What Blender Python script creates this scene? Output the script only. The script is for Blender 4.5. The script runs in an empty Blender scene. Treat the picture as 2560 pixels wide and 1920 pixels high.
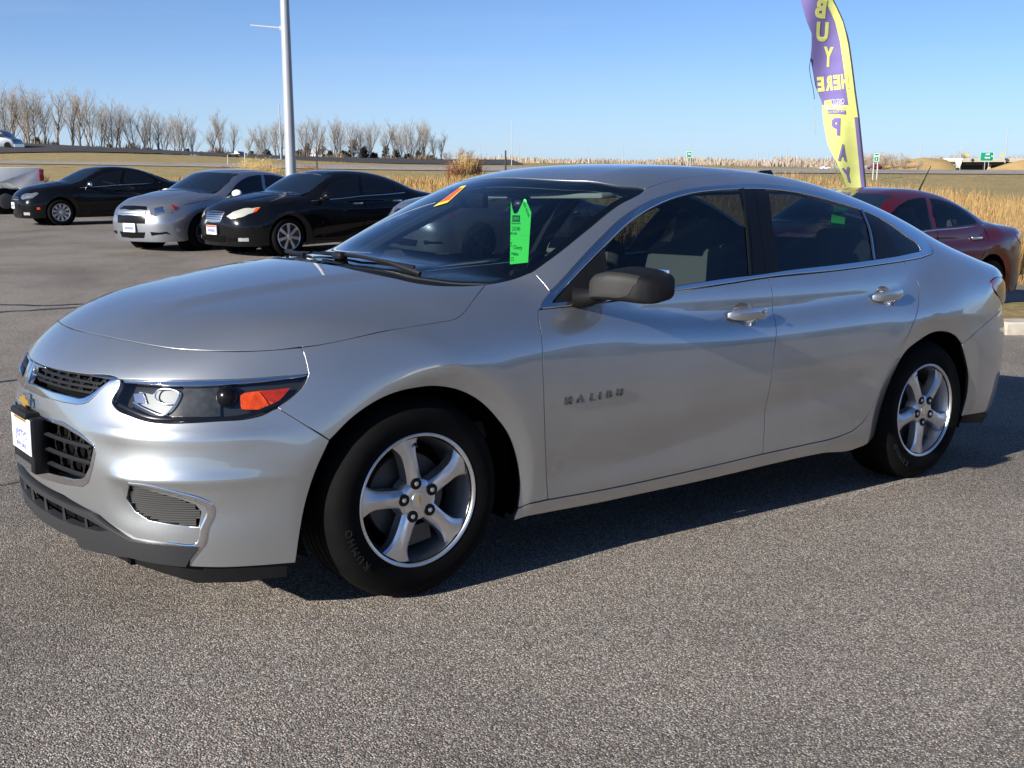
import bpy, bmesh, math, random
import numpy as np
from mathutils import Vector, Matrix
from mathutils.geometry import delaunay_2d_cdt

SC = bpy.context.scene
COL = SC.collection
rad = math.radians

# ------------------------------------------------------------------ frames
# world: z up, origin on the ground under the silver car's front axle, x along the car (rearwards).
# the lot falls away a little there, so the car frame is tilted against the world.
UPC = np.array([-0.02856371, -0.02584075, 0.99925791])
_x = np.array([1., 0, 0]) - UPC[0]*UPC; _x /= np.linalg.norm(_x)
A = np.stack([_x, np.cross(UPC, _x), UPC])          # car -> world
CARM = Matrix([list(A[i])+[0] for i in range(3)]+[[0, 0, 0, 1]])
CAM_CAR = np.array([-1.88686190, -3.87980606, 1.28271938])
CAMW = A @ CAM_CAR
FPX = 2799.0
PITCH = math.atan((960-403)/FPX)
_fc = np.array([math.sin(0.646335)*math.cos(0.158608), math.cos(0.646335)*math.cos(0.158608), -math.sin(0.158608)])
_fw = A @ _fc
YAW = math.atan2(_fw[0], _fw[1])

cam = bpy.data.cameras.new('camera')
cam.sensor_width = 36.0
cam.lens = FPX/2560*36.0
cam.clip_start = 0.05
cam.clip_end = 9000
camo = bpy.data.objects.new('camera', cam); COL.objects.link(camo)
camo.location = Vector(CAMW)
camo.rotation_euler = (math.pi/2-PITCH, 0, -YAW)
SC.camera = camo

# sun: low, ahead of the cars, grazing their near sides
_az, _el = rad(4.5), rad(21.0)
SUNC = np.array([-math.cos(_el)*math.cos(_az), -math.cos(_el)*math.sin(_az), math.sin(_el)])
SUNW = A @ SUNC
SUN_EL = math.asin(SUNW[2])
SUN_AZ = math.atan2(SUNW[0], SUNW[1])               # clockwise from +Y
sun = bpy.data.lights.new('sun', 'SUN'); sun.energy = 5.0; sun.angle = rad(0.53); sun.color = (1.0, 0.945, 0.86)
suno = bpy.data.objects.new('sun', sun); COL.objects.link(suno)
suno.rotation_euler = Vector(SUNW).to_track_quat('Z', 'Y').to_euler()
suno.location = (-20, -10, 30)

W = bpy.data.worlds.new('World'); SC.world = W; W.use_nodes = True
_nt = W.node_tree; _bg = _nt.nodes['Background']
_sky = _nt.nodes.new('ShaderNodeTexSky'); _sky.sky_type = 'NISHITA'; _sky.sun_disc = False
_sky.sun_elevation = SUN_EL; _sky.sun_rotation = SUN_AZ; _sky.altitude = 400; _sky.air_density = 0.6; _sky.dust_density = 0.3; _sky.ozone_density = 6.0
# pale haze low over the horizon, the same all round, and a few thin streaks of cirrus
_tc0 = _nt.nodes.new('ShaderNodeTexCoord'); _sx = _nt.nodes.new('ShaderNodeSeparateXYZ'); _nt.links.new(_tc0.outputs['Generated'], _sx.inputs[0])
_hr = _nt.nodes.new('ShaderNodeValToRGB'); _he = _hr.color_ramp.elements
for _i, (_p, _v) in enumerate([(0.0, .62), (.035, .46), (.09, .18), (.22, .0)]):
    _e = _he[_i] if _i < 2 else _he.new(_p)
    _e.position = _p; _e.color = (_v, _v, _v, 1)
_nt.links.new(_sx.outputs['Z'], _hr.inputs[0])
_mp0 = _nt.nodes.new('ShaderNodeMapping'); _mp0.inputs['Scale'].default_value = (2.2, 2.2, 26); _mp0.inputs['Rotation'].default_value = (0, .05, 0); _nt.links.new(_tc0.outputs['Generated'], _mp0.inputs[0])
_cn = _nt.nodes.new('ShaderNodeTexNoise'); _cn.inputs['Scale'].default_value = 1.6; _cn.inputs['Detail'].default_value = 6; _nt.links.new(_mp0.outputs[0], _cn.inputs['Vector'])
_cr = _nt.nodes.new('ShaderNodeMapRange'); _cr.inputs['From Min'].default_value = .55; _cr.inputs['From Max'].default_value = .85; _cr.inputs['To Max'].default_value = .14; _nt.links.new(_cn.outputs[0], _cr.inputs['Value'])
_ad = _nt.nodes.new('ShaderNodeMath'); _ad.operation = 'ADD'; _ad.use_clamp = True; _nt.links.new(_hr.outputs[0], _ad.inputs[0]); _nt.links.new(_cr.outputs[0], _ad.inputs[1])
_pale = _nt.nodes.new('ShaderNodeCombineXYZ'); _pale.inputs[0].default_value, _pale.inputs[1].default_value, _pale.inputs[2].default_value = 3.9, 4.75, 5.7
_hm = _nt.nodes.new('ShaderNodeMix'); _hm.data_type = 'RGBA'; _nt.links.new(_ad.outputs[0], _hm.inputs[0]); _nt.links.new(_sky.outputs[0], _hm.inputs[6]); _nt.links.new(_pale.outputs[0], _hm.inputs[7])
_nt.links.new(_hm.outputs[2], _bg.inputs[0]); _bg.inputs[1].default_value = 0.08
SC.view_settings.view_transform = 'Standard'; SC.view_settings.look = 'None'
SC.view_settings.exposure = 0.9; SC.view_settings.gamma = 1.0
SC.view_settings.use_curve_mapping = False
SC.render.engine = 'CYCLES'
SC.cycles.caustics_reflective = False; SC.cycles.caustics_refractive = False
SC.cycles.max_bounces = 10; SC.cycles.transparent_max_bounces = 16

def wpt(px, py, depth):
    """world point that a photograph pixel (2560x1920) shows at a horizontal distance along the view"""
    cp, sp = math.cos(PITCH), math.sin(PITCH)
    a, b = (px-1280)/FPX, -(py-960)/FPX
    f = cp+b*sp; u = -sp+b*cp
    k = depth/f
    fx, fy = math.sin(YAW), math.cos(YAW)
    return np.array([CAMW[0]+k*(fx*f+fy*a), CAMW[1]+k*(fy*f-fx*a), CAMW[2]+k*u])
def polar(x, y):
    """world xy -> (lateral, depth) seen from the camera's standpoint"""
    dx, dy = x-CAMW[0], y-CAMW[1]
    return dx*math.cos(YAW)-dy*math.sin(YAW), dx*math.sin(YAW)+dy*math.cos(YAW)
def unpolar(l, d):
    return CAMW[0]+l*math.cos(YAW)+d*math.sin(YAW), CAMW[1]-l*math.sin(YAW)+d*math.cos(YAW)

# ------------------------------------------------------------------ helpers
def tag(o, label=None, cat=None, group=None, kind=None):
    if label: o['label'] = label
    if cat: o['category'] = cat
    if group: o['group'] = group
    if kind: o['kind'] = kind
    return o
def empty(name, label, cat, loc=(0, 0, 0), rotz=0.0, group=None, mat=None):
    o = bpy.data.objects.new(name, None); COL.objects.link(o)
    o.empty_display_size = 0.2
    if mat is not None: o.matrix_world = mat
    else: o.location = loc; o.rotation_euler = (0, 0, rotz)
    return tag(o, label, cat, group)
def link(name, me, m=None, parent=None):
    o = bpy.data.objects.new(name, me); COL.objects.link(o)
    if m is not None and not me.materials:
        for q in (m if isinstance(m, (list, tuple)) else [m]): me.materials.append(q)
    if parent is not None: o.parent = parent
    return o
def mesh(name, V, F, smooth=False, mi=None):
    me = bpy.data.meshes.new(name)
    me.from_pydata([tuple(map(float, v)) for v in V], [], [tuple(map(int, f)) for f in F])
    me.update()
    if smooth: me.polygons.foreach_set('use_smooth', [True]*len(me.polygons))
    if mi is not None: me.polygons.foreach_set('material_index', list(mi))
    return me
def copytree(o, parent=None):
    c = o.copy(); COL.objects.link(c)
    if parent is not None: c.parent = parent
    for ch in o.children: copytree(ch, c)
    return c
class MB:
    """collects simple solids into one mesh"""
    def __init__(s): s.V = []; s.F = []; s.M = []; s.m = 0
    def add(s, V, F):
        n = len(s.V); s.V += [tuple(v) for v in V]
        for f in F: s.F.append(tuple(i+n for i in f)); s.M.append(s.m)
        return s
    def box(s, c, d, M=None):
        V = [Vector(((i & 1)-.5, ((i >> 1) & 1)-.5, ((i >> 2) & 1)-.5)) for i in range(8)]
        V = [Vector((v.x*d[0], v.y*d[1], v.z*d[2])) for v in V]
        if M is not None: V = [M @ v for v in V]
        V = [v+Vector(c) for v in V]
        return s.add(V, [(0, 2, 3, 1), (4, 5, 7, 6), (0, 1, 5, 4), (2, 6, 7, 3), (0, 4, 6, 2), (1, 3, 7, 5)])
    def tube(s, pts, r, n=8, cap=True):
        pts = [Vector(p) for p in pts]
        rs = r if isinstance(r, (list, tuple)) else [r]*len(pts)
        V = []; F = []; up = None
        for i, p in enumerate(pts):
            t = (pts[min(i+1, len(pts)-1)]-pts[max(i-1, 0)]).normalized()
            if up is None: up = Vector((0, 0, 1)) if abs(t.z) < .9 else Vector((1, 0, 0))
            a = t.cross(up).normalized(); b = a.cross(t).normalized(); up = b
            for k in range(n):
                q = 2*math.pi*k/n
                V.append(p+(a*math.cos(q)+b*math.sin(q))*rs[i])
        for i in range(len(pts)-1):
            for k in range(n):
                F.append((i*n+k, i*n+(k+1) % n, (i+1)*n+(k+1) % n, (i+1)*n+k))
        if cap: F.append(tuple(range(n-1, -1, -1))); F.append(tuple((len(pts)-1)*n+k for k in range(n)))
        return s.add(V, F)
    def lathe(s, prof, axis='y', n=48, c=(0, 0, 0)):
        """prof: (radius, along-axis) pairs"""
        V = []; F = []
        for r, h in prof:
            for k in range(n):
                q = 2*math.pi*k/n; a, b = r*math.cos(q), r*math.sin(q)
                V.append({'y': (a+c[0], h+c[1], b+c[2]), 'z': (a+c[0], b+c[1], h+c[2]), 'x': (h+c[0], a+c[1], b+c[2])}[axis])
        for i in range(len(prof)-1):
            for k in range(n):
                F.append((i*n+k, i*n+(k+1) % n, (i+1)*n+(k+1) % n, (i+1)*n+k))
        return s.add(V, F)
    def prism(s, poly, lo, hi, fn):
        """poly of 2d points, extruded lo..hi; fn(u,v,h)->xyz"""
        n = len(poly)
        V = [fn(u, v, lo) for u, v in poly]+[fn(u, v, hi) for u, v in poly]
        F = [tuple(range(n-1, -1, -1)), tuple(range(n, 2*n))]+[(i, (i+1) % n, n+(i+1) % n, n+i) for i in range(n)]
        return s.add(V, F)
    def build(s, name, m=None, parent=None, smooth=False, bevel=0.0):
        me = mesh(name, s.V, s.F, smooth, s.M if isinstance(m, (list, tuple)) else None)
        if bevel > 0:
            bm = bmesh.new(); bm.from_mesh(me)
            bmesh.ops.recalc_face_normals(bm, faces=bm.faces[:])
            es = [e for e in bm.edges if e.is_manifold and e.calc_face_angle(0) > 0.5]
            bmesh.ops.bevel(bm, geom=es, offset=bevel, segments=2, profile=.5, affect='EDGES', clamp_overlap=True)
            bm.to_mesh(me); bm.free()
        if smooth or bevel > 0:
            me.polygons.foreach_set('use_smooth', [True]*len(me.polygons))
            me.set_sharp_from_angle(angle=rad(38))
        return link(name, me, m, parent)
_tc = {}
def text_geo(body, size=1.0, depth=0.0, bold=0.0):
    """flat or raised lettering as (V,F), baseline at y=0, centred in x"""
    key = (body, size, depth, bold)
    if key in _tc: return _tc[key]
    c = bpy.data.curves.new('t', 'FONT'); c.body = body; c.size = size; c.extrude = depth; c.offset = bold; c.align_x = 'CENTER'; c.resolution_u = 3
    o = bpy.data.objects.new('t', c); COL.objects.link(o)
    dg = bpy.context.evaluated_depsgraph_get(); ev = o.evaluated_get(dg); me = ev.to_mesh()
    V = [v.co.copy() for v in me.vertices]; F = [tuple(p.vertices) for p in me.polygons]
    ev.to_mesh_clear(); bpy.data.objects.remove(o); bpy.data.curves.remove(c)
    _tc[key] = (V, F); return V, F

# ------------------------------------------------------------------ materials
class NT:
    def __init__(s, m): s.t = m.node_tree; s.p = s.t.nodes.get('Principled BSDF'); s.out = s.t.nodes.get('Material Output')
    def n(s, typ, **kw):
        x = s.t.nodes.new(typ)
        for k, v in kw.items():
            if k in x.inputs: x.inputs[k].default_value = v
            else: setattr(x, k, v)
        return x
    def l(s, a, b): s.t.links.new(a, b)
    def ramp(s, fac, stops):
        r = s.t.nodes.new('ShaderNodeValToRGB'); e = r.color_ramp.elements
        while len(e) < len(stops): e.new(0.5)
        for el, (pos, c) in zip(e, stops): el.position = pos; el.color = tuple(c)+(1,) if len(c) == 3 else c
        s.l(fac, r.inputs[0]); return r
    def coord(s, scale=(1, 1, 1), kind='Object'):
        tc = s.n('ShaderNodeTexCoord'); mp = s.n('ShaderNodeMapping'); mp.inputs['Scale'].default_value = scale
        s.l(tc.outputs[kind], mp.inputs[0]); return mp.outputs[0]
def mat(name, col=(.5, .5, .5), rough=.5, metal=0., coat=0., coat_rough=.03, spec=.5, noise=0., nscale=20., bump=0., bscale=60., emit=None, ior=1.5, trans=0., sheen=0.):
    m = bpy.data.materials.new(name); m.use_nodes = True; g = NT(m); p = g.p
    p.inputs['Base Color'].default_value = tuple(col)+(1,); p.inputs['Roughness'].default_value = rough; p.inputs['Metallic'].default_value = metal
    p.inputs['Coat Weight'].default_value = coat; p.inputs['Coat Roughness'].default_value = coat_rough; p.inputs['Specular IOR Level'].default_value = spec
    p.inputs['IOR'].default_value = ior; p.inputs['Transmission Weight'].default_value = trans
    if noise > 0:
        n = g.n('ShaderNodeTexNoise', Scale=nscale, Detail=4.0); g.l(g.coord(), n.inputs['Vector'])
        r = g.ramp(n.outputs[0], [(.3, [c*(1-noise) for c in col]), (.7, [min(1, c*(1+noise)) for c in col])])
        g.l(r.outputs[0], p.inputs['Base Color'])
    if bump > 0:
        n = g.n('ShaderNodeTexNoise', Scale=bscale, Detail=3.0); g.l(g.coord(), n.inputs['Vector'])
        b = g.n('ShaderNodeBump', Strength=bump, Distance=.01); g.l(n.outputs[0], b.inputs['Height']); g.l(b.outputs[0], p.inputs['Normal'])
    if emit: p.inputs['Emission Color'].default_value = tuple(emit)+(1,); p.inputs['Emission Strength'].default_value = 1
    return m
def glass(name, tint=(.3, .35, .35), rough=0.0, ior=1.5, gain=1.0):
    """thin pane: fresnel reflection over a tinted see-through"""
    m = bpy.data.materials.new(name); m.use_nodes = True; g = NT(m); g.t.nodes.remove(g.p)
    fr = g.n('ShaderNodeFresnel'); gm = g.n('ShaderNodeNewGeometry'); mr = g.n('ShaderNodeMapRange'); mr.inputs['To Min'].default_value = ior; mr.inputs['To Max'].default_value = 1/ior; g.l(gm.outputs['Backfacing'], mr.inputs['Value']); g.l(mr.outputs[0], fr.inputs['IOR']); mul = g.n('ShaderNodeMath', operation='MULTIPLY'); mul.inputs[1].default_value = gain; mul.use_clamp = True
    tr = g.n('ShaderNodeBsdfTransparent'); tr.inputs[0].default_value = tuple(tint)+(1,)
    gl = g.n('ShaderNodeBsdfGlossy'); gl.inputs['Roughness'].default_value = rough; gl.inputs[0].default_value = (1, 1, 1, 1)
    mx = g.n('ShaderNodeMixShader'); g.l(fr.outputs[0], mul.inputs[0]); g.l(mul.outputs[0], mx.inputs[0]); g.l(tr.outputs[0], mx.inputs[1]); g.l(gl.outputs[0], mx.inputs[2]); g.l(mx.outputs[0], g.out.inputs[0])
    return m
def paint(name, col, metal=.0, rough=.35, flake=0.0, coat=1.0, dirt=.06, coat_ior=1.5, spec=.5):
    m = mat(name, col, rough, metal, coat, .03, spec=spec)
    g = NT(m); p = g.p; p.inputs['Coat IOR'].default_value = coat_ior
    n = g.n('ShaderNodeTexNoise', Scale=3.0, Detail=6.0); g.l(g.coord(), n.inputs['Vector'])
    r = g.ramp(n.outputs[0], [(.35, [c*(1-dirt) for c in col]), (.7, [min(1, c*(1+dirt*.6)) for c in col])]); g.l(r.outputs[0], p.inputs['Base Color'])
    if flake > 0:
        v = g.n('ShaderNodeTexNoise', Scale=900.0, Detail=2.0); g.l(g.coord(), v.inputs['Vector'])
        b = g.n('ShaderNodeBump', Strength=flake, Distance=.001); g.l(v.outputs[0], b.inputs['Height']); g.l(b.outputs[0], p.inputs['Normal'])
        # clear coat stays smooth
    return m
M = {}
M['silver'] = paint('silver_metallic_paint', (.44, .462, .475), metal=.85, rough=.34, coat_ior=2.1)
M['chrome'] = mat('chrome', (.78, .79, .81), .09, 1.0)
M['chrome_satin'] = mat('satin_chrome', (.62, .63, .65), .25, 1.0)
M['alloy'] = mat('alloy_silver', (.66, .66, .67), .30, .9, coat=.5)
M['black_plastic'] = mat('black_plastic', (.007, .007, .008), .5, spec=.25, noise=.2, bump=.06, bscale=300)
M['sunlit_plastic'] = mat('sunlit_black_plastic', (.024, .024, .0235), .55, spec=.2, bump=.1, bscale=500)  # mirror's black plastic, greyed to carry the sun on its front
M['gloss_black'] = mat('gloss_black', (.005, .005, .006), .22, spec=.25)
M['dark'] = mat('dark_cavity', (.004, .004, .004), .9, spec=.05)
M['rubber'] = mat('tyre_rubber', (.0028, .0028, .003), .8, spec=.12, noise=.35, nscale=14, bump=.05, bscale=120)
M['rubber_mark'] = mat('tyre_lettering', (.012, .012, .0125), .6)
M['glass_side'] = glass('side_glass', (.26, .31, .33), ior=1.5)
M['glass_front'] = glass('windscreen_glass', (.52, .60, .60), ior=1.7, gain=1.3)
M['glass_dark'] = glass('tinted_glass', (.04, .05, .055), ior=1.55)
M['lens'] = glass('lamp_lens', (.9, .9, .9), ior=1.45, rough=.015)
M['lamp_black'] = mat('lamp_bezel', (.02, .022, .025), .2, coat=.4)
M['lamp_grey'] = mat('lamp_grey', (.030, .034, .037), .25, noise=.5, nscale=30)
M['reflector'] = mat('reflector', (.85, .86, .88), .12, 1.0)
M['amber'] = mat('amber_lens', (.66, .062, .003), .3, noise=.35, nscale=45)
M['redlens'] = mat('red_lens', (.20, .008, .014), .15, coat=.8)
M['rib'] = mat('fog_rib_plastic', (.12, .12, .118), .5)
M['bowl'] = mat('lamp_bowl', (.16, .17, .18), .45, .25)
M['chrome_dark'] = mat('dark_chrome', (.30, .30, .31), .10, 1.0)
M['amber_dark'] = mat('amber_lens_upper', (.38, .025, .006), .25, noise=.3, nscale=60)
M['splitter'] = mat('splitter_plastic', (.020, .021, .023), .5, spec=.4, bump=.06, bscale=400)
M['gold'] = mat('gold_emblem', (.65, .42, .10), .3, .7)
M['seat'] = mat('seat_fabric', (.17, .168, .155), .85, bump=.1, bscale=200)
M['seat_dark'] = mat('seat_dark_fabric', (.05, .05, .055), .85)
M['trim_dark'] = mat('dashboard_plastic', (.035, .036, .04), .6, bump=.05, bscale=300)
M['headliner'] = mat('headliner', (.33, .34, .32), .9)
M['green_tag'] = mat('fluorescent_green_card', (.08, .92, .12), .6)
M['ink'] = mat('dark_ink', (.01, .17, .03), .7)
M['white_plate'] = mat('white_plate', (.72, .72, .75), .4)
M['plate_ink'] = mat('plate_print', (.16, .19, .36), .5)
M['yellow_sticker'] = mat('yellow_sticker', (.85, .62, .06), .5)
M['red_print'] = mat('red_print', (.75, .10, .04), .5)
M['disc'] = mat('brake_iron', (.10, .095, .09), .5, .6)

_ON = 'first second third fourth fifth sixth seventh eighth ninth tenth eleventh twelfth thirteenth fourteenth fifteenth sixteenth seventeenth eighteenth nineteenth'.split()
def nth(i):
    """ordinal word, from 0"""
    if i < 19: return _ON[i]
    t, u = divmod(i+1, 10); tens = {2: 'twent', 3: 'thirt', 4: 'fort'}[t]
    return tens+'ieth' if u == 0 else tens+'y-'+_ON[u-1]
def tab(xs,ys,lo=-2.,hi=6.,n=4000,s=.0):
    """C1 monotone-ish cubic (Catmull-Rom / PCHIP) table, lightly smoothed"""
    xs=np.array(xs,float);ys=np.array(ys,float)
    h=np.diff(xs);d=np.diff(ys)/h
    m=np.zeros_like(xs);m[0]=d[0];m[-1]=d[-1]
    for i in range(1,len(xs)-1):
        m[i]=(d[i-1]*h[i]+d[i]*h[i-1])/(h[i-1]+h[i])
    g=np.linspace(lo,hi,n);i=np.clip(np.searchsorted(xs,g)-1,0,len(xs)-2)
    t=(g-xs[i])/h[i]
    tc=np.clip(t,0,1)
    v=(2*tc**3-3*tc**2+1)*ys[i]+(tc**3-2*tc**2+tc)*h[i]*m[i]+(-2*tc**3+3*tc**2)*ys[i+1]+(tc**3-tc**2)*h[i]*m[i+1]
    v+=np.where(t<0,m[0]*(g-xs[0]),0)+np.where(t>1,m[-1]*(g-xs[-1]),0)
    if s>0:
        k=int(3*s/(g[1]-g[0]));w=np.exp(-.5*(np.arange(-k,k+1)*(g[1]-g[0])/s)**2);w/=w.sum()
        v=np.convolve(np.pad(v,k,mode='reflect',reflect_type='odd'),w,'valid')
    return lambda x:np.interp(x,g,v)
def smax(a,b,k):
    h=np.maximum(k-np.abs(a-b),0)/k
    return np.maximum(a,b)+h*h*k*.25
def smin(a,b,k): return -smax(-a,-b,k)
def sstep(a,b,x):
    t=np.clip((x-a)/(b-a),0,1);return t*t*(3-2*t)

class Malibu:
    brow=True
    def __init__(s):
        s.plan=tab([-1.2,-.9,-.6,-.3,0,.5,1.4,2.4,2.85,3.2,3.5,3.7,4.1],[.78,.835,.885,.912,.921,.924,.926,.926,.924,.908,.88,.855,.79],s=.06)
        # side section: inset from the widest line as a function of z, for the door area
        s.secd=tab([.08,.17,.22,.27,.33,.42,.52,.62,.72,.82,.90,.97,1.06,1.2],[.14,.075,.045,.030,.026,.014,.004,0,.004,.013,.026,.05,.09,.18],lo=-.2,hi=1.8,s=.012)
        s.secf=tab([.08,.17,.25,.33,.42,.52,.62,.70,.78,.86,.93,1.0,1.2],[.06,.045,.035,.03,.022,.01,.001,0,.004,.016,.036,.07,.22],lo=-.2,hi=1.8,s=.015)
        s.secr=tab([.08,.17,.25,.33,.42,.52,.62,.72,.82,.90,.94,1.0,1.06,1.2],[.12,.08,.05,.03,.02,.008,0,.002,.012,.024,.034,.07,.12,.28],lo=-.2,hi=1.8,s=.012)
        # top of the lower body: centre line heights
        s.top=tab([-1.2,-1.0,-.9,-.8,-.6,-.3,0,.3,.6,1.0,2.6,3.2,3.5,3.7,3.85,4.1],[.64,.73,.81,.878,.950,1.013,1.060,1.088,1.09,1.05,1.05,1.05,1.035,1.012,.985,.93],s=.04)
        s.nose=tab([.0,.12,.2,.3,.4,.5,.6,.7,.76,.82,.90,1.1],[-.89,-.915,-.935,-.950,-.958,-.966,-.966,-.953,-.936,-.893,-.803,-.45],lo=-.2,hi=1.8,s=.015)
        s.tail=tab([.0,.15,.25,.4,.55,.68,.76,.85,.95,1.02,1.2],[3.74,3.81,3.87,3.92,3.935,3.93,3.895,3.875,3.875,3.86,3.6],lo=-.2,hi=1.8,s=.015)
        # cabin
        s.roof=tab([-.1,.15,.40,.65,.90,1.1,1.35,1.6,1.9,2.2,2.5,2.8,3.1,3.4,3.65,4.0],[.90,1.035,1.165,1.285,1.388,1.434,1.460,1.468,1.465,1.449,1.412,1.349,1.258,1.14,1.03,.86],s=.05)
        s.cabw=tab([-.2,.3,.6,1.0,1.6,2.2,2.6,2.9,3.2,3.5,3.8],[.80,.835,.852,.866,.872,.866,.853,.835,.805,.765,.71],s=.08)
        s.tumb=tab([.8,.95,1.05,1.15,1.25,1.35,1.42,1.6],[0.0,0.004,.050,.108,.172,.244,.30,.46],lo=-.2,hi=1.8,s=.02)
    def arch(s,x,z,cx,cz=.335):
        return np.hypot(x-cx,(z-cz))
    def side(s,x,z):
        wf=1-sstep(.15,.85,x); wr=sstep(2.0,2.9,x); wd=1-wf-wr
        ins=wf*s.secf(z)+wr*s.secr(z)+wd*s.secd(z)
        # rising lower scallop on the doors
        zl=.36+.16*sstep(.5,2.5,x)
        e=(z-zl)
        ins+= .012*np.exp(-(e/.07)**2)*sstep(.45,1.0,x)*(1-sstep(2.2,2.55,x))
        w=s.plan(x)-ins
        # wheel-arch flanges
        for cx in(0.0,2.829):
            r=s.arch(x,z,cx+.01)
            q=.452-r
            w=w-.36*(np.sqrt(np.maximum(q,0)**2+.00012)-.011)*(q>0)*sstep(.12,.26,z)+.002*np.exp(-((r-.48)/.05)**2)*sstep(.25,.4,z)
        return w
    def lower(s,x,y,z):
        a=np.abs(y)
        fs=a-s.side(x,z)
        crown=.055*(a/.72)**2+.03*(a/.75)**6
        hoodw=1-sstep(.5,.9,x)
        # raised hood centre between character lines
        al=.30+.24*sstep(-.85,.4,x)
        crown=crown-hoodw*.010*(1-sstep(al-.05,al+.06,a))*sstep(-.9,-.5,x)
        rearw=sstep(2.8,3.4,x)
        crown=crown*(1-rearw*.35)
        ft=(z-(s.top(x)-crown))
        zz=sstep(.5,.85,z)
        fn=(s.nose(z)+(.27+.25*zz)*a**2+1.05*a**8-x)*.93
        fr=(x-(s.tail(z)-.25*a**2-.80*a**8))*.95
        f=smax(fs,ft,.14-.05*sstep(.3,.9,x)+.03*rearw)
        f=smax(f,fn,.10)
        f=smax(f,fr,.09)
        if s.brow:
            wy=sstep(.40,.58,a)*(1-sstep(-.62,-.36,x)); wf=sstep(.50,.60,a)
            f=f-wy*(.009*np.exp(-((z-.602)/.026)**2)-.007*np.exp(-((z-.535)/.04)**2)+wf*(.011*np.exp(-((z-.470)/.020)**2)-.010*np.exp(-((z-.375)/.055)**2)))
        return f
    def cabin(s,x,y,z):
        a=np.abs(y)
        w=s.cabw(x)-s.tumb(z)
        fs=(a-w)*.9
        front=np.clip((1.7-x)/.8,-1,1)
        front=np.where(front<0,front*.6,front)
        sh=.42*a**2*front
        ft=(z-(s.roof(x-sh)-(.032+.018*(1-sstep(.8,1.4,x)))*(a/.58)**2))*.92
        return np.maximum(smax(fs,ft,.13),.86-z)
    def f(s,x,y,z):
        lo=s.lower(x,y,z);ca=s.cabin(x,y,z)
        k=.02+.13*sstep(2.5,3.1,x)+.012*(1-sstep(.3,.7,x))
        h=np.maximum(k-np.abs(lo-ca),0)/k
        return np.minimum(lo,ca)-h*h*k*.25
# ------------------------------------------------------------------ panels cut from a body surface
R2 = math.sqrt(.5)
def grad(f, P, e=.0025):
    x, y, z = P[:, 0], P[:, 1], P[:, 2]
    g = np.stack([f(x+e, y, z)-f(x-e, y, z), f(x, y+e, z)-f(x, y-e, z), f(x, y, z+e)-f(x, y, z-e)], 1)
    return g/np.maximum(np.linalg.norm(g, axis=1, keepdims=True), 1e-9)
def trace(f, o, d, off=0., it=60, maxt=4.):
    t = np.zeros(len(o))
    for i in range(it):
        P = o+d*t[:, None]; v = f(P[:, 0], P[:, 1], P[:, 2])-off
        t = np.clip(t+v*(.85 if i < 45 else .5), 0, maxt)
        if np.max(np.abs(v)) < 2e-5: break
    return o+d*t[:, None]
class Proj:
    def __init__(s, kind, cx=0.): s.k = kind; s.cx = cx
    def to2(s, P):
        P = np.asarray(P, float); x, y, z = P[:, 0], P[:, 1], P[:, 2]
        k = s.k
        if k == 'y': return np.stack([x, z], 1)
        if k == 'z': return np.stack([x, y], 1)
        if k == 'd': return np.stack([x, (z+y)*R2], 1)
        if k == 'c': return np.stack([np.arctan2(-y, -(x-s.cx))*.85, z], 1)
        if k == 'r': return np.stack([np.arctan2(-y, (x-s.cx))*.85, z], 1)
    def rays(s, Q):
        u, v = Q[:, 0], Q[:, 1]; n = len(u); k = s.k; O = np.zeros(n)
        if k == 'y': return np.stack([u, O-1.25, v], 1), np.tile([0, 1., 0], (n, 1))
        if k == 'z': return np.stack([u, v, O+1.8], 1), np.tile([0, 0, -1.], (n, 1))
        if k == 'd': return np.stack([u, v*R2-1.6*R2, v*R2+1.6*R2], 1), np.tile([0, R2, -R2], (n, 1))
        th = u/.85; sg = -1 if k == 'c' else 1
        d = np.stack([sg*np.cos(th), -np.sin(th), O], 1)
        return np.stack([s.cx+d[:, 0]*2.0, d[:, 1]*2.0, v], 1), -d
def inpoly(Q, poly):
    x, y = Q[:, 0], Q[:, 1]; c = np.zeros(len(Q), bool); n = len(poly)
    for i in range(n):
        x1, y1 = poly[i]; x2, y2 = poly[(i+1) % n]
        if y1 == y2: continue
        c ^= ((y1 > y) != (y2 > y)) & (x < (x2-x1)*(y-y1)/(y2-y1)+x1)
    return c
def segdist(Q, poly):
    d = np.full(len(Q), 1e9); n = len(poly)
    for i in range(n):
        a = poly[i]; b = poly[(i+1) % n]; ab = b-a; L = ab@ab
        if L < 1e-12: continue
        t = np.clip(((Q-a)@ab)/L, 0, 1); d = np.minimum(d, np.linalg.norm(Q-a-t[:, None]*ab, axis=1))
    return d
def spl(P, step=.02, closed=False):
    """smooth resample of an open line (any dimension)"""
    P = np.asarray(P, float)
    if len(P) == 2:
        n = max(1, int(np.linalg.norm(P[1]-P[0])/step)); return P[0]+(P[1]-P[0])*np.linspace(0, 1, n+1)[:, None]
    L = np.linalg.norm(np.diff(P, axis=0), axis=1); s = np.r_[0, np.cumsum(L)]
    m = np.zeros_like(P); h = L[:, None]; d = np.diff(P, axis=0)/h
    m[0] = d[0]; m[-1] = d[-1]; m[1:-1] = (d[:-1]*h[1:]+d[1:]*h[:-1])/(h[:-1]+h[1:])
    n = max(2, int(s[-1]/step)); g = np.linspace(0, s[-1], n+1)
    i = np.clip(np.searchsorted(s, g)-1, 0, len(L)-1); t = ((g-s[i])/L[i])[:, None]; hh = L[i][:, None]
    return (2*t**3-3*t**2+1)*P[i]+(t**3-2*t**2+t)*hh*m[i]+(-2*t**3+3*t**2)*P[i+1]+(t**3-t**2)*hh*m[i+1]
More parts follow.
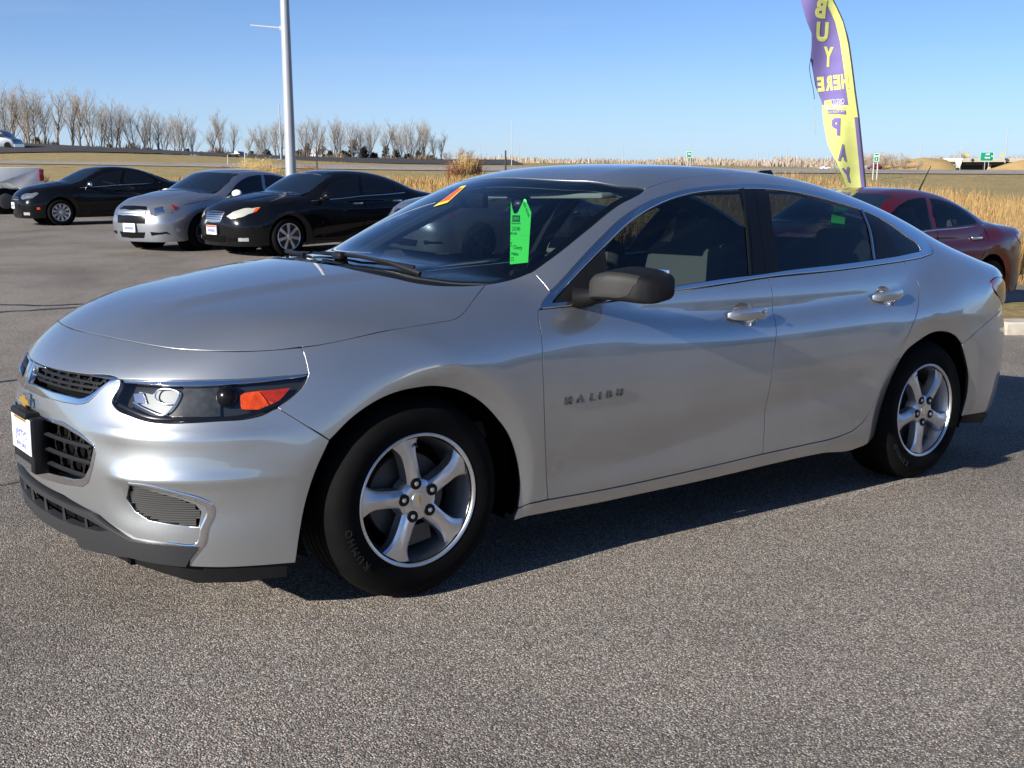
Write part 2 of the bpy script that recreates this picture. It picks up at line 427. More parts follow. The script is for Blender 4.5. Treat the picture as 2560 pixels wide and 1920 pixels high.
def loop(*segs, step=.02):
    """closed outline out of lines that share their ends"""
    out = []
    for s in segs:
        q = spl(s, step); out += [tuple(p) for p in q[:-1]]
        last = q[-1]
    if np.linalg.norm(np.array(out[0])-last) > .004: out.append(tuple(last))
    return np.array(out)
def inset(Q, g):
    """shift a closed 2d outline inwards by g"""
    n = len(Q); ar = .5*np.sum(Q[:, 0]*np.roll(Q[:, 1], -1)-np.roll(Q[:, 0], -1)*Q[:, 1]); sg = 1 if ar > 0 else -1
    e = np.roll(Q, -1, 0)-Q; e /= np.maximum(np.linalg.norm(e, axis=1, keepdims=True), 1e-9)
    nr = sg*np.stack([-e[:, 1], e[:, 0]], 1); a = nr+np.roll(nr, 1, 0)
    k = 2/np.maximum((a*a).sum(1), .6)
    return Q+g*a*k[:, None]
def panel_geo(f, proj, outline, sp=.025, holes=(), off=0., gap=.002, depth=.018, fillet=.0018, is2d=False):
    """(V, N, F): skin with an own turned-in edge, cut to the outline"""
    polys = []
    for i, ol in enumerate([outline]+list(holes)):
        Q = np.asarray(ol, float) if is2d else proj.to2(ol)
        keep = np.linalg.norm(Q-np.roll(Q, 1, 0), axis=1) > 1e-4; Q = Q[keep]
        polys.append(inset(Q, gap if i == 0 else -gap))
    lo = polys[0].min(0); hi = polys[0].max(0)
    nx, ny = int((hi[0]-lo[0])/sp)+2, int((hi[1]-lo[1])/(sp*.87))+2
    gx, gy = np.meshgrid(np.arange(nx), np.arange(ny)); G = np.stack([lo[0]+(gx+.5*(gy % 2))*sp, lo[1]+gy*sp*.87], -1).reshape(-1, 2)
    ok = inpoly(G, polys[0]); G = G[ok]
    for h in polys[1:]: G = G[~inpoly(G, h)]
    for h in polys: G = G[segdist(G, h) > sp*.45]
    pts = np.concatenate(polys+[G]); edges = []; k = 0
    for h in polys:
        edges += [(k+i, k+(i+1) % len(h)) for i in range(len(h))]; k += len(h)
    r = delaunay_2d_cdt([Vector(p) for p in pts], edges, [], 0, 1e-6)
    V2 = np.array([tuple(v) for v in r[0]]); T = np.array([t for t in r[2] if len(t) == 3])
    C = V2[T].mean(1); ok = inpoly(C, polys[0])
    for h in polys[1:]: ok &= ~inpoly(C, h)
    T = T[ok]
    o, d = proj.rays(V2); P = trace(f, o, d, off); N = grad(f, P)
    fn = np.cross(P[T[:, 1]]-P[T[:, 0]], P[T[:, 2]]-P[T[:, 0]])
    flip = (fn*N[T].mean(1)).sum(1) < 0
    T[flip] = T[flip][:, ::-1]
    V = [P]; NN = [N]; F = [tuple(t) for t in T]; base = len(P)
    if depth > 0:
        from collections import Counter
        cnt = Counter(); dirn = {}
        for t in F:
            for a, b in ((t[0], t[1]), (t[1], t[2]), (t[2], t[0])):
                cnt[(min(a, b), max(a, b))] += 1; dirn[(min(a, b), max(a, b))] = (a, b)
        be = [dirn[e] for e, c in cnt.items() if c == 1]
        nxt = {}
        ids = sorted({i for e in be for i in e}); ix = {v: i for i, v in enumerate(ids)}
        od = np.zeros((len(ids), 3))
        for a, b in be:
            w = np.cross(P[b]-P[a], N[a]); w /= max(np.linalg.norm(w), 1e-9)
            od[ix[a]] += w; od[ix[b]] += w
        od /= np.maximum(np.linalg.norm(od, axis=1, keepdims=True), 1e-9)
        Pb = P[ids]; Nb = N[ids]
        r1 = Pb+od*fillet-Nb*fillet; r2 = Pb+od*fillet-Nb*depth
        V += [r1, r2]; NN += [od*.9+Nb*.1, od]; n = len(ids)
        for a, b in be:
            i, j = ix[a], ix[b]
            F.append((b, a, base+i, base+j)); F.append((base+j, base+i, base+n+i, base+n+j))
    V = np.concatenate(V); NN = np.concatenate(NN)
    return V, NN, F
def nmesh(name, V, N, F):
    me = mesh(name, V, F, True)
    ln = np.zeros(len(me.loops), int); me.loops.foreach_get('vertex_index', ln)
    me.normals_split_custom_set([tuple(n) for n in N[ln]])
    return me
def flipy(V, N, F):
    V = V*[1, -1, 1]; N = N*[1, -1, 1]; return V, N, [tuple(reversed(t)) for t in F]
def joing(gs):
    V = []; N = []; F = []; k = 0
    for v, n, f in gs:
        V.append(v); N.append(n); F += [tuple(i+k for i in t) for t in f]; k += len(v)
    return np.concatenate(V), np.concatenate(N), F
def panel(name, f, proj, outline, m, parent, both=True, **kw):
    """near-side panel and (both) its mirrored twin; returns [near, far]"""
    g = panel_geo(f, proj, outline, **kw); out = [link(name, nmesh(name, *g), m, parent)]
    if both: out.append(link(name, nmesh(name, *flipy(*g)), m, parent))
    return out
def strip_geo(f, line, w, h, off=0.0, taper=False, n=7, endcap=True):
    """a moulding lying on the surface along a 3d line: rounded profile of width w and height h"""
    P = np.asarray(line, float); N = grad(f, P)
    P = P+N*off
    T = np.gradient(P, axis=0); T /= np.linalg.norm(T, axis=1, keepdims=True)
    B = np.cross(N, T); V = []; NN = []; F = []
    ws = w if isinstance(w, np.ndarray) else np.full(len(P), w)
    a = np.linspace(-1, 1, n)
    for i in range(len(P)):
        for q in a:
            hh = h*(1-abs(q)**4)
            V.append(P[i]+B[i]*q*ws[i]/2+N[i]*hh); nn = B[i]*q**3*.9+N[i]; NN.append(nn/np.linalg.norm(nn))
    for i in range(len(P)-1):
        for k in range(n-1):
            F.append((i*n+k, (i+1)*n+k, (i+1)*n+k+1, i*n+k+1))
    V = np.array(V); NN = np.array(NN)
    t = F[0]; fn = np.cross(V[t[1]]-V[t[0]], V[t[2]]-V[t[0]])
    if fn@NN[t[0]] < 0: F = [tuple(reversed(x)) for x in F]
    return V, NN, F
def strip(name, f, line, w, h, m, parent, both=True, **kw):
    g = strip_geo(f, line, w, h, **kw); out = [link(name, nmesh(name, *g), m, parent)]
    if both: out.append(link(name, nmesh(name, *flipy(*g)), m, parent))
    return out
def onto(f, proj, Q, off=0.):
    o, d = proj.rays(np.asarray(Q, float)); return trace(f, o, d, off)
# outlines on the silver car's near side, metres in the car frame
L = {
'hoodA': [(-0.808, 0.030, 0.859), (-0.798, -0.167, 0.860), (-0.759, -0.368, 0.856), (-0.719, -0.486, 0.850), (-0.672, -0.575, 0.844), (-0.605, -0.653, 0.842), (-0.504, -0.728, 0.841), (-0.432, -0.764, 0.844), (-0.360, -0.790, 0.849)],
'hoodB': [(-0.360, -0.790, 0.849), (-0.333, -0.799, 0.852), (-0.185, -0.832, 0.875), (-0.044, -0.846, 0.894), (0.062, -0.849, 0.902), (0.136, -0.850, 0.908)],
'hoodC': [(0.136, -0.850, 0.908), (0.172, -0.847, 0.914), (0.202, -0.838, 0.926), (0.266, -0.802, 0.961), (0.371, -0.729, 1.008)],
'cowl': [(0.371, -0.729, 1.008), (0.265, -0.718, 1.008), (0.195, -0.695, 1.010), (0.151, -0.662, 1.016), (0.089, -0.542, 1.036), (0.038, -0.448, 1.052), (0.030, -0.382, 1.058)],
'fentop': [(0.371, -0.729, 1.008), (0.441, -0.720, 1.015), (0.508, -0.722, 1.027), (0.576, -0.731, 1.048)],
'apseam': [(0.576, -0.731, 1.048), (0.584, -0.767, 1.021), (0.590, -0.791, 1.000), (0.594, -0.811, 0.980)],
'apfoot': [(0.594, -0.811, 0.980), (0.557, -0.828, 0.956), (0.515, -0.847, 0.931)],
'doorF': [(0.515, -0.847, 0.931), (0.505, -0.857, 0.919), (0.481, -0.910, 0.817), (0.481, -0.924, 0.636), (0.521, -0.896, 0.320), (0.531, -0.890, 0.255)],
'fenbot': [(0.531, -0.890, 0.255), (0.410, -0.876, 0.239)],
'archF1': [(0.410, -0.876, 0.239), (0.414, -0.881, 0.323), (0.393, -0.887, 0.426), (0.354, -0.894, 0.509), (0.299, -0.896, 0.575), (0.213, -0.898, 0.648), (0.132, -0.898, 0.687), (0.049, -0.896, 0.704), (-0.045, -0.895, 0.703), (-0.146, -0.892, 0.683), (-0.237, -0.886, 0.637), (-0.318, -0.879, 0.570)],
'archF2': [(-0.318, -0.879, 0.570), (-0.356, -0.871, 0.493), (-0.391, -0.859, 0.387), (-0.415, -0.852, 0.266), (-0.425, -0.846, 0.192)],
'cutA': [(-0.360, -0.790, 0.849), (-0.357, -0.810, 0.814), (-0.357, -0.827, 0.772)],
'cutB': [(-0.460, -0.825, 0.677), (-0.392, -0.858, 0.625), (-0.318, -0.879, 0.570)],
'doorbotF': [(0.531, -0.890, 0.255), (0.776, -0.890, 0.252), (1.062, -0.892, 0.256), (1.364, -0.894, 0.264), (1.662, -0.897, 0.275)],
'doorB': [(1.706, -0.847, 1.000), (1.712, -0.873, 0.916), (1.700, -0.903, 0.817), (1.681, -0.922, 0.727), (1.659, -0.923, 0.560), (1.662, -0.897, 0.275)],
'doorbotR': [(1.662, -0.897, 0.275), (1.931, -0.898, 0.281), (2.164, -0.898, 0.289), (2.260, -0.897, 0.302)],
'doorR': [(2.260, -0.897, 0.302), (2.334, -0.901, 0.340), (2.410, -0.911, 0.448), (2.496, -0.910, 0.554), (2.573, -0.925, 0.686), (2.650, -0.919, 0.785), (2.730, -0.880, 0.883), (2.757, -0.849, 0.943), (2.733, -0.833, 0.975), (2.707, -0.804, 1.038)],
'rockbot': [(0.394, -0.871, 0.195), (0.802, -0.862, 0.189), (1.295, -0.868, 0.197), (2.062, -0.880, 0.218), (2.334, -0.868, 0.204), (2.411, -0.874, 0.222), (2.472, -0.859, 0.245)],
'archR1': [(2.472, -0.859, 0.245), (2.519, -0.868, 0.418), (2.551, -0.885, 0.524), (2.608, -0.900, 0.622), (2.723, -0.896, 0.673), (2.833, -0.897, 0.704), (2.940, -0.898, 0.701), (3.029, -0.897, 0.671), (3.092, -0.896, 0.630)],
'archR2': [(3.092, -0.896, 0.630), (3.157, -0.883, 0.543), (3.202, -0.873, 0.467), (3.222, -0.864, 0.391), (3.223, -0.853, 0.316), (3.221, -0.839, 0.256)],
'cutR': [(3.092, -0.896, 0.630), (3.115, -0.906, 0.651), (3.142, -0.913, 0.671), (3.191, -0.910, 0.690), (3.241, -0.904, 0.707), (3.296, -0.897, 0.726), (3.358, -0.886, 0.742), (3.440, -0.864, 0.758), (3.539, -0.831, 0.770)],
'beltF': [(0.512, -0.850, 0.927), (0.732, -0.858, 0.933), (1.149, -0.860, 0.961), (1.413, -0.857, 0.978), (1.705, -0.848, 0.997)],
'beltR': [(1.705, -0.848, 0.997), (2.183, -0.836, 1.012), (2.503, -0.819, 1.027), (2.707, -0.804, 1.038)],
'beltQ': [(2.707, -0.804, 1.038), (2.866, -0.788, 1.049), (2.967, -0.774, 1.063)],
'dlotop': [(0.515, -0.847, 0.931), (0.528, -0.839, 0.941), (0.683, -0.788, 1.036), (0.880, -0.732, 1.154), (1.040, -0.691, 1.240), (1.201, -0.657, 1.298), (1.410, -0.623, 1.344), (1.633, -0.600, 1.368), (1.894, -0.581, 1.380), (2.168, -0.581, 1.369), (2.439, -0.598, 1.332), (2.714, -0.616, 1.278), (2.889, -0.663, 1.207), (2.972, -0.712, 1.142), (3.003, -0.741, 1.101), (2.997, -0.760, 1.079), (2.967, -0.774, 1.063)],
'gtop': [(0.587, -0.836, 0.950), (0.726, -0.799, 1.036), (0.895, -0.754, 1.133), (1.057, -0.711, 1.219), (1.222, -0.675, 1.280), (1.418, -0.641, 1.326), (1.625, -0.621, 1.348), (1.802, -0.611, 1.357), (1.925, -0.607, 1.359), (2.134, -0.610, 1.349), (2.393, -0.635, 1.308), (2.573, -0.654, 1.269), (2.736, -0.693, 1.208), (2.828, -0.733, 1.144), (2.886, -0.750, 1.111), (2.896, -0.760, 1.094), (2.877, -0.771, 1.078)],
'gbot': [(0.584, -0.840, 0.945), (0.753, -0.852, 0.951), (1.155, -0.853, 0.981), (1.451, -0.847, 1.001), (1.701, -0.841, 1.013), (1.789, -0.838, 1.019), (2.198, -0.823, 1.036), (2.470, -0.808, 1.049), (2.685, -0.792, 1.062), (2.877, -0.771, 1.078)],
'bp1': [(1.801, -0.612, 1.356), (1.686, -0.745, 1.180), (1.603, -0.844, 1.007)],
'bpd': [(1.907, -0.581, 1.380), (1.794, -0.725, 1.211), (1.705, -0.848, 0.997)],
'bp2': [(1.956, -0.612, 1.353), (1.850, -0.746, 1.178), (1.795, -0.839, 1.015)],
'cp1': [(2.571, -0.655, 1.269), (2.540, -0.720, 1.194), (2.472, -0.808, 1.049)],
'cp2': [(2.686, -0.676, 1.233), (2.678, -0.741, 1.149), (2.685, -0.792, 1.062)],
'wsside': [(0.371, -0.729, 1.008), (0.508, -0.722, 1.027), (0.592, -0.731, 1.055), (0.710, -0.717, 1.114), (0.872, -0.686, 1.195), (1.047, -0.651, 1.281), (1.227, -0.611, 1.344), (1.243, -0.603, 1.351)],
'wshead': [(1.243, -0.603, 1.351), (1.127, -0.561, 1.362), (1.022, -0.420, 1.381), (0.943, -0.144, 1.394), (0.922, 0.073, 1.392)],
'ditch': [(1.243, -0.603, 1.351), (1.338, -0.583, 1.373), (1.475, -0.559, 1.395), (1.674, -0.533, 1.413), (1.964, -0.492, 1.427)],
'lamp': [(-0.820, -0.501, 0.745), (-0.849, -0.503, 0.685), (-0.845, -0.526, 0.670), (-0.822, -0.580, 0.655), (-0.789, -0.636, 0.643), (-0.755, -0.675, 0.640), (-0.695, -0.724, 0.642), (-0.621, -0.768, 0.646), (-0.542, -0.803, 0.650), (-0.501, -0.816, 0.659), (-0.462, -0.824, 0.678), (-0.409, -0.831, 0.710), (-0.373, -0.832, 0.743), (-0.357, -0.827, 0.772), (-0.441, -0.799, 0.769), (-0.549, -0.754, 0.764), (-0.648, -0.693, 0.762), (-0.738, -0.608, 0.760), (-0.818, -0.495, 0.753)],
'lampstrip': [(-0.817, -0.509, 0.744), (-0.741, -0.617, 0.745), (-0.678, -0.680, 0.744), (-0.591, -0.739, 0.748), (-0.485, -0.788, 0.755), (-0.372, -0.825, 0.765)],
'amber': [(-0.558, -0.785, 0.681), (-0.555, -0.773, 0.715), (-0.542, -0.776, 0.722), (-0.501, -0.793, 0.726), (-0.415, -0.822, 0.733), (-0.450, -0.821, 0.700), (-0.484, -0.814, 0.684), (-0.509, -0.808, 0.675), (-0.547, -0.792, 0.676)],
'ugr': [(-0.921, 0.161, 0.741), (-0.917, -0.135, 0.751), (-0.877, -0.338, 0.755), (-0.823, -0.479, 0.757), (-0.818, -0.495, 0.753), (-0.837, -0.467, 0.744), (-0.852, -0.451, 0.731), (-0.873, -0.430, 0.703), (-0.889, -0.408, 0.680), (-0.900, -0.386, 0.671), (-0.911, -0.353, 0.666), (-0.929, -0.281, 0.664), (-0.953, -0.129, 0.662), (-0.954, 0.139, 0.653), (-0.937, 0.173, 0.703)],
'ugri': [(-0.924, 0.135, 0.741), (-0.919, -0.139, 0.748), (-0.878, -0.342, 0.752), (-0.835, -0.462, 0.751), (-0.859, -0.438, 0.727), (-0.881, -0.409, 0.701), (-0.894, -0.385, 0.689), (-0.903, -0.361, 0.684), (-0.939, -0.202, 0.686), (-0.955, -0.011, 0.684), (-0.952, 0.038, 0.693)],
'lgr': [(-0.948, 0.256, 0.560), (-0.960, -0.140, 0.598), (-0.937, -0.297, 0.603), (-0.917, -0.402, 0.582), (-0.898, -0.473, 0.558), (-0.896, -0.481, 0.541), (-0.903, -0.467, 0.489), (-0.909, -0.433, 0.434), (-0.917, -0.394, 0.412), (-0.939, -0.263, 0.396), (-0.955, -0.074, 0.380), (-0.940, 0.226, 0.344)],
'lgri': [(-0.965, 0.073, 0.576), (-0.960, -0.140, 0.590), (-0.938, -0.300, 0.590), (-0.918, -0.404, 0.572), (-0.899, -0.472, 0.550), (-0.908, -0.452, 0.487), (-0.915, -0.414, 0.447), (-0.921, -0.383, 0.435), (-0.928, -0.345, 0.428), (-0.954, -0.140, 0.414), (-0.954, 0.111, 0.390)],
'fog': [(-0.847, -0.616, 0.460), (-0.815, -0.657, 0.455), (-0.742, -0.720, 0.434), (-0.674, -0.761, 0.406), (-0.663, -0.767, 0.398), (-0.658, -0.768, 0.381), (-0.675, -0.759, 0.328), (-0.687, -0.751, 0.277), (-0.763, -0.692, 0.282), (-0.835, -0.594, 0.278)],
'fogin': [(-0.843, -0.614, 0.453), (-0.811, -0.654, 0.442), (-0.742, -0.717, 0.420), (-0.696, -0.747, 0.399), (-0.681, -0.754, 0.376), (-0.690, -0.750, 0.330), (-0.743, -0.710, 0.336), (-0.801, -0.647, 0.345), (-0.828, -0.604, 0.368), (-0.845, -0.583, 0.405)],
'fogchrome': [(-0.847, -0.616, 0.460), (-0.815, -0.657, 0.455), (-0.742, -0.720, 0.434), (-0.674, -0.761, 0.406), (-0.663, -0.767, 0.398), (-0.658, -0.768, 0.381), (-0.675, -0.759, 0.328), (-0.687, -0.751, 0.277), (-0.763, -0.692, 0.279), (-0.833, -0.598, 0.279)],
'bumplow': [(-0.955, -0.031, 0.359), (-0.938, -0.252, 0.358), (-0.892, -0.467, 0.334), (-0.835, -0.594, 0.278), (-0.763, -0.691, 0.274), (-0.688, -0.751, 0.270), (-0.713, -0.729, 0.227), (-0.713, -0.726, 0.206), (-0.626, -0.778, 0.200), (-0.428, -0.845, 0.195)],
'splittop': [(-0.920, 0.325, 0.293), (-0.953, -0.021, 0.339), (-0.937, -0.246, 0.340), (-0.901, -0.434, 0.335), (-0.873, -0.516, 0.305), (-0.835, -0.594, 0.278), (-0.763, -0.691, 0.274), (-0.688, -0.751, 0.270)],
'splitbot': [(-0.938, -0.089, 0.227), (-0.913, -0.317, 0.229), (-0.907, -0.323, 0.202), (-0.835, -0.579, 0.222), (-0.720, -0.721, 0.207), (-0.713, -0.729, 0.227), (-0.688, -0.751, 0.270)],
'tail': [(3.356, -0.857, 0.931), (3.451, -0.836, 0.942), (3.507, -0.827, 0.929), (3.551, -0.820, 0.893), (3.552, -0.825, 0.832), (3.541, -0.831, 0.798), (3.473, -0.851, 0.839), (3.361, -0.871, 0.896)],
'emblem': [(0.574, -0.924, 0.616), (0.596, -0.924, 0.607), (0.634, -0.924, 0.619), (0.653, -0.924, 0.604), (0.689, -0.925, 0.622), (0.705, -0.924, 0.605), (0.732, -0.925, 0.624), (0.737, -0.925, 0.607), (0.766, -0.925, 0.625), (0.790, -0.925, 0.606), (0.816, -0.925, 0.629), (0.838, -0.925, 0.612)],
'mirrorroot': [(0.694, -0.838, 0.972), (0.734, -0.853, 0.947)],
'handF': [(1.440, -0.880, 0.862), (1.670, -0.880, 0.862)],
'handR': [(2.395, -0.869, 0.891), (2.637, -0.865, 0.900)],
'cupF': [(1.556, -0.875, 0.890), (1.529, -0.898, 0.825)],
'cupR': [(2.493, -0.858, 0.922), (2.481, -0.887, 0.860)],
'sticker': [(0.621, -0.017, 1.271), (0.662, -0.059, 1.289), (0.830, 0.049, 1.361), (0.819, 0.073, 1.357)],
'qseam': [(2.707, -0.804, 1.038), (2.747, -0.847, 0.947)],
'refl1': [(-0.816, -0.544, 0.709), (-0.795, -0.573, 0.714), (-0.793, -0.598, 0.687), (-0.818, -0.562, 0.685)],
'bowlA': [(-0.819, -0.559, 0.684), (-0.796, -0.604, 0.673), (-0.766, -0.651, 0.659), (-0.755, -0.664, 0.658), (-0.706, -0.670, 0.722), (-0.723, -0.651, 0.726), (-0.763, -0.610, 0.721), (-0.778, -0.600, 0.710), (-0.805, -0.556, 0.715)],
'bowlline': [(-0.818, -0.559, 0.687), (-0.791, -0.614, 0.669), (-0.755, -0.662, 0.659), (-0.709, -0.668, 0.721), (-0.761, -0.612, 0.721), (-0.768, -0.615, 0.708), (-0.757, -0.640, 0.691), (-0.732, -0.666, 0.690)],
'greywall': [(-0.751, -0.669, 0.655), (-0.697, -0.671, 0.733), (-0.660, -0.696, 0.741), (-0.608, -0.734, 0.737), (-0.619, -0.764, 0.656), (-0.697, -0.718, 0.652)],
'proj': [(-0.591, -0.756, 0.711)],
}
L = {k: np.array(v) for k, v in L.items()}
# ------------------------------------------------------------------ the ground
def ss(a, b, x):
    t = np.clip((x-a)/(b-a), 0, 1); return t*t*(3-2*t)
_NX, _NY, _NZ = A[0, 2], A[1, 2], A[2, 2]
_EL = np.array([-200, -60, -25, -10, -3, 3, 8, 12, 40, 200.]); _ED = np.array([70, 45, 38, 34, 28.5, 21.5, 17, 15.5, 12, 5.])
_BK = [-.457, 0., .457]
_DK = [[(0, -.45), (40, -.5), (60, -.5), (85, .25), (104, 1.12), (122, 1.38), (138, 2.2), (160, 3.0), (180, 2.9), (300, 2.0), (600, 1.2), (3000, .0), (9000, -3)],
       [(0, -.45), (30, -.5), (50, -.6), (78, .15), (94, .56), (113, .92), (150, .75), (210, .75), (270, .9), (400, .8), (700, .7), (3000, .0), (9000, -3)],
       [(0, -.4), (16, -.4), (30, -.62), (50, -.3), (70, .1), (85, .40), (102, .60), (140, .2), (220, -.9), (350, -1.7), (700, -1.2), (3000, -.6), (9000, -4)]]
_TK = [tab([p[0] for p in k], [p[1] for p in k], lo=0, hi=9000, n=18001) for k in _DK]
def softclip(s, lim): return s/(1+np.abs(s/lim)**3)**(1/3.)
def lot_z(x, y):
    zp = -(_NX*x+_NY*y)/_NZ
    l, d = polar(x, y)
    return np.where(zp < 0, softclip(zp, .17+.36*ss(-2, 4, l)), softclip(zp, .45))
def edge_s(x, y):
    l, d = polar(x, y); return d-np.interp(l, _EL, _ED)
def ground_z(x, y):
    x = np.asarray(x, float); y = np.asarray(y, float)
    l, d = polar(x, y); b = np.clip(l/np.maximum(d, 1), -.457, .457); dd = np.maximum(d, 0)
    t = [k(dd) for k in _TK]
    w = ss(-.457, 0, b); zt = np.where(b < 0, t[0]*(1-w)+t[1]*w, t[1]*(1-ss(0, .457, b))+t[2]*ss(0, .457, b))
    bump = .10*np.sin(l*.31+d*.17)*np.sin(l*.12-d*.23+1.3)*ss(2, 20, edge_s(x, y))*(1-ss(80, 92, d+.22*l))
    return lot_z(x, y)*(1-ss(1, 16, edge_s(x, y)))+zt*ss(1, 16, edge_s(x, y))+bump
def on_ground(px, py, d0=6, d1=200):
    """world point where a photo pixel meets the ground"""
    for _ in range(60):
        m = .5*(d0+d1); p = wpt(px, py, m)
        if p[2] > ground_z(p[0], p[1]): d0 = m
        else: d1 = m
    return wpt(px, py, .5*(d0+d1)), .5*(d0+d1)
def sheet(name, ls, ds, m, dz=0.0, kind='structure', mask=None):
    """ground-following sheet over a lateral/depth grid (ls, ds: 2d arrays)"""
    X, Y = unpolar(ls, ds); Z = ground_z(X, Y)+dz; n, k = ls.shape
    V = np.stack([X, Y, Z], -1).reshape(-1, 3)
    F = [(i*k+j, i*k+j+1, (i+1)*k+j+1, (i+1)*k+j) for i in range(n-1) for j in range(k-1)]
    # faces point up
    a, b_, c = V[F[0][0]], V[F[0][1]], V[F[0][2]]
    if np.cross(b_-a, c-a)[2] < 0: F = [f[::-1] for f in F]
    o = link(name, mesh(name, V, F, True), m); o['kind'] = kind; return o

def grass_mat(name, stops, scale=.25):
    m = mat(name, (.3, .2, .1), .95, spec=.1); g = NT(m); c = g.coord(kind='Object')
    n1 = g.n('ShaderNodeTexNoise', Scale=scale, Detail=8.0, Roughness=.65); g.l(c, n1.inputs['Vector'])
    mp = g.n('ShaderNodeMapping'); mp.inputs['Scale'].default_value = (6, 6, 1.2); g.l(c, mp.inputs[0])
    n2 = g.n('ShaderNodeTexNoise', Scale=1.0, Detail=6.0, Roughness=.75); g.l(mp.outputs[0], n2.inputs['Vector'])
    r1 = g.ramp(n1.outputs[0], stops)
    r2 = g.ramp(n2.outputs[0], [(.3, (.5, .5, .5)), (.7, (1.25, 1.25, 1.25))])
    mx = g.n('ShaderNodeMix', data_type='RGBA', blend_type='MULTIPLY'); mx.inputs[0].default_value = 1
    g.l(r1.outputs[0], mx.inputs[6]); g.l(r2.outputs[0], mx.inputs[7]); g.l(mx.outputs[2], g.p.inputs['Base Color'])
    b = g.n('ShaderNodeBump', Strength=1.0, Distance=.12); g.l(n2.outputs[0], b.inputs['Height']); g.l(b.outputs[0], g.p.inputs['Normal'])
    return m
M['field'] = grass_mat('dry_grassland', [(.30, (.26, .20, .095)), (.45, (.42, .315, .155)), (.56, (.32, .265, .125)), (.72, (.50, .375, .195))])
def asphalt(name, base, chip, contrast=.6, warm=(1., .95, .88), big=.25):
    m = mat(name, (.2, .2, .2), .88, spec=.35); g = NT(m); c = g.coord(kind='Object')
    v = g.n('ShaderNodeTexVoronoi', Scale=chip); v.inputs['Randomness'].default_value = 1; g.l(c, v.inputs['Vector'])
    sp = g.n('ShaderNodeSeparateColor'); g.l(v.outputs['Color'], sp.inputs[0])
    lo = [base*(1-contrast)*w for w in warm]; hi = [min(.9, base*(1+contrast*1.5))*w for w in warm]
    r = g.ramp(sp.outputs[0], [(0., lo), (.45, [base*.72*w for w in warm]), (.80, [base*1.15*w for w in warm]), (1., hi)])
    # brown and blue-grey stones among the rest
    r3 = g.ramp(sp.outputs[1], [(0., (1.10, .96, .84)), (.5, (1, 1, 1)), (1., (.93, .99, 1.06))])
    m0 = g.n('ShaderNodeMix', data_type='RGBA', blend_type='MULTIPLY'); m0.inputs[0].default_value = 1; g.l(r.outputs[0], m0.inputs[6]); g.l(r3.outputs[0], m0.inputs[7])
    n1 = g.n('ShaderNodeTexNoise', Scale=.55, Detail=7.0, Roughness=.62); g.l(c, n1.inputs['Vector'])
    r1 = g.ramp(n1.outputs[0], [(.30, (1-big,)*3), (.52, (1, 1, 1)), (.75, (1+big*.6, 1+big*.5, 1+big*.42))])
    mx = g.n('ShaderNodeMix', data_type='RGBA', blend_type='MULTIPLY'); mx.inputs[0].default_value = 1
    g.l(m0.outputs[2], mx.inputs[6]); g.l(r1.outputs[0], mx.inputs[7])
    n5 = g.n('ShaderNodeTexNoise', Scale=.16, Detail=5.0, Roughness=.7, Distortion=.6); g.l(c, n5.inputs['Vector'])
    r5 = g.ramp(n5.outputs[0], [(.36, (.70, .68, .66)), (.50, (1, 1, 1)), (.70, (1.12, 1.10, 1.07))])
    m5 = g.n('ShaderNodeMix', data_type='RGBA', blend_type='MULTIPLY'); m5.inputs[0].default_value = 1; g.l(mx.outputs[2], m5.inputs[6]); g.l(r5.outputs[0], m5.inputs[7])
    n6 = g.n('ShaderNodeTexVoronoi', Scale=1.1); g.l(c, n6.inputs['Vector']); r6 = g.ramp(n6.outputs['Distance'], [(.02, (.62, .60, .58)), (.085, (1, 1, 1))])
    m6 = g.n('ShaderNodeMix', data_type='RGBA', blend_type='MULTIPLY'); m6.inputs[0].default_value = .55; g.l(m5.outputs[2], m6.inputs[6]); g.l(r6.outputs[0], m6.inputs[7]); mx = m6
    # binder between the stones
    d = g.ramp(v.outputs['Distance'], [(.25, (1, 1, 1)), (.62, (.40, .39, .37))])
    m2 = g.n('ShaderNodeMix', data_type='RGBA', blend_type='MULTIPLY'); m2.inputs[0].default_value = .9
    g.l(mx.outputs[2], m2.inputs[6]); g.l(d.outputs[0], m2.inputs[7]); g.l(m2.outputs[2], g.p.inputs['Base Color'])
    inv = g.n('ShaderNodeMath', operation='SUBTRACT'); inv.inputs[0].default_value = 1.0; g.l(v.outputs['Distance'], inv.inputs[1])
    b = g.n('ShaderNodeBump', Strength=.7, Distance=.005); g.l(inv.outputs[0], b.inputs['Height']); g.l(b.outputs[0], g.p.inputs['Normal'])
    return m
M['asphalt'] = asphalt('lot_asphalt', .40, 205., .70, warm=(1., .905, .80), big=.26)
M['road'] = asphalt('road_asphalt', .50, 9., .2, warm=(1., .91, .78), big=.1)
M['highway'] = asphalt('highway_asphalt', .085, 9., .25, warm=(1., .95, .92), big=.15)
M['concrete'] = mat('kerb_concrete', (.42, .38, .31), .9, noise=.18, nscale=9, bump=.3, bscale=40)
M['sealant'] = mat('crack_sealant', (.025, .025, .026), .5)

# one sheet out to the horizon
_bs = np.tan(np.linspace(-1.45, 1.45, 161)*.97)
_dd = np.concatenate([np.linspace(-40, 20, 61), np.linspace(20, 150, 111)[1:], np.geomspace(150, 8500, 46)[1:]])
_ls = np.stack([np.linspace(-1, 1, 181)*np.maximum(70, abs(d)*1.6+45) for d in _dd]); _ds = np.repeat(_dd[:, None], 181, 1)
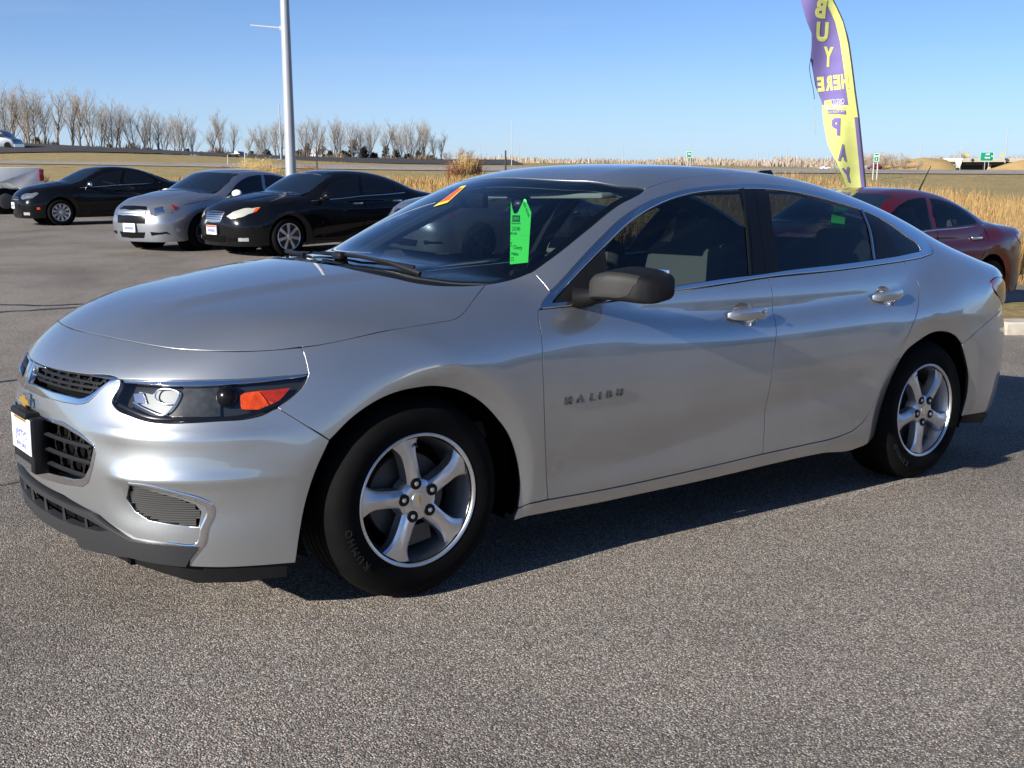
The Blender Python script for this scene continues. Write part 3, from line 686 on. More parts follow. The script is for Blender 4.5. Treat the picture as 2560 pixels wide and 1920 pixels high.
# keep the grass sheet below the paving
def _gz_sheet():
    X, Y = unpolar(_ls, _ds); Z = ground_z(X, Y)-.06*(1-ss(-1.5, .5, edge_s(X, Y))); n, k = _ls.shape
    V = np.stack([X, Y, Z], -1).reshape(-1, 3); F = [(i*k+j, i*k+j+1, (i+1)*k+j+1, (i+1)*k+j) for i in range(n-1) for j in range(k-1)]
    a, b_, c = V[F[0][0]], V[F[0][1]], V[F[0][2]]
    if np.cross(b_-a, c-a)[2] < 0: F = [f[::-1] for f in F]
    o = link('grassland', mesh('grassland', V, F, True), M['field']); o['kind'] = 'structure'
_gz_sheet()
_ll = np.concatenate([np.linspace(-60, -12, 40), np.linspace(-12, 14, 81)[1:], np.linspace(14, 45, 26)[1:]])
_t = np.linspace(0, 1, 90)**1.35
_lot_l = np.repeat(_ll[None], 90, 0); _lot_d = -30+_t[:, None]*(np.interp(_ll, _EL, _ED)-.2*np.sin(_ll*1.7)+30)[None]
sheet('car_park', _lot_l, _lot_d, M['asphalt'], 0.0)
# roads
_rl = np.linspace(-260, 260, 131)
sheet('road', np.repeat(_rl[None], 4, 0), np.stack([95-.22*_rl, 100.6-.22*_rl, 106.3-.22*_rl, 112-.22*_rl]), M['road'], .06)
sheet('road_line', np.repeat(_rl[None], 2, 0), np.stack([96.6-.22*_rl, 96.85-.22*_rl]), mat('road_paint', (.7, .7, .66), .7), .075)
_t2 = np.linspace(-.15, 1.3, 60)
_ha = np.array([[-64, 140], [-13, 200]]); _hb = np.array([[-73, 160], [-17, 270]])
_pa = _ha[0]+(_ha[1]-_ha[0])*_t2[:, None]; _pb = _hb[0]+(_hb[1]-_hb[0])*_t2[:, None]
_k = np.linspace(0, 1, 5)[:, None]
sheet('highway', _pa[:, 0][None]*(1-_k)+_pb[:, 0][None]*_k, _pa[:, 1][None]*(1-_k)+_pb[:, 1][None]*_k, M['highway'], .12+.85*_k)
# tar-filled joints in the car park
def groundstrip(name, px, w, m, dz=.004, d1=40):
    P = [on_ground(a, b, 2, d1)[0] for a, b in px]; P = lin(np.array(P), .12)
    rng = random.Random(len(px)*7+int(px[0][1])); V = []; F = []
    for i, p in enumerate(P):
        t = P[min(i+1, len(P)-1)]-P[max(i-1, 0)]; nrm = np.array([-t[1], t[0], 0]); nrm /= np.linalg.norm(nrm); ww = w*(.6+.6*rng.random())*.5; jit = nrm*(rng.random()-.5)*w*.8
        for s in (-1, 1):
            q = p+nrm*ww*s+jit; V.append((q[0], q[1], float(ground_z(q[0], q[1]))+dz))
    for i in range(len(P)-1): F.append((2*i, 2*i+1, 2*i+3, 2*i+2))
    if np.cross(np.subtract(V[1], V[0]), np.subtract(V[3], V[0]))[2] < 0: F = [f[::-1] for f in F]
    o = link(name, mesh(name, V, F), m); o['kind'] = 'structure'
def lin(P, step=.02):
    P = np.asarray(P, float); out = []
    for a, b in zip(P[:-1], P[1:]):
        n = max(1, int(np.linalg.norm(b-a)/step)); out += [a+(b-a)*i/n for i in range(n)]
    return np.array(out+[P[-1]])
groundstrip('tar_joint', [(-150, 766), (0, 763), (120, 764), (240, 760)], .10, M['sealant'])
groundstrip('tar_joint', [(-150, 792), (0, 780), (100, 775), (215, 766)], .10, M['sealant'])
groundstrip('tar_joint', [(-120, 962), (0, 955), (60, 947), (140, 938)], .055, M['sealant'])
groundstrip('tar_joint', [(-60, 1226), (0, 1215), (60, 1203), (180, 1180)], .010, M['sealant'])
def scuff_mat():
    m = mat('paint_scuff', (.62, .57, .50), .9, spec=.1); g = NT(m); n = g.n('ShaderNodeTexNoise', Scale=55.0, Detail=4.0, Roughness=.7); g.l(g.coord(), n.inputs['Vector'])
    r = g.ramp(n.outputs[0], [(.50, (0, 0, 0)), (.62, (.6, .6, .6))]); g.l(r.outputs[0], g.p.inputs['Alpha']); return m
M['scuff'] = scuff_mat()
groundstrip('worn_line', [(1830, 1312), (1990, 1275), (2160, 1232), (2340, 1188)], .045, M['scuff'])
groundstrip('worn_line', [(2060, 1322), (2230, 1290)], .03, M['scuff'])
# concrete kerb and its island at the right
def kerb():
    p0, d_ = on_ground(2522, 838, 5, 20); dirv = np.array([math.cos(YAW), -math.sin(YAW), 0])*.95+np.array([math.sin(YAW), math.cos(YAW), 0])*.12
    dirv /= np.linalg.norm(dirv); nv = np.array([-dirv[1], dirv[0], 0])
    mb = MB(); V = []
    for i in range(9):
        q = p0+dirv*(i*.6-.02)
        for (o, z) in ((0, -.1), (0, .11), (.02, .13), (.30, .135), (.32, -.1)):
            r = q+nv*o; V.append((r[0], r[1], float(ground_z(r[0], r[1]))+z))
    F = []
    for i in range(8):
        for k in range(4): F.append((i*5+k, (i+1)*5+k, (i+1)*5+k+1, i*5+k+1))
    F.append((0, 1, 2, 3, 4)); F.append((40, 44, 43, 42, 41)); mb.add(V, F)
    o = mb.build('kerb', M['concrete']); o['kind'] = 'structure'
    V = []
    for i in range(9):
        q = p0+dirv*(i*.6-.02)
        for o in (.31, 2.2):
            r = q+nv*o; V.append((r[0], r[1], float(ground_z(r[0], r[1]))+.11))
    o = link('verge', mesh('verge', V, [(2*i, 2*i+2, 2*i+3, 2*i+1) for i in range(8)]), M['field']); o['kind'] = 'structure'
    return p0, dirv, nv
KERB = kerb()
# ------------------------------------------------------------------ the silver car
B = Malibu(); f0 = B.f
PY, PZ, PD = Proj('y'), Proj('z'), Proj('d'); PC = Proj('c', -.15); PR = Proj('r', 3.0)
car = empty('silver_sedan', 'silver four-door sedan nearest the camera with a green card behind its windscreen', 'car', mat=CARM, group=None)
def P3(*a): return np.array(a, float)
def cat_(*a): return np.concatenate([np.atleast_2d(np.asarray(q, float)) for q in a])
def rev(a): return np.asarray(a)[::-1]
def mir(Q): return Q*[1, -1, 1]
S = M['silver']
manual_ditch = onto(f0, PZ, [(2.0, -.490), (2.2, -.487), (2.5, -.492), (2.75, -.515), (3.0, -.55), (3.25, -.59), (3.45, -.62), (3.62, -.64), (3.78, -.62)])
lampR2 = np.array([(67.3, .925), (62, .942), (58, .94), (45, .935), (26, .93), (26, .84), (40, .82), (50, .80), (56.5, .797), (61, .839), (67, .893)])
lampR2[:, 0] *= rad(1)*.85
lampR = onto(f0, PR, lampR2)
LL = L['lamp']
# -- sheet metal
fender = loop(L['hoodB'], L['hoodC'], L['fentop'], L['apseam'], L['apfoot'], L['doorF'], L['fenbot'], L['archF1'], rev(L['cutB']), LL[10:14], rev(L['cutA']), step=.015)
panel('fender', f0, PD, fender, S, car, sp=.015)
fdoor = panel('front_door', f0, PY, loop(L['doorF'], L['doorbotF'], rev(L['doorB']), rev(L['beltF'])), S, car, sp=.028, gap=.0028,
              holes=[onto(f0, PY, [(1.535+.062*math.cos(a)-.010*math.sin(a), .858+.044*math.sin(a)) for a in np.linspace(0, 2*math.pi, 24)[:-1]])])
rdoor = panel('rear_door', f0, PY, loop(L['doorB'], L['doorbotR'], L['doorR'], rev(L['beltR'])), S, car, sp=.028, gap=.0028,
              holes=[onto(f0, PY, [(2.483+.062*math.cos(a)-.010*math.sin(a), .891+.042*math.sin(a)) for a in np.linspace(0, 2*math.pi, 24)[:-1]])])
tl_top = lampR[[4, 3, 2, 1, 0]]
bs_rear = cat_(manual_ditch[-1], onto(f0, PR, [(rad(34)*.85, .955)]), onto(f0, PR, [(rad(34)*.85, .937)]))
side = loop(rev(L['fenbot']), L['doorbotF'], L['doorbotR'], L['doorR'], L['beltQ'], rev(L['dlotop']), rev(L['apfoot']), rev(L['apseam']),
            cat_(L['apseam'][0], L['wsside'][3:]), L['ditch'], cat_(L['ditch'][-1], manual_ditch), bs_rear, cat_(bs_rear[-1], lampR[3], lampR[2], lampR[1], lampR[0]),
            cat_(lampR[0], lampR[10], lampR[9], lampR[8]), cat_(lampR[8], L['cutR'][-1]), rev(L['cutR']), rev(L['archR1']), rev(L['rockbot']), cat_(L['rockbot'][0], L['fenbot'][-1]))
panel('body_side', f0, PD, side, S, car, sp=.020, gap=.0025)
hc = P3(-.808, 0, .859)
hA = cat_(hc, L['hoodA'][1:]); cw = cat_(L['cowl'][:-1], (.03, -.34, 1.06), (.012, -.18, 1.07), (.004, 0, 1.074))
def full(h): return cat_(h, mir(h[::-1][1:-1]))
hl = cat_(*[spl(q, .02)[:-1] for q in (hA, L['hoodB'], L['hoodC'], cw)], cw[-1])
def sym(*segs, step=.02):
    q = cat_(*[spl(s, step)[:-1] for s in segs], segs[-1][-1]); return cat_(q, mir(q[::-1])[1:-1])
panel('hood', f0, PZ, sym(hA, L['hoodB'], L['hoodC'], cw), S, car, both=False, sp=.025)
wh = cat_(rev(L['wshead'])[1:], )  # centre -> corner
whc = cat_((.935, 0, 1.394), L['wshead'][3], L['wshead'][2], L['wshead'][1], L['wshead'][0])
rt = onto(f0, PZ, [(2.5, -.492), (2.57, -.35), (2.61, -.18), (2.62, 0)])
panel('roof', f0, PZ, sym(whc, L['ditch'], cat_(L['ditch'][-1], manual_ditch[:3]), rt), S, car, both=False, sp=.03)
rwb = onto(f0, PZ, [(3.45, -.62), (3.50, -.4), (3.53, -.2), (3.54, 0)])
panel('rear_window', f0, PZ, sym(rev(rt), manual_ditch[2:7], rwb), M['glass_side'], car, both=False, sp=.05, off=-.003, depth=.006)
tlid = onto(f0, PZ, [(3.78, -.62), (3.83, -.4), (3.86, -.2), (3.865, 0)])
panel('trunk_lid', f0, PZ, sym(rev(rwb), manual_ditch[6:], tlid), S, car, both=False, sp=.035)
def q2(pts): return np.array([(rad(a)*.85, z) for a, z in pts])
def symq(pts): Q = q2(pts); return np.concatenate([Q, (Q*[-1, 1])[::-1]])
panel('trunk_face', f0, PR, symq([(0, .785), (20, .785), (33, .79), (34, .95), (20, .965), (0, .972)]), S, car, both=False, sp=.04, is2d=True)
rb = PR.to2(cat_(L['archR2'], ))
cr = PR.to2(rev(L['cutR']))
rbq = np.concatenate([q2([(0, .778), (20, .778), (40, .778)]), spl(cr, .03), spl(rb, .03)[1:], q2([(60, .25), (40, .245), (20, .24), (0, .24)])])
rbq = np.concatenate([rbq, (rbq*[-1, 1])[::-1]])
panel('rear_bumper', f0, PR, rbq, S, car, both=False, sp=.04, is2d=True)
panel('rear_valance', f0, PR, symq([(0, .24), (20, .24), (40, .245), (60, .25), (75, .262), (75, .22), (60, .19), (20, .17), (0, .17)]), M['black_plastic'], car, both=False, sp=.05, is2d=True)
panel('tail_lamp', f0, PR, lampR, M['redlens'], car, sp=.03, off=.003)
# -- nose
def ctr(a, y=0.0): a = np.array(a); a = a[a[:, 1] < -.05]; return a
ug = L['ugr']; ugi = L['ugri']
ugtop = cat_((-.922, 0, .750), ug[1:5])                       # centre -> lamp corner, along the top edge
ugbot = cat_((-.957, 0, .660), ug[12], ug[11], ug[10], ug[9], ug[8], ug[7], ug[6], ug[5], ug[4])
bl = L['bumplow']; bl = bl[bl[:, 1] < -.1]
bumpbot = cat_(rev(bl), (-.955, -.12, .358), (-.958, 0, .358))
def lin(P, step=.02):
    P = np.asarray(P, float); out = []
    for a, b in zip(P[:-1], P[1:]):
        n = max(1, int(np.linalg.norm(b-a)/step)); out += [a+(b-a)*i/n for i in range(n)]
    return np.array(out+[P[-1]])
bump = sym(ugbot, cat_(ug[4], LL[0:11]), L['cutB'], L['archF2'], step=.015)
_bb = lin(cat_(L['archF2'][-1], bumpbot)); _n = len(bump)
_hf = cat_(*[spl(s_, .015)[:-1] for s_ in (ugbot, cat_(ug[4], LL[0:11]), L['cutB'], L['archF2'])], _bb)
bump = cat_(_hf, mir(_hf[::-1])[1:-1])
lg = L['lgr']; lgo = cat_((-.962, 0, .600), lg[1:11], (-.957, 0, .378)); lgi = cat_((-.962, 0, .588), L['lgri'][1:10], (-.956, 0, .406))
def symopen(a): return cat_(a, mir(a[::-1])[1:-1])
fogi = loop(*[cat_(L['fogin'][i], L['fogin'][(i+1) % 10]) for i in range(10)], step=.03)
lgo_s, lgi_s = symopen(lgo), symopen(lgi)
panel('front_bumper', f0, PC, bump, S, car, both=False, sp=.018, gap=.002, holes=[lgo_s, fogi, mir(fogi)])
nose = sym(hA, L['cutA'], LL[13:19], rev(ugtop)[:-1] if False else rev(ugtop), step=.015)
panel('nose_panel', f0, PC, nose, S, car, both=False, sp=.02)
# upper grille, one opening each side of the middle
go = cat_((-.920, .070, .750), ug[1:13], (-.955, .070, .660)); gi = cat_((-.921, .030, .744), ugi[1:9], (-.950, .030, .686))
go2 = mir(cat_((-.920, -.075, .750), ug[1:13], (-.955, -.075, .660))); gi2 = mir(cat_((-.922, -.12, .744), ugi[2:8], (-.945, -.12, .686)))
CH = M['chrome']
for o_, i_ in ((go, gi), (go2, gi2)): panel('upper_grille_frame', f0, PC, o_, CH, car, both=False, sp=.02, holes=[i_], off=.004, fillet=.005)
for o_ in (go, go2): panel('upper_grille_mesh', f0, PC, o_, M['dark'], car, both=False, sp=.05, off=-.055, depth=.0, gap=.0)
panel('lower_grille_frame', f0, PC, lgo_s, CH, car, both=False, sp=.02, holes=[lgi_s], off=.003, fillet=.004)
panel('lower_grille_mesh', f0, PC, lgo_s, M['dark'], car, both=False, sp=.05, off=-.06, depth=.0, gap=.0)
def hexgrille(name, poly3, w, h, bar, off, m, parent, both=True, dep=.012):
    Q = PC.to2(poly3); lo, hi = Q.min(0), Q.max(0); V = []; F = []; N = []
    seen = set()
    for j in range(int((hi[1]-lo[1])/h)+2):
        for i in range(int((hi[0]-lo[0])/w)+2):
            c = np.array([lo[0]+(i+.5*(j % 2))*w, lo[1]+j*h])
            hx = [c+np.array(q) for q in ((-w*.33, h*.5), (w*.33, h*.5), (w*.5, 0), (w*.33, -h*.5), (-w*.33, -h*.5), (-w*.5, 0))]
            for a, b in zip(hx, hx[1:]+hx[:1]):
                k = tuple(np.round((a+b)/2, 3))
                if k in seen or not inpoly(np.array([a]), Q)[0] or not inpoly(np.array([b]), Q)[0]: continue
                seen.add(k)
                d = (b-a)/np.linalg.norm(b-a); n2 = np.array([-d[1], d[0]])*bar
                q4 = np.array([a-n2, b-n2, b+n2, a+n2]); P = onto(f0, PC, q4, off); P2 = onto(f0, PC, q4, off-dep); s = len(V)
                V += list(P)+list(P2)
                for t in ((0, 1, 2, 3), (0, 1, 5, 4), (1, 2, 6, 5), (2, 3, 7, 6), (3, 0, 4, 7)): F.append(tuple(s+x for x in t))
    V = np.array(V)
    link(name, mesh(name, V, F), m, parent)
    if both: link(name, mesh(name, V*[1, -1, 1], [t[::-1] for t in F]), m, parent)
for i_ in (gi, gi2): hexgrille('grille_honeycomb', i_, .075, .030, .0035, -.022, M['black_plastic'], car, both=False)
hexgrille('grille_honeycomb', lgi_s, .085, .052, .0045, -.030, M['black_plastic'], car, both=False)
def barline(px3, w, hgt, off, name, m=None, both=True):
    return strip(name, f0, spl(np.array(px3), .03), w, hgt, m or M['chrome_satin'], car, both=both, off=off)
zc = [(-.925, .03, .722), (-.918, -.06, .722), (-.900, -.25, .722), (-.878, -.37, .722), (-.862, -.432, .722)]
barline(onto(f0, PC, PC.to2(np.array(zc))), .010, .010, -.012, 'grille_bar', M['black_plastic'])
for z in (.542, .492, .445):
    yy = [-.46, -.3, -.15, 0, .15, .3, .46]
    if z < .46: yy = [-.43, -.3, -.15, 0, .15, .3, .43]
    pts = onto(f0, PC, PC.to2(np.array([(-.93, y, z) for y in yy])))
    strip('grille_bar', f0, spl(pts, .03), .011, .014, M['black_plastic'], car, both=False, off=-.014)
# bow-tie emblem on the nose
def onplane(name, V, F, m, parent, O, ex, ey, ez=None):
    ex, ey = Vector(ex).normalized(), Vector(ey).normalized(); ez = Vector(ez) if ez else ex.cross(ey)
    O = Vector(O); return link(name, mesh(name, [O+ex*v[0]+ey*v[1]+ez*v[2] for v in V], F), m, parent)
def bowtie(w, h, s, dep):
    p = [(-w, -h*.5+s), (-w*.38, -h*.5+s*0), (-w*.38, -h), (w*.30, -h), (w*.42, -h*.5), (w, -h*.5), (w*.86, h*.5), (w*.38, h*.5), (w*.38, h), (-w*.30, h), (-w*.42, h*.5), (-w*.86, h*.5)]
    n = len(p); V = [(x, y, 0) for x, y in p]+[(x, y, dep) for x, y in p]
    F = [tuple(range(n, 2*n))]+[(i, (i+1) % n, n+(i+1) % n, n+i) for i in range(n)]
    return V, F
Pn = onto(f0, PC, np.array([(0., .632)]))[0]
V, F = bowtie(.068, .024, 0, .012); onplane('nose_emblem_rim', V, F, CH, car, Pn-[.002, 0, 0], (0, -1, 0), (0, 0, 1))
V, F = bowtie(.060, .018, 0, .016); onplane('nose_emblem', V, F, M['gold'], car, Pn-[.002, 0, 0], (0, -1, 0), (0, 0, 1))
# number plate and its bracket
mb = MB(); mb.box((-.972, -.025, .503), (.050, .25, .185)); mb.box((-.985, -.02, .597), (.045, .19, .026))
mb.build('plate_bracket', M['black_plastic'], car, bevel=.008)
mb = MB(); mb.box((-1.0, -.03, .530), (.005, .232, .118)); pl = mb.build('license_plate', M['white_plate'], car, bevel=.002)
mb = MB(); mb.box((-.998, -.025, .430), (.004, .20, .026)); mb.build('plate_bracket_strip', M['chrome_satin'], car)
V, F = text_geo('Jerrys', .060, .0004); onplane('plate_print', V, F, M['plate_ink'], pl, (-1.0032, -.034, .517), (0, -1, .0), (0, 0, 1))
V, F = text_geo('AUTO SALES', .022, .0004); onplane('plate_print', V, F, M['plate_ink'], pl, (-1.0032, -.03, .486), (0, -1, 0), (0, 0, 1))
mb = MB(); mb.box((-1.0032, -.03, .580), (.001, .15, .008)); mb.build('plate_slot', M['gold'], pl)
# fog lamp insert with ribs, chrome hook round it
panel('fog_recess', f0, PC, fogi, M['dark'], car, sp=.03, off=-.035, depth=0, gap=-.002)
Fq = PC.to2(fogi); V = []; F = []
zs = np.linspace(Fq[:, 1].min()+.006, Fq[:, 1].max()-.006, 17)
for z in zs:
    us = np.arange(Fq[:, 0].min(), Fq[:, 0].max(), .012); ok = inpoly(np.stack([us, us*0+z], 1), Fq); us = us[ok]
    if len(us) < 2: continue
    for sgn in (1,):
        a = onto(f0, PC, np.stack([us, us*0+z-.0022], 1), -.010); b = onto(f0, PC, np.stack([us, us*0+z+.0012], 1), -.006); c = onto(f0, PC, np.stack([us, us*0+z+.0026], 1), -.02)
        s = len(V); n = len(us); V += list(a)+list(b)+list(c)
        for i in range(n-1): F += [(s+i, s+i+1, s+n+i+1, s+n+i), (s+n+i, s+n+i+1, s+2*n+i+1, s+2*n+i)]
V = np.array(V)
for sg in (1, -1): link('fog_insert_ribs', mesh('fog_insert_ribs', V*[1, sg, 1], F), M['rib'], car)['kind'] = 'stuff'
fc = L['fogchrome']; fl = spl(fc[:9], .012); wd = np.interp(np.linspace(0, 1, len(fl)), [0, .12, .45, .8, 1], [.004, .016, .022, .024, .006])
fl = onto(f0, PC, PC.to2(fl)); strip('fog_trim', f0, fl, wd, .007, CH, car, off=.0)
# splitter, lower intake, air dam
sb = L['splitbot']; sb = sb[sb[:, 1] < -.2]; st = L['splittop']; st = st[st[:, 1] < -.2]
sbot = cat_((-.945, 0, .225), (-.942, -.1, .226), sb); stop_ = cat_((-.955, 0, .345), (-.953, -.1, .344), st)
spq = cat_(lin(sbot), st[-1]); spq = cat_(spq, lin(rev(stop_))[1:])
spl_out = cat_(spq, mir(spq[::-1])[1:-1])

itq = lin(cat_((-.955, 0, .326), (-.94, -.25, .326), (-.90, -.42, .317), (-.873, -.520, .297), (-.87, -.46, .284), (-.90, -.30, .274), (-.94, 0, .270)), .02)
itk = cat_(itq, mir(itq[::-1])[1:-1])
panel('front_splitter', f0, PC, spl_out, M['splitter'], car, both=False, sp=.02, off=.014, depth=.03, gap=.0, holes=[itk])
panel('lower_intake', f0, PC, itk, M['dark'], car, both=False, sp=.03, off=-.030, depth=0, gap=-.022)
for y in (-.40, -.24, -.08, .08, .24, .40):
    mb = MB(); p = onto(f0, PC, PC.to2(np.array([(-.93, y, .323), (-.93, y, .272)])), .002); mb.tube([tuple(p[0]), tuple(p[1])], [.004, .009], 5)
    mb.build('intake_rib', M['splitter'], car)
dam = np.array([(0, .215), (25, .215), (45, .21), (62, .205), (70.5, .20), (70.5, .148), (62, .143), (53, .145), (46, .172), (36, .19), (20, .195), (0, .195)]); dam[:, 0] *= rad(1)*.85
dam = np.concatenate([dam, (dam*[-1, 1])[::-1]])
panel('air_dam', f0, PC, dam, M['black_plastic'], car, both=False, sp=.03, off=-.02, is2d=True)
# -- headlamps
def px_on(Q3, off): return onto(f0, PC, PC.to2(np.array(Q3)), off)
lampo = loop(*[cat_(LL[i], LL[(i+1) % len(LL)]) for i in range(len(LL))], step=.02)
lens = panel('headlamp', f0, PC, lampo, M['lens'], car, sp=.02, off=.0015, depth=.01)
def both_(name, V, F, m, parents, N=None):
    for p, sg in zip(parents, (1, -1)):
        FF = F if sg > 0 else [tuple(t[::-1]) for t in F]
        o = link(name, mesh(name, np.asarray(V)*[1, sg, 1], FF, True) if N is None else nmesh(name, np.asarray(V)*[1, sg, 1], N*[1, sg, 1], FF), m, p)
g = panel_geo(f0, PC, lampo, sp=.03, off=-.055, depth=0, gap=-.003); both_('bezel', g[0], g[2], M['lamp_black'], lens, g[1])
a = px_on(lampo, -.006); b = px_on(lampo, -.056); n = len(a)
both_('bucket_wall', cat_(a, b), [(i, (i+1) % n, n+(i+1) % n, n+i) for i in range(n)], M['lamp_black'], lens)
# bezel pieces: dull inner wall, bright reflectors, projector, amber marker, chrome strip
def pc_poly(pts3, off, name, m, sp=.02, dep=.012):
    g = panel_geo(f0, PC, np.array(pts3), sp=sp, off=off, depth=dep, gap=0); both_(name, g[0], g[2], m, lens, g[1])
A3 = {}
strip_l = L['lampstrip']; top_l = cat_(LL[18], LL[17], LL[16], LL[15], LL[14], LL[13])
pc_poly(cat_(top_l*[1, 1, 1]-[0, 0, .002], rev(strip_l)), -.010, 'chrome_strip', CH)
pc_poly(L['amber'], -.014, 'amber_marker', M['amber'])
_am = L['amber']; pc_poly(cat_(_am[3], _am[4], _am[5], _am[5]*.5+_am[6]*.5, _am[3]*.45+_am[6]*.55), -.0115, 'amber_upper', M['amber_dark'], .01, .004)
g = strip_geo(f0, px_on(spl(cat_(_am[3]*.9+_am[2]*.1, _am[3]*.5+_am[6]*.5, _am[6]), .006), -.008), .003, .002); both_('marker_rib', g[0], g[2], M['amber'], lens, g[1])
g = strip_geo(f0, px_on(spl(cat_(LL[2], LL[4], LL[6], LL[8], LL[10]), .02)+[0, 0, .010], -.010), .012, .004); both_('lower_bezel_lip', g[0], g[2], M['gloss_black'], lens, g[1])
pc_poly(L['bowlA'], -.045, 'reflector_bowl', M['bowl'])
pc_poly(L['refl1'], -.036, 'reflector_facet', M['reflector'])
pc_poly(L['greywall'], -.040, 'inner_wall', M['lamp_grey'])
g = strip_geo(f0, px_on(spl(L['bowlline'], .008), -.030), .005, .004); both_('light_guide', g[0], g[2], M['reflector'], lens, g[1])
pp = px_on(L['proj'], -.040)[0]
bm = bmesh.new(); bmesh.ops.create_uvsphere(bm, u_segments=24, v_segments=14, radius=.034); me_ = bpy.data.meshes.new('projector_lens'); bm.to_mesh(me_); bm.free()
me_.polygons.foreach_set('use_smooth', [True]*len(me_.polygons))
for p, sg in zip(lens, (1, -1)):
    o = link('projector_lens', me_, M['gloss_black'], p); o.location = (pp[0], pp[1]*sg, pp[2])
# -- glass house
gt, gb = L['gtop'], L['gbot']
belt_all = cat_(L['beltF'], L['beltR'][1:], L['beltQ'][1:])
ring_o = loop(L['dlotop'], rev(belt_all))
ring_i = loop(gt, rev(gb))
panel('window_trim', f0, PD, ring_o, CH, car, sp=.03, holes=[ring_i], off=.004, gap=.004, fillet=.004, depth=.02)
sail = loop(gt[0:3], cat_(gt[2], (.82, -.853, .955)), cat_((.82, -.853, .955), gb[1], gb[0]))
panel('mirror_sail', f0, PY, sail, M['black_plastic'], car, sp=.04, gap=0, depth=.01)
panel('front_window', f0, PY, loop(gt[2:8], L['bp1'], cat_(L['bp1'][2], gb[3], gb[2], (.82, -.853, .955)), cat_((.82, -.853, .955), gt[2])), M['glass_side'], car, sp=.04, off=-.004, depth=.0, gap=-.001)
bpd = L['bpd']
bt = .5*(gt[7]+gt[8]); bb = .5*(L['bp1'][2]+L['bp2'][2]); bm_ = onto(f0, PY, [(1.768, 1.178)])[0]
GB = M['gloss_black']
panel('pillar_cover', f0, PY, loop(cat_(gt[7], bt), cat_(bt, bm_, bb), cat_(bb, L['bp1'][2]), rev(L['bp1'])), GB, car, sp=.04, off=.0, gap=.0015, depth=.01)
panel('pillar_cover', f0, PY, loop(cat_(bt, gt[8]), L['bp2'], cat_(L['bp2'][2], bb), cat_(bb, bm_, bt)), GB, car, sp=.04, off=.0, gap=.0015, depth=.01)
panel('rear_side_window', f0, PY, loop(gt[8:12], L['cp1'], cat_(L['cp1'][2], gb[6], L['bp2'][2]), rev(L['bp2'])), M['glass_side'], car, sp=.04, off=-.004, depth=0, gap=-.001)
cpb = cat_(L['cp1'][2], L['cp2'][2])
panel('pillar_cover', f0, PY, loop(cat_(gt[11], L['cp2'][0]), L['cp2'], rev(cpb), rev(L['cp1'])), GB, car, sp=.04, off=0, gap=.0015, depth=.01)
panel('quarter_window', f0, PY, loop(cat_(L['cp2'][0], gt[12:]), cat_(gt[-1], L['cp2'][2]), rev(L['cp2'])), M['glass_dark'], car, sp=.04, off=-.003, depth=0, gap=0)
strip('window_seal', f0, spl(L['cp1'], .03), .012, .006, M['chrome_satin'], car, off=.0)
strip('window_seal', f0, spl(L['bp1'], .03), .016, .005, M['black_plastic'], car, off=.0)
wsb = onto(f0, PZ, [(.05, 0), (.056, -.18), (.075, -.34), (.12, -.47), (.19, -.59), (.27, -.67), (.41, -.712)])
ws = sym(wsb, cat_(wsb[-1], L['wsside'][1:]), rev(whc))
wsl = panel('windshield', f0, PZ, ws, M['glass_front'], car, both=False, sp=.04, off=-.002, depth=.004, gap=.004)[0]
cowl = sym(rev(cw), cat_(L['wsside'][0], wsb[-1]), rev(wsb)) if False else None
cq = cat_(spl(rev(cw), .03), spl(rev(wsb), .03)); cowl_out = cat_(cq, mir(cq[::-1])[1:-1])
cwn = spl(rev(cw), .03); wsn = spl(wsb, .03)
cs = cat_(cwn[:-1], wsn[::-1]); 
panel('cowl_panel', f0, PZ, cat_(cwn, rev(wsn), mir(wsn)[1:], rev(mir(cwn))[:-1]), M['black_plastic'], car, both=False, sp=.03, off=-.012, depth=.0, gap=-.004)
# ceramic band round the windscreen
band_o = ws; Q = PZ.to2(ws); Qi = inset(Q, .030)
gband = panel_geo(f0, PZ, Q, sp=.05, holes=[Qi], off=-.006, depth=0, gap=.004, is2d=True); link('windshield_band', nmesh('windshield_band', *gband), M['dark'], car)
# sticker on the glass, top of the far half
sq = np.array([(.66, .10), (.84, .10), (.84, .03), (.66, .03)])
st_ = L['sticker']; s2 = PZ.to2(st_)
g = panel_geo(f0, PZ, s2, sp=.02, off=.0015, depth=0, gap=0, is2d=True); stk = link('windshield_sticker', nmesh('windshield_sticker', *g), M['yellow_sticker'], wsl)
c = s2.mean(0); s3 = c+(s2-c)*np.array([.74, .74])
cs_ = [c+(p-c)*.72 for p in s2]
g = panel_geo(f0, PZ, np.array(cs_), sp=.02, off=.0025, depth=0, gap=0, is2d=True); link('sticker_print', nmesh('sticker_print', *g), M['red_print'], stk)
# wipers
mb = MB()
def onw(x, y, o): return tuple(onto(f0, PZ, [(x, y)], o)[0])
mb.tube([onw(.20, -.58, .006), onw(.15, -.45, .016), onw(.12, -.25, .020), onw(.125, .0, .014)], [.009, .008, .007, .006], 6)
mb.tube([onw(.215, -.52, .008), onw(.155, -.25, .009), onw(.14, .1, .008)], .006, 5)
mb.build('wiper', M['black_plastic'], car, smooth=True); mb = MB()
mb.tube([onw(.10, .1, .006), onw(.12, .3, .018), onw(.21, .48, .014)], [.009, .008, .006], 6)
mb.tube([onw(.135, .12, .008), onw(.17, .35, .008), onw(.27, .58, .008)], .006, 5)
mb.build('wiper', M['black_plastic'], car, smooth=True)
mb = MB(); mb.box(onw(.115, -.16, .012), (.04, .07, .028)); mb.build('washer_nozzle', M['black_plastic'], car, bevel=.012)
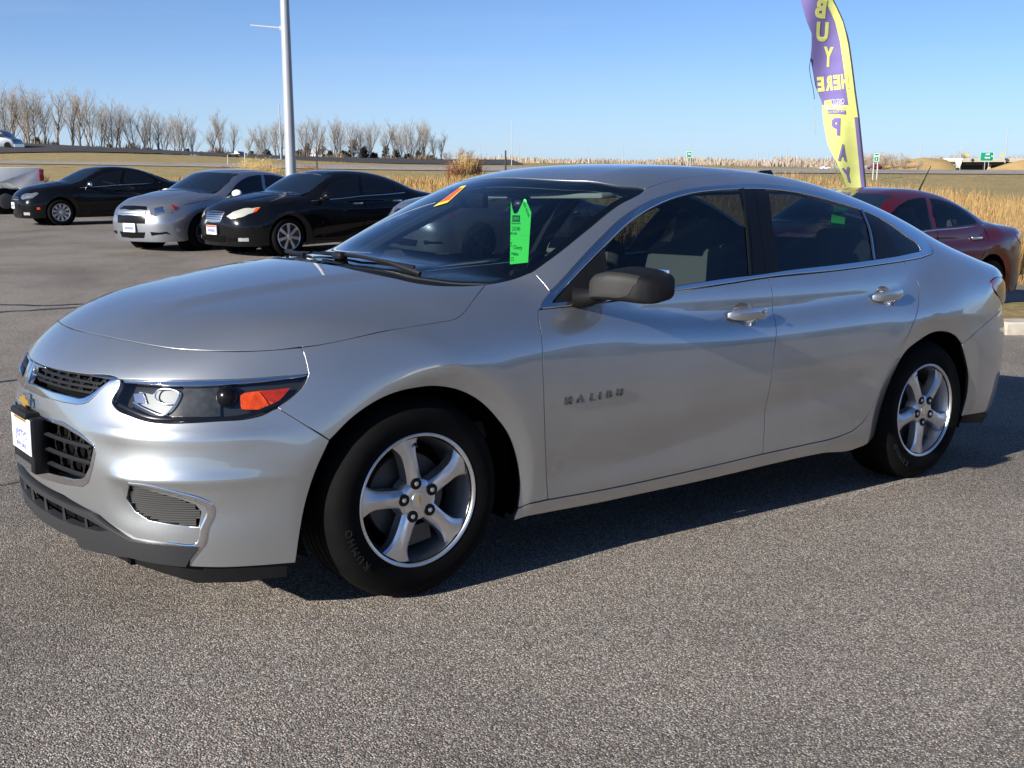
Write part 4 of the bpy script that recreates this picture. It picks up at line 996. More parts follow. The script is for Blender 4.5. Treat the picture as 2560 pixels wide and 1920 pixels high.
# shark-fin aerial
mb = MB(); zr = onto(f0, PZ, [(2.62, 0)])[0][2]
mb.add([(2.50, -.035, zr+.012), (2.50, .035, zr+.012), (2.74, -.035, zr-.02), (2.74, .035, zr-.02), (2.62, 0, zr+.076), (2.70, 0, zr+.080), (2.44, 0, zr+.02)], [(0, 2, 5, 4), (1, 4, 5, 3), (2, 3, 5), (6, 0, 4), (6, 4, 1), (0, 1, 3, 2)])
mb.build('roof_aerial', M['black_plastic'], car)
# -- mirrors
def mirror(sg):
    key = np.array([(-.893, .752, .992, .030, .026, .022), (-.915, .762, 1.000, .062, .045, .036), (-.945, .776, 1.010, .086, .051, .042), (-.99, .795, 1.016, .096, .055, .050), (-1.045, .820, 1.016, .097, .054, .053), (-1.095, .845, 1.010, .090, .050, .052), (-1.125, .862, 1.004, .074, .042, .045), (-1.138, .870, 1.002, .045, .034, .032)])
    s_ = np.linspace(0, len(key)-1, 30); K = np.stack([np.interp(s_, np.arange(len(key)), key[:, i]) for i in range(6)], 1)
    for i in range(6): K[1:-1, i] = .25*K[:-2, i]+.5*K[1:-1, i]+.25*K[2:, i]
    def pt(row, q, push=0.0):
        y, x, z, a, b, b2 = row; cx, sx = math.cos(q), math.sin(q)
        px = abs(cx)**.42*math.copysign(1, cx); pz = abs(sx)**.42*math.copysign(1, sx)
        px = px if px < 0 else px*.55
        return (x-.015+px*(a+push), y*sg, z+pz*((b if pz > 0 else b2)+push)+.012*px)
    n = 40; V = []; F = []
    for row in K:
        for k in range(n): V.append(pt(row, 2*math.pi*k/n))
    for i in range(len(K)-1):
        for k in range(n): F.append((i*n+k, i*n+(k+1) % n, (i+1)*n+(k+1) % n, (i+1)*n+k))
    F.append(tuple(range((len(K)-1)*n, len(K)*n))); F.append(tuple(range(n-1, -1, -1)))
    if sg > 0: F = [t[::-1] for t in F]
    me = mesh('door_mirror', V, F, True); me.set_sharp_from_angle(angle=rad(55)); o = link('door_mirror', me, M['black_plastic'], car)
    # lighter skin over the black leading face, sunlight put into its colour
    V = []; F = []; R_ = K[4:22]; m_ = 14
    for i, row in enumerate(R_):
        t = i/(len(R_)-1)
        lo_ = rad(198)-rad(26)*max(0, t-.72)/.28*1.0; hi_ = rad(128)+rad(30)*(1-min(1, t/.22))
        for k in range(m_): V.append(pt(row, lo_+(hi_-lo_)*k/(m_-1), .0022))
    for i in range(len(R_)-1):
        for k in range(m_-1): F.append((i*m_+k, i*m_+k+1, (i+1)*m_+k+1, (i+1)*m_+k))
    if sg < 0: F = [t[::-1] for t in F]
    link('mirror_sunlit_face', mesh('mirror_sunlit_face', V, F, True), M['sunlit_plastic'], o)
    mb = MB(); mb.tube([(.68, -.835*sg, .955), (.72, -.875*sg, .960), (.765, -.925*sg, .985)], [.042, .032, .030], 12); mb.build('mirror_arm', M['black_plastic'], o, smooth=True)
    mb = MB(); mb.box((.872, -1.02*sg, 1.016), (.006, .19, .100)); mb.build('mirror_glass', M['reflector'], o, bevel=.004)
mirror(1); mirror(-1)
# -- door handles with their cups
def handle(cx, cz, door, sg, tilt):
    n = 14; V = []; F = []; Yb = onto(f0, PY, [(cx, cz)])[0][1]
    for i in range(n+1):
        t = i/n; x = cx-.115+.235*t; w = .024*(.35+.65*math.sin(math.pi*min(1, max(.0, t*1.02)))**.35); lift = .030*math.sin(math.pi*min(1, max(0, (t+.02)/1.04)))**.45
        y0 = onto(f0, PY, [(x, cz+tilt*(t-.5))])[0][1]
        for a in range(10):
            q = 2*math.pi*a/10; V.append((x, (y0-.001-lift-.010*min(1, 2.2*math.sin(math.pi*t)+.05)*abs(math.cos(q))**.6*math.copysign(1, math.cos(q)))*sg, cz+tilt*(t-.5)+w*math.sin(q)))
    for i in range(n):
        for a in range(10): F.append((i*10+a, (i+1)*10+a, (i+1)*10+(a+1) % 10, i*10+(a+1) % 10))
    F.append(tuple(range(10))); F.append(tuple(n*10+a for a in range(9, -1, -1)))
    if sg < 0: F = [t[::-1] for t in F]
    h = link('door_handle', mesh('door_handle', V, F, True), S, door)
    h.data.set_sharp_from_angle(angle=rad(60))
    V = []; F = []
    for j, (r, dpt) in enumerate([(1.06, .0), (.97, .006), (.85, .018), (.55, .028), (.2, .032)]):
        for k in range(20):
            q = 2*math.pi*k/20; u, v = .062*math.cos(q)*r-.010*math.sin(q), .043*math.sin(q)*r
            p = onto(f0, PY, [(cx-.008+u, cz-.004+v)])[0]; V.append((p[0], (p[1]+dpt)*sg, p[2]))
    for j in range(4):
        for k in range(20): F.append((j*20+k, j*20+(k+1) % 20, (j+1)*20+(k+1) % 20, (j+1)*20+k))
    F.append(tuple(80+k for k in range(20)))
    if sg < 0: F = [t[::-1] for t in F]
    link('handle_cup', mesh('handle_cup', V, F, True), S, door)
for d, sg in zip(fdoor, (1, -1)): handle(1.543, .862, d, sg, .004)
for d, sg in zip(rdoor, (1, -1)): handle(2.491, .895, d, sg, .012)
mb = MB(); p = onto(f0, PY, [(1.615, .868)])[0]; mb.lathe([(.0, -.047), (.008, -.047), (.009, -.040)], 'y', 12, tuple(p)); mb.build('key_lock', CH, fdoor[0])
# -- raised lettering on the front door
for ch, x in zip('MALIBU', (.590, .646, .700, .736, .779, .830)):
    z = .613+(x-.71)*.028; p = onto(f0, PY, [(x, z)])[0]; v, f = text_geo(ch, .038, .003, .0012)
    link('raised_letter', mesh('raised_letter', [(p[0]+q[0]*1.15, p[1]-.003-q[2]-.0005, p[2]-.013+q[1]) for q in v], f), M['chrome_dark'], fdoor[0])
# -- wheels
def wheel_meshes():
    out = {}
    R = .3365
    mb = MB()
    prof = [(.206, -.012), (.214, -.020), (.228, -.024), (.262, -.030), (.290, -.026), (.309, -.012), (.322, .006), (.331, .022), (R, .040), (R, .045), (R-.007, .047), (R-.007, .053), (R, .055), (R+.001, .085), (R-.007, .087), (R-.007, .095), (R+.001, .097), (R+.001, .123), (R-.007, .125), (R-.007, .133), (R+.001, .135), (R, .165), (R-.007, .167), (R-.007, .173), (R, .175), (.331, .198), (.31, .218), (.262, .232), (.21, .215)]
    mb.lathe(prof, 'y', 96); 
    out['tyre'] = (mb, M['rubber'])
    mb = MB(); mb.lathe([(.2260, -.010), (.2245, -.021), (.2185, -.0245), (.2120, -.0215), (.2085, -.012), (.2065, -.004), (.203, .004), (.196, .03), (.188, .055), (.184, .10), (.190, .17), (.214, .205)], 'y', 80); out['rim_barrel'] = (mb, M['alloy'])
    # five broad faceted spokes
    V = []; F = []; ns = 17
    for s in range(5):
        base = 2*math.pi*s/5
        for i in range(ns):
            t = i/(ns-1); r = .030+(.211-.030)*t
            ang = base+.05*t
            fl = max(0, (t-.66)/.34)
            wl = .033-.0050*math.sin(math.pi*min(1, t*1.15))+.030*fl**1.9
            wr = .031-.0045*math.sin(math.pi*min(1, t*1.15))+.034*fl**1.9
            face = -.0155-.004*math.sin(math.pi*t)+.002*fl
            dp = .030
            c0 = -.35+.55*t           # crease wanders from one flank to the other
            for (u, h) in ((-wl-.003, dp), (-wl, face+.017), (-wl*.80, face+.009), (c0*.022-.004, face), (c0*.022+.003, face-.0006), (wr*.62, face+.003), (wr, face+.011), (wr+.003, dp)):
                ca, sa = math.cos(ang), math.sin(ang); V.append((r*ca-u*sa, h, r*sa+u*ca))
        k = s*ns*8
        for i in range(ns-1):
            for a in range(7): F.append((k+i*8+a, k+i*8+a+1, k+(i+1)*8+a+1, k+(i+1)*8+a))
    mb = MB(); mb.add(V, F); mb.lathe([(.0, -.0165), (.030, -.0165), (.045, -.0158), (.058, -.0130), (.068, -.006), (.074, .008), (.076, .04)], 'y', 40); out['spokes'] = (mb, M['alloy'])
    for s in range(5):
        mb = MB(); q = 2*math.pi*s/5+.02; mb.lathe([(.0205, -.0150), (.0195, -.0192), (.0170, -.0198), (.0120, -.0188), (0, -.0186)], 'y', 18, (.0572*math.cos(q), 0, .0572*math.sin(q)))
        out['nut_socket%d' % s] = (mb, M['gloss_black'])
    for s in range(5):
        mb = MB(); q = 2*math.pi*s/5+.02; mb.lathe([(.0, -.0225), (.0050, -.0225), (.0075, -.0205), (.0078, -.015)], 'y', 12, (.0572*math.cos(q), 0, .0572*math.sin(q)))
        out['wheel_nut%d' % s] = (mb, M['alloy'])
    mb = MB(); mb.lathe([(.0, -.0205), (.020, -.0203), (.0275, -.0190), (.0290, -.0165), (.0292, -.008)], 'y', 32); out['centre_cap'] = (mb, M['alloy'])
    mb = MB(); V, F = bowtie(.020, .0052, 0, .001); mb.add([(v[0], -.0206-v[2], v[1]) for v in V], F); out['cap_emblem'] = (mb, M['gold'])
    mb = MB(); mb.lathe([(.0, .062), (.142, .062), (.145, .066), (.145, .084), (0, .086)], 'y', 48); mb.box((-.13, .06, .02), (.06, .06, .14)); out['brake_disc'] = (mb, M['disc'])
    mb = MB(); mb.lathe([(.0, .10), (.185, .10)], 'y', 32); out['wheel_back'] = (mb, M['dark'])
    mb = MB(); mb.tube([(.199*math.cos(-.12), .012, .199*math.sin(-.12)), (.185*math.cos(-.12), -.010, .185*math.sin(-.12)), (.178*math.cos(-.12), -.022, .178*math.sin(-.12))], .0038, 6); out['valve'] = (mb, M['black_plastic'])
    # raised sidewall lettering
    mb = MB()
    for word, a0 in (('KUMHO', rad(108)),):
        sz = .034 if word == 'KUMHO' else .019; n = len(word)
        for i, ch in enumerate(word):
            if ch == ' ': continue
            v, f = text_geo(ch, sz, .0006); th = a0-(i-(n-1)/2)*sz*.95/.268; ca, sa = math.cos(th), math.sin(th)
            mb.add([((.262+q[1])*ca+q[0]*sa, -.0312-q[2], (.262+q[1])*sa-q[0]*ca) for q in v], f)
    out['tyre_lettering'] = (mb, M['rubber_mark'])
    return out
WM = wheel_meshes()
def make_wheel(x, sg, ang, steer=0.):
    e = bpy.data.objects.new('wheel', None); COL.objects.link(e); e.parent = car
    e.empty_display_size = .1
    e.location = (x, -.865*sg, .3345); e.rotation_euler = (0, ang, steer if sg > 0 else steer+math.pi)
    for nm, (mb, m) in WM.items():
        if nm not in _wm:
            o = mb.build(nm.rstrip('0123456789'), m, e, smooth=True); o.data.set_sharp_from_angle(angle=rad(24 if nm == 'spokes' else 40)); _wm[nm] = o.data
        else: o = link(nm.rstrip('0123456789'), _wm[nm], None, e)
        if nm == 'tyre_lettering': o['kind'] = 'stuff'
_wm = {}
make_wheel(0, 1, -rad(99.5), rad(0)); make_wheel(2.829, 1, -rad(118)); make_wheel(0, -1, .3); make_wheel(2.829, -1, 1.1)
# -- wheel wells and underbody
for cx in (0.0, 2.829):
    for sg in (1, -1):
        mb = MB(); V = []; F = []; n = 30
        for k in range(n+1):
            q = -.35+(math.pi+.7)*k/n
            for (yy, rr) in ((-.838, .402), (-.80, .408), (-.60, .408)): V.append((cx+rr*math.cos(q), yy*sg, .338+rr*math.sin(q)))
        for k in range(n):
            for a in range(2): F.append((k*3+a, k*3+a+1, (k+1)*3+a+1, (k+1)*3+a))
        mb.add(V, F); mb.build('wheel_well', M['dark'], car, smooth=True)
mb = MB(); mb.box((1.42, 0, .42), (4.3, 1.22, .44)); mb.box((1.42, 0, .235), (1.96, 1.62, .08)); mb.box((-.62, 0, .33), (.42, 1.1, .29)); mb.box((3.5, 0, .42), (.5, 1.2, .3)); mb.build('underbody', M['dark'], car)
mb = MB(); mb.tube([(3.2, -.45, .2), (3.75, -.45, .2)], .09, 12); mb.build('silencer', M['disc'], car)
# -- cabin
def soft(name, c, d, m, bev=.04, rot=None, parent=None):
    mb = MB(); mb.box(c, d, rot); return mb.build(name, m, parent or car, bevel=bev)
mb = MB(); mb.box((1.5, 0, .50), (2.4, 1.45, .06)); mb.build('cabin_floor', M['trim_dark'], car)
dash = soft('dashboard', (.66, 0, .93), (.42, 1.36, .14), M['trim_dark'], .05, Matrix.Rotation(rad(4), 3, 'Y'))
soft('dash_top', (.42, 0, .955), (.34, 1.24, .06), M['trim_dark'], .03)
soft('console', (1.15, 0, .70), (.9, .24, .28), M['trim_dark'], .04)
mb = MB(); mb.lathe([(.178, .0), (.186, .012), (.194, 0), (.186, -.012), (.178, 0)], 'x', 28, (.0, 0, 0)); mb.box((0, 0, 0), (.02, .34, .05)); mb.box((0, 0, -.08), (.02, .05, .17)); mb.box((.0, 0, 0), (.05, .13, .11))
sw = mb.build('steering_wheel', M['trim_dark'], car, smooth=True); sw.location = (.98, -.37, .93); sw.rotation_euler = (0, rad(-25), 0)
for sg in (1, -1):
    r = Matrix.Rotation(rad(16), 3, 'Y')
    s = soft('front_seat', (1.40, -.37*sg, .62), (.52, .52, .16), M['seat'], .05)
    soft('seat_back', (1.71, -.37*sg, .86), (.14, .50, .54), M['seat'], .055, r, s)
    soft('headrest', (1.80, -.37*sg, 1.15), (.11, .27, .16), M['seat'], .045, r, s)
    soft('door_card', (1.1, -.80*sg, .70), (1.15, .05, .44), M['trim_dark'], .02)
    soft('door_card', (2.1, -.80*sg, .70), (.95, .05, .50), M['trim_dark'], .02)
s = soft('rear_seat', (2.35, 0, .64), (.5, 1.3, .18), M['seat_dark'], .05)
soft('seat_back', (2.68, 0, .86), (.15, 1.28, .56), M['seat_dark'], .05, Matrix.Rotation(rad(20), 3, 'Y'), s)
for y in (-.38, .38): soft('headrest', (2.80, y, 1.12), (.10, .28, .12), M['seat_dark'], .04, None, s)
soft('parcel_shelf', (3.12, 0, 1.02), (.62, 1.25, .03), M['trim_dark'], .01)
g = panel_geo(f0, PZ, sym(whc+[.02, 0, 0], onto(f0, PZ, [(1.3, -.56), (2.0, -.50), (2.5, -.48)]), rt-[.02, 0, 0]), sp=.08, off=-.045, depth=0, gap=.01)
link('headliner', nmesh('headliner', *g), M['headliner'], car)
for sg in (1, -1): soft('sun_visor', (1.14, -.31*sg, 1.325), (.15, .46, .022), M['headliner'], .008, Matrix.Rotation(rad(-4), 3, 'Y'))
for sg in (1, -1):
    mb = MB(); mb.tube([(.62, -.70*sg, 1.02), (.9, -.645*sg, 1.17), (1.2, -.575*sg, 1.315)], .028, 8); mb.tube([(1.74, -.79*sg, .95), (1.80, -.70*sg, 1.15), (1.87, -.585*sg, 1.33)], .04, 8); mb.tube([(2.62, -.76*sg, 1.0), (2.72, -.66*sg, 1.13), (2.70, -.575*sg, 1.22)], .05, 8)
    mb.build('pillar_lining', M['trim_dark'], car, smooth=True)
mb = MB(); mb.box((.80, -.02, 1.30), (.03, .22, .06)); mb.tube([(.815, -.02, 1.31), (.88, -.02, 1.365)], .008, 6); rm = mb.build('rear_view_mirror', M['black_plastic'], car, bevel=.008)
# green card hanging behind the screen, green slip in the back window
def carplane(name, pts, x0, m, parent=None, th=.0008):
    n = len(pts); V = [(x0, y, z) for y, z in pts]+[(x0+th, y, z) for y, z in pts]; F = [tuple(range(n)), tuple(range(2*n-1, n-1, -1))]+[(i, n+i, n+(i+1) % n, (i+1) % n) for i in range(n)]
    return V, F
pts = [(-.299, 1.049), (-.302, 1.297), (-.312, 1.268), (-.322, 1.250), (-.336, 1.248), (-.350, 1.256), (-.362, 1.272), (-.389, 1.306), (-.397, 1.304), (-.433, 1.256), (-.424, 1.16), (-.416, 1.062)]
V, F = carplane('tag', pts, .80, None)
tg = link('green_tag', mesh('green_tag', [tuple(A @ np.array(v)) for v in V], F), M['green_tag'])
tag(tg, 'fluorescent green hang tag with black handwriting behind the silver car windscreen', 'tag')
def tagtext(t, sz, y, z, rot=0.0, m='ink', nm='tag_writing', bold=0.0, par=None):
    v, f = text_geo(t, sz, .0002, bold); c, s = math.cos(rot), math.sin(rot)
    V = [A @ np.array([.7990-q[2], y-(q[0]*c-q[1]*s), z+q[0]*s+q[1]*c]) for q in v]; return link(nm, mesh(nm, V, f), M[m], par or tg)
def tagbox(y, z, w, h, m='ink', nm='tag_logo', sk=0.0):
    V = [A @ np.array(q) for q in ((.7992, y+w/2, z-h/2), (.7992, y-w/2, z-h/2+sk), (.7992, y-w/2, z+h/2+sk), (.7992, y+w/2, z+h/2))]; return link(nm, mesh(nm, V, [(0, 1, 2, 3)]), M[m], tg)
tagbox(-.338, 1.230, .050, .026)
v, f = text_geo('SERRY', .013, .0002); link('tag_writing', mesh('tag_writing', [A @ np.array([.7985-q[2], -.340-q[0], 1.226+q[1]]) for q in v], f), M['green_tag'], tg)
for t, sz, y, z, r in (('SEE REAR', .016, -.400, 1.262, -1.0), ('DEALER AUTO', .009, -.338, 1.208, 0), ('23240', .022, -.338, 1.183, 0), ('M1109', .015, -.322, 1.166, 0), ('. . . . . . . .', .012, -.385, 1.164, 0), ('T', .026, -.306, 1.118, 0), ('Chevy', .024, -.348, 1.110, .0), ('Malibu', .018, -.332, 1.086, .0), ('LS', .022, -.315, 1.064, 0)):
    tagtext(t, sz, y, z, r)
V, F = carplane('slip', [(-.085, 1.247), (-.172, 1.230), (-.170, 1.160), (-.083, 1.165)], 3.10, None)
sl = link('paper_slip', mesh('paper_slip', [tuple(A @ np.array(v)) for v in V], F), M['green_tag'])
tag(sl, 'small square green paper in the rear window of the silver car', 'paper')
# ------------------------------------------------------------------ the other cars
class Sedan(Malibu):
    """same construction, other proportions; canonical axle spacing 2.829, scaled afterwards"""
    def __init__(s, roof, deck, nose=None, hood=None):
        super().__init__(); s.roof = roof; s.brow = False
        s.top = tab([-1.2, -1.0, -.9, -.8, -.6, -.3, 0, .3, .6, 1.0, 2.6, 3.1, 3.5, 3.7, 3.85, 4.1], (hood or [.64, .73, .81, .878, .950, 1.013, 1.060, 1.088, 1.09])+[1.05, 1.05]+deck, s=.04)
        if nose: s.nose = tab([.0, .12, .2, .3, .4, .5, .6, .7, .76, .82, .90, 1.1], nose, lo=-.2, hi=1.8, s=.015)
NOTCH = tab([-.1, .15, .40, .65, .90, 1.1, 1.35, 1.6, 1.9, 2.2, 2.5, 2.75, 3.0, 3.2, 3.4, 4.0], [.90, 1.035, 1.165, 1.285, 1.388, 1.432, 1.457, 1.463, 1.450, 1.415, 1.345, 1.255, 1.145, 1.055, .97, .80], s=.05)
SOFT = tab([-.1, .15, .40, .65, .90, 1.1, 1.35, 1.6, 1.9, 2.2, 2.5, 2.8, 3.1, 3.3, 3.5, 4.0], [.90, 1.035, 1.165, 1.285, 1.388, 1.432, 1.457, 1.463, 1.453, 1.425, 1.372, 1.285, 1.165, 1.075, .99, .80], s=.05)
M['car_glass'] = mat('car_glass', (.006, .008, .010), .03, spec=.55)
M['car_glass_front'] = mat('car_windscreen', (.008, .014, .024), .03, ior=2.3)
M['glass_pale'] = glass('pale_car_glass', (.55, .60, .58), ior=1.5)
M['head_clear'] = mat('clear_headlamp', (.55, .56, .56), .14, .55, coat=1.)
M['plate_white'] = mat('pale_plate', (.62, .66, .62), .5)
M['plate_red'] = mat('plate_red_band', (.5, .08, .07), .5)

def spoked(n, style, tyre_r=.33, rim=.225, m_rim=None):
    """small wheel: tyre, rim, spokes as separate meshes"""
    out = {}
    mb = MB(); mb.lathe([(rim-.01, -.008), (rim+.02, -.018), (.28, -.022), (.31, -.008), (tyre_r, .03), (tyre_r+.004, .10), (tyre_r, .17), (.31, .205), (rim, .21)], 'y', 36); out['tyre'] = (mb, M['rubber'])
    mb = MB(); mb.lathe([(rim, -.008), (rim-.006, -.016), (rim-.016, -.012), (rim-.025, .02), (rim-.03, .1), (0, .1)], 'y', 36); out['rim'] = (mb, m_rim or M['alloy'])
    for i in range(n):
        a0 = 2*math.pi*i/n; mb = MB()
        for off in ((-.09, .09) if style == 'split' else (0,)):
            w0, w1 = (.016, .011) if style == 'split' else ((.020, .030) if style == 'wide' else (.022, .024))
            p = []
            for r, w, a in ((.03, w0, a0+off*.3), (rim*.55, (w0+w1)/2, a0+off*.8), (rim-.012, w1, a0+off)):
                c, s = math.cos(a), math.sin(a); p.append(((r*c-w*s, r*s+w*c), (r*c+w*s, r*s-w*c)))
            V = []; F = []
            for (q1, q2) in p: V += [(q1[0], -.006, q1[1]), (q2[0], -.006, q2[1]), (q1[0], .02, q1[1]), (q2[0], .02, q2[1])]
            for j in range(2): F += [(4*j, 4*j+1, 4*j+5, 4*j+4), (4*j+1, 4*j+3, 4*j+7, 4*j+5), (4*j+2, 4*j, 4*j+4, 4*j+6)]
            mb.add(V, F)
        out['spoke%d' % i] = (mb, m_rim or M['alloy'])
    mb = MB(); mb.lathe([(0, -.013), (.03, -.013), (.05, -.008), (.06, .02)], 'y', 16); out['hub'] = (mb, m_rim or M['alloy'])
    mb = MB(); mb.lathe([(0, .06), (rim-.03, .06)], 'y', 20); out['brake_disc'] = (mb, M['disc'])
    return out

def other_car(name, label, px, heading, cls, pm, S3, wh, lamps, grille, plate=None, group=None, front=True, mirror_m=None, trims=None, depthr=(6, 60), dz=0.0, taillamp=True, contact=None, antenna=False):
    """px: photo pixel where the near front wheel meets the ground"""
    C_, d_ = on_ground(px[0], px[1], *depthr) if contact is None else (contact, 0)
    hd = rad(heading); ch, sh = math.cos(hd), math.sin(hd)
    sx, sy, sz = S3
    # contact patch sits at (0,-.86): shift to the axle middle
    rx, ry = C_[0]-(-(-.86*sy))*-sh*-1 if False else C_[0]-(-.86*sy)*(-sh), C_[1]-(-.86*sy)*ch
    # tilt with the paving
    def gz(u, v): X = rx+u*ch-v*sh; Y = ry+u*sh+v*ch; return float(lot_z(X, Y))
    z0 = gz(0, 0); ax = Vector((1, 0, (gz(2.7, 0)-gz(0, 0))/2.7)).normalized(); ay = Vector((0, 1, (gz(1.3, .8)-gz(1.3, -.8))/1.6))
    az = ax.cross(ay).normalized(); ay = az.cross(ax)
    Rz = Matrix.Rotation(hd, 3, 'Z'); R = Rz @ Matrix((ax, ay, az)).transposed()
    mw = R.to_4x4(); mw.translation = Vector((rx, ry, z0+dz))
    root = empty(name, label, 'car', group=group, mat=mw)
    f = cls.f; sc = np.array([sx, sy, sz])
    def put(nm, g, m, par=root, b=True):
        V, N, F = g; N = N/sc; N = N/np.linalg.norm(N, axis=1, keepdims=True)
        o = [link(nm, nmesh(nm, V*sc, N, F), m, par)]
        if b: v, n, ff = flipy(V, N, F); o.append(link(nm, nmesh(nm, v*sc, n, ff), m, par))
        return o
    # body: two flanks, nose, tail in one skin
    XF, XR = -.46, 3.36
    arch = lambda cx, a0, a1, n=14: [(cx+.385*math.cos(rad(a)), .335+.375*math.sin(rad(a))) for a in np.linspace(a0, a1, n)]
    low = [(XF, .20)]+arch(0, 200, -22)[0:]+[(.45, .19), (2.38, .20)]+arch(2.829, 202, -18)+[(XR, .25)]
    low = [p for p in low if p[0] > XF-1e-6]
    low3 = onto(f, PY, np.array(low)); lowd = PD.to2(low3)
    def cl(x): return onto(f, PZ, [(x, 0.)])[0]
    topx = np.linspace(XR, XF, 40); topd = PD.to2(np.array([cl(x)*[1, 0, 1] for x in topx]))
    fe = np.stack([np.full(14, XF), np.linspace(topd[-1, 1], lowd[0, 1], 16)[1:-1]], 1); re = np.stack([np.full(14, XR), np.linspace(lowd[-1, 1], topd[0, 1], 16)[1:-1]], 1)
    poly = np.concatenate([lowd, re, topd, fe])
    gl = [g_ for g_ in trims['glass'] if g_]
    gs = panel_geo(f, PD, poly, sp=.034, gap=0, depth=0, is2d=True, holes=[PD.to2(onto(f, PY, lin(np.array(list(q_)+[q_[0]]), .03)[:-1])) for q_ in gl] if trims.get('open') else ())
    fr3 = onto(f, PD, np.concatenate([[lowd[0]], fe[::-1], [topd[-1]]])); frc = PC.to2(fr3); frc[-1, 0] = 0
    nb = np.array([(u, .19) for u in np.linspace(0, frc[0, 0], 10)][:-1])
    nosep = np.concatenate([nb, frc]); nosep = np.concatenate([nosep, (nosep*[-1, 1])[::-1][1:-1]])
    gn = panel_geo(f, PC, nosep, sp=.03, gap=0, depth=0, is2d=True)
    rr3 = onto(f, PD, np.concatenate([[lowd[-1]], re, [topd[0]]])); rrc = PR.to2(rr3); rrc[-1, 0] = 0
    tb = np.array([(u, .25) for u in np.linspace(0, rrc[0, 0], 10)][:-1])
    tailp = np.concatenate([tb, rrc]); tailp = np.concatenate([tailp, (tailp*[-1, 1])[::-1][1:-1]])
    gt_ = panel_geo(f, PR, tailp, sp=.05, gap=0, depth=0, is2d=True)
    put('body', joing([gs, flipy(*gs), gn, gt_]), pm, b=False)
    # glass
    def side_glass(nm, pts, m=None): return put(nm, panel_geo(f, PY, np.array(pts), sp=.05, off=.009, gap=.0, depth=.004, is2d=True), m or M['car_glass'])
    def RY(x, t): return t
    fw, rw, qw = trims['glass']
    gm_ = M['glass_pale'] if trims.get('open') else None; side_glass('front_window', fw, gm_); side_glass('rear_side_window', rw, gm_)
    if qw: side_glass('quarter_window', qw)
    wsq = np.array([(.05, 0), (.08, -.34), (.20, -.60), (.40, -.69), (.60, -.70), (.87, -.655), (1.22, -.575), (1.02, -.40), (.95, -.15), (.935, 0)])
    wsq = np.concatenate([wsq, (wsq*[1, -1])[::-1][1:-1]])
    wso = put('windshield', panel_geo(f, PZ, wsq, sp=.05, off=.009, gap=0, depth=.004, is2d=True), M['car_glass_front'], b=False)
    bk = np.array(trims.get('back', [(2.62, 0), (2.58, -.42), (3.08, -.53), (3.16, 0)])); bk = np.concatenate([bk, (bk*[1, -1])[::-1][1:-1]])
    put('rear_window', panel_geo(f, PZ, bk, sp=.05, off=.009, gap=0, depth=.004, is2d=True), M['car_glass'], b=False)
    # shut lines and belt moulding
    def seam(pts, w=.010): return put('door_seam', strip_geo(f, spl(onto(f, PY, np.array(pts)), .05), w, .004, n=3), M['dark'])
    seam([(.50, .93), (.47, .80), (.47, .60), (.52, .26)]); seam([(1.72, .99), (1.70, .8), (1.66, .56), (1.66, .27)]); seam([(2.72, 1.0), (2.74, .9), (2.60, .72), (2.42, .45), (2.30, .30)]); seam([(.52, .25), (1.6, .25), (2.28, .29)])
    put('hood_seam', strip_geo(f, spl(onto(f, PD, PD.to2(np.array([(-.70, -.62, .86), (-.36, -.79, .849), (-.04, -.846, .894), (.17, -.848, .914), (.37, -.731, 1.009)]))), .05), .006, .003, n=3), M['dark'])
    if trims.get('belt') is not None: put('belt_moulding', strip_geo(f, spl(onto(f, PY, np.array([(.53, .935), (1.15, .965), (1.7, .998), (2.2, 1.013), (2.75, 1.04)])), .06), .016, .005, n=4), trims['belt'])
    # lamps, grille, plate
    for nm, pts, m, off in lamps:
        q = np.array(pts, float)
        if nm == 'tail_lamp': q[:, 0] *= rad(1)*.85; put(nm, panel_geo(f, PR, q, sp=.03, off=off+.006, gap=0, depth=.01, is2d=True), m)
        else: q3 = onto(f, PC, PC.to2(np.array([(-.9, y, z) if abs(y) < .6 else (-.9+1.6*(abs(y)-.6), y, z) for y, z in pts]))); put(nm, panel_geo(f, PC, q3, sp=.03, off=off+.006, gap=0, depth=.012), m)
    for nm, pts, m, off in grille:
        q = PC.to2(onto(f, PC, PC.to2(np.array([(-.93, y, z) for y, z in pts])))); q[np.abs(np.array(pts)[:, 0]) < 1e-6, 0] = 0; q = np.concatenate([q, (q*[-1, 1])[::-1]])
        q = q[np.r_[True, np.linalg.norm(np.diff(q, axis=0), axis=1) > 1e-4]]
        put(nm, panel_geo(f, PC, q, sp=.03, off=off+.006, gap=0, depth=.012, is2d=True), m, b=False)
    for (y1, z, w, m) in trims.get('bars', []):
        pts = onto(f, PC, PC.to2(np.array([(-.93, y, z) for y in np.linspace(-y1, y1, 9)]))); put('grille_bar', strip_geo(f, pts, w, .014, off=.012), m, b=False)
    if plate:
        zc, band = plate; P = onto(f, PC, np.array([(0., zc)]))[0]*sc
        mb = MB(); mb.box((P[0]-.022, 0, P[2]), (.02, .31, .155)); po = mb.build('license_plate', M['plate_white'], root)
        mb = MB(); mb.box((P[0]-.034, 0, P[2]-.01), (.003, .22, .05)); mb.build('plate_print', M['plate_ink'], po)
        if band: mb = MB(); mb.box((P[0]-.034, 0, P[2]+.06), (.003, .29, .03)); mb.build('plate_band', M['plate_red'], po)
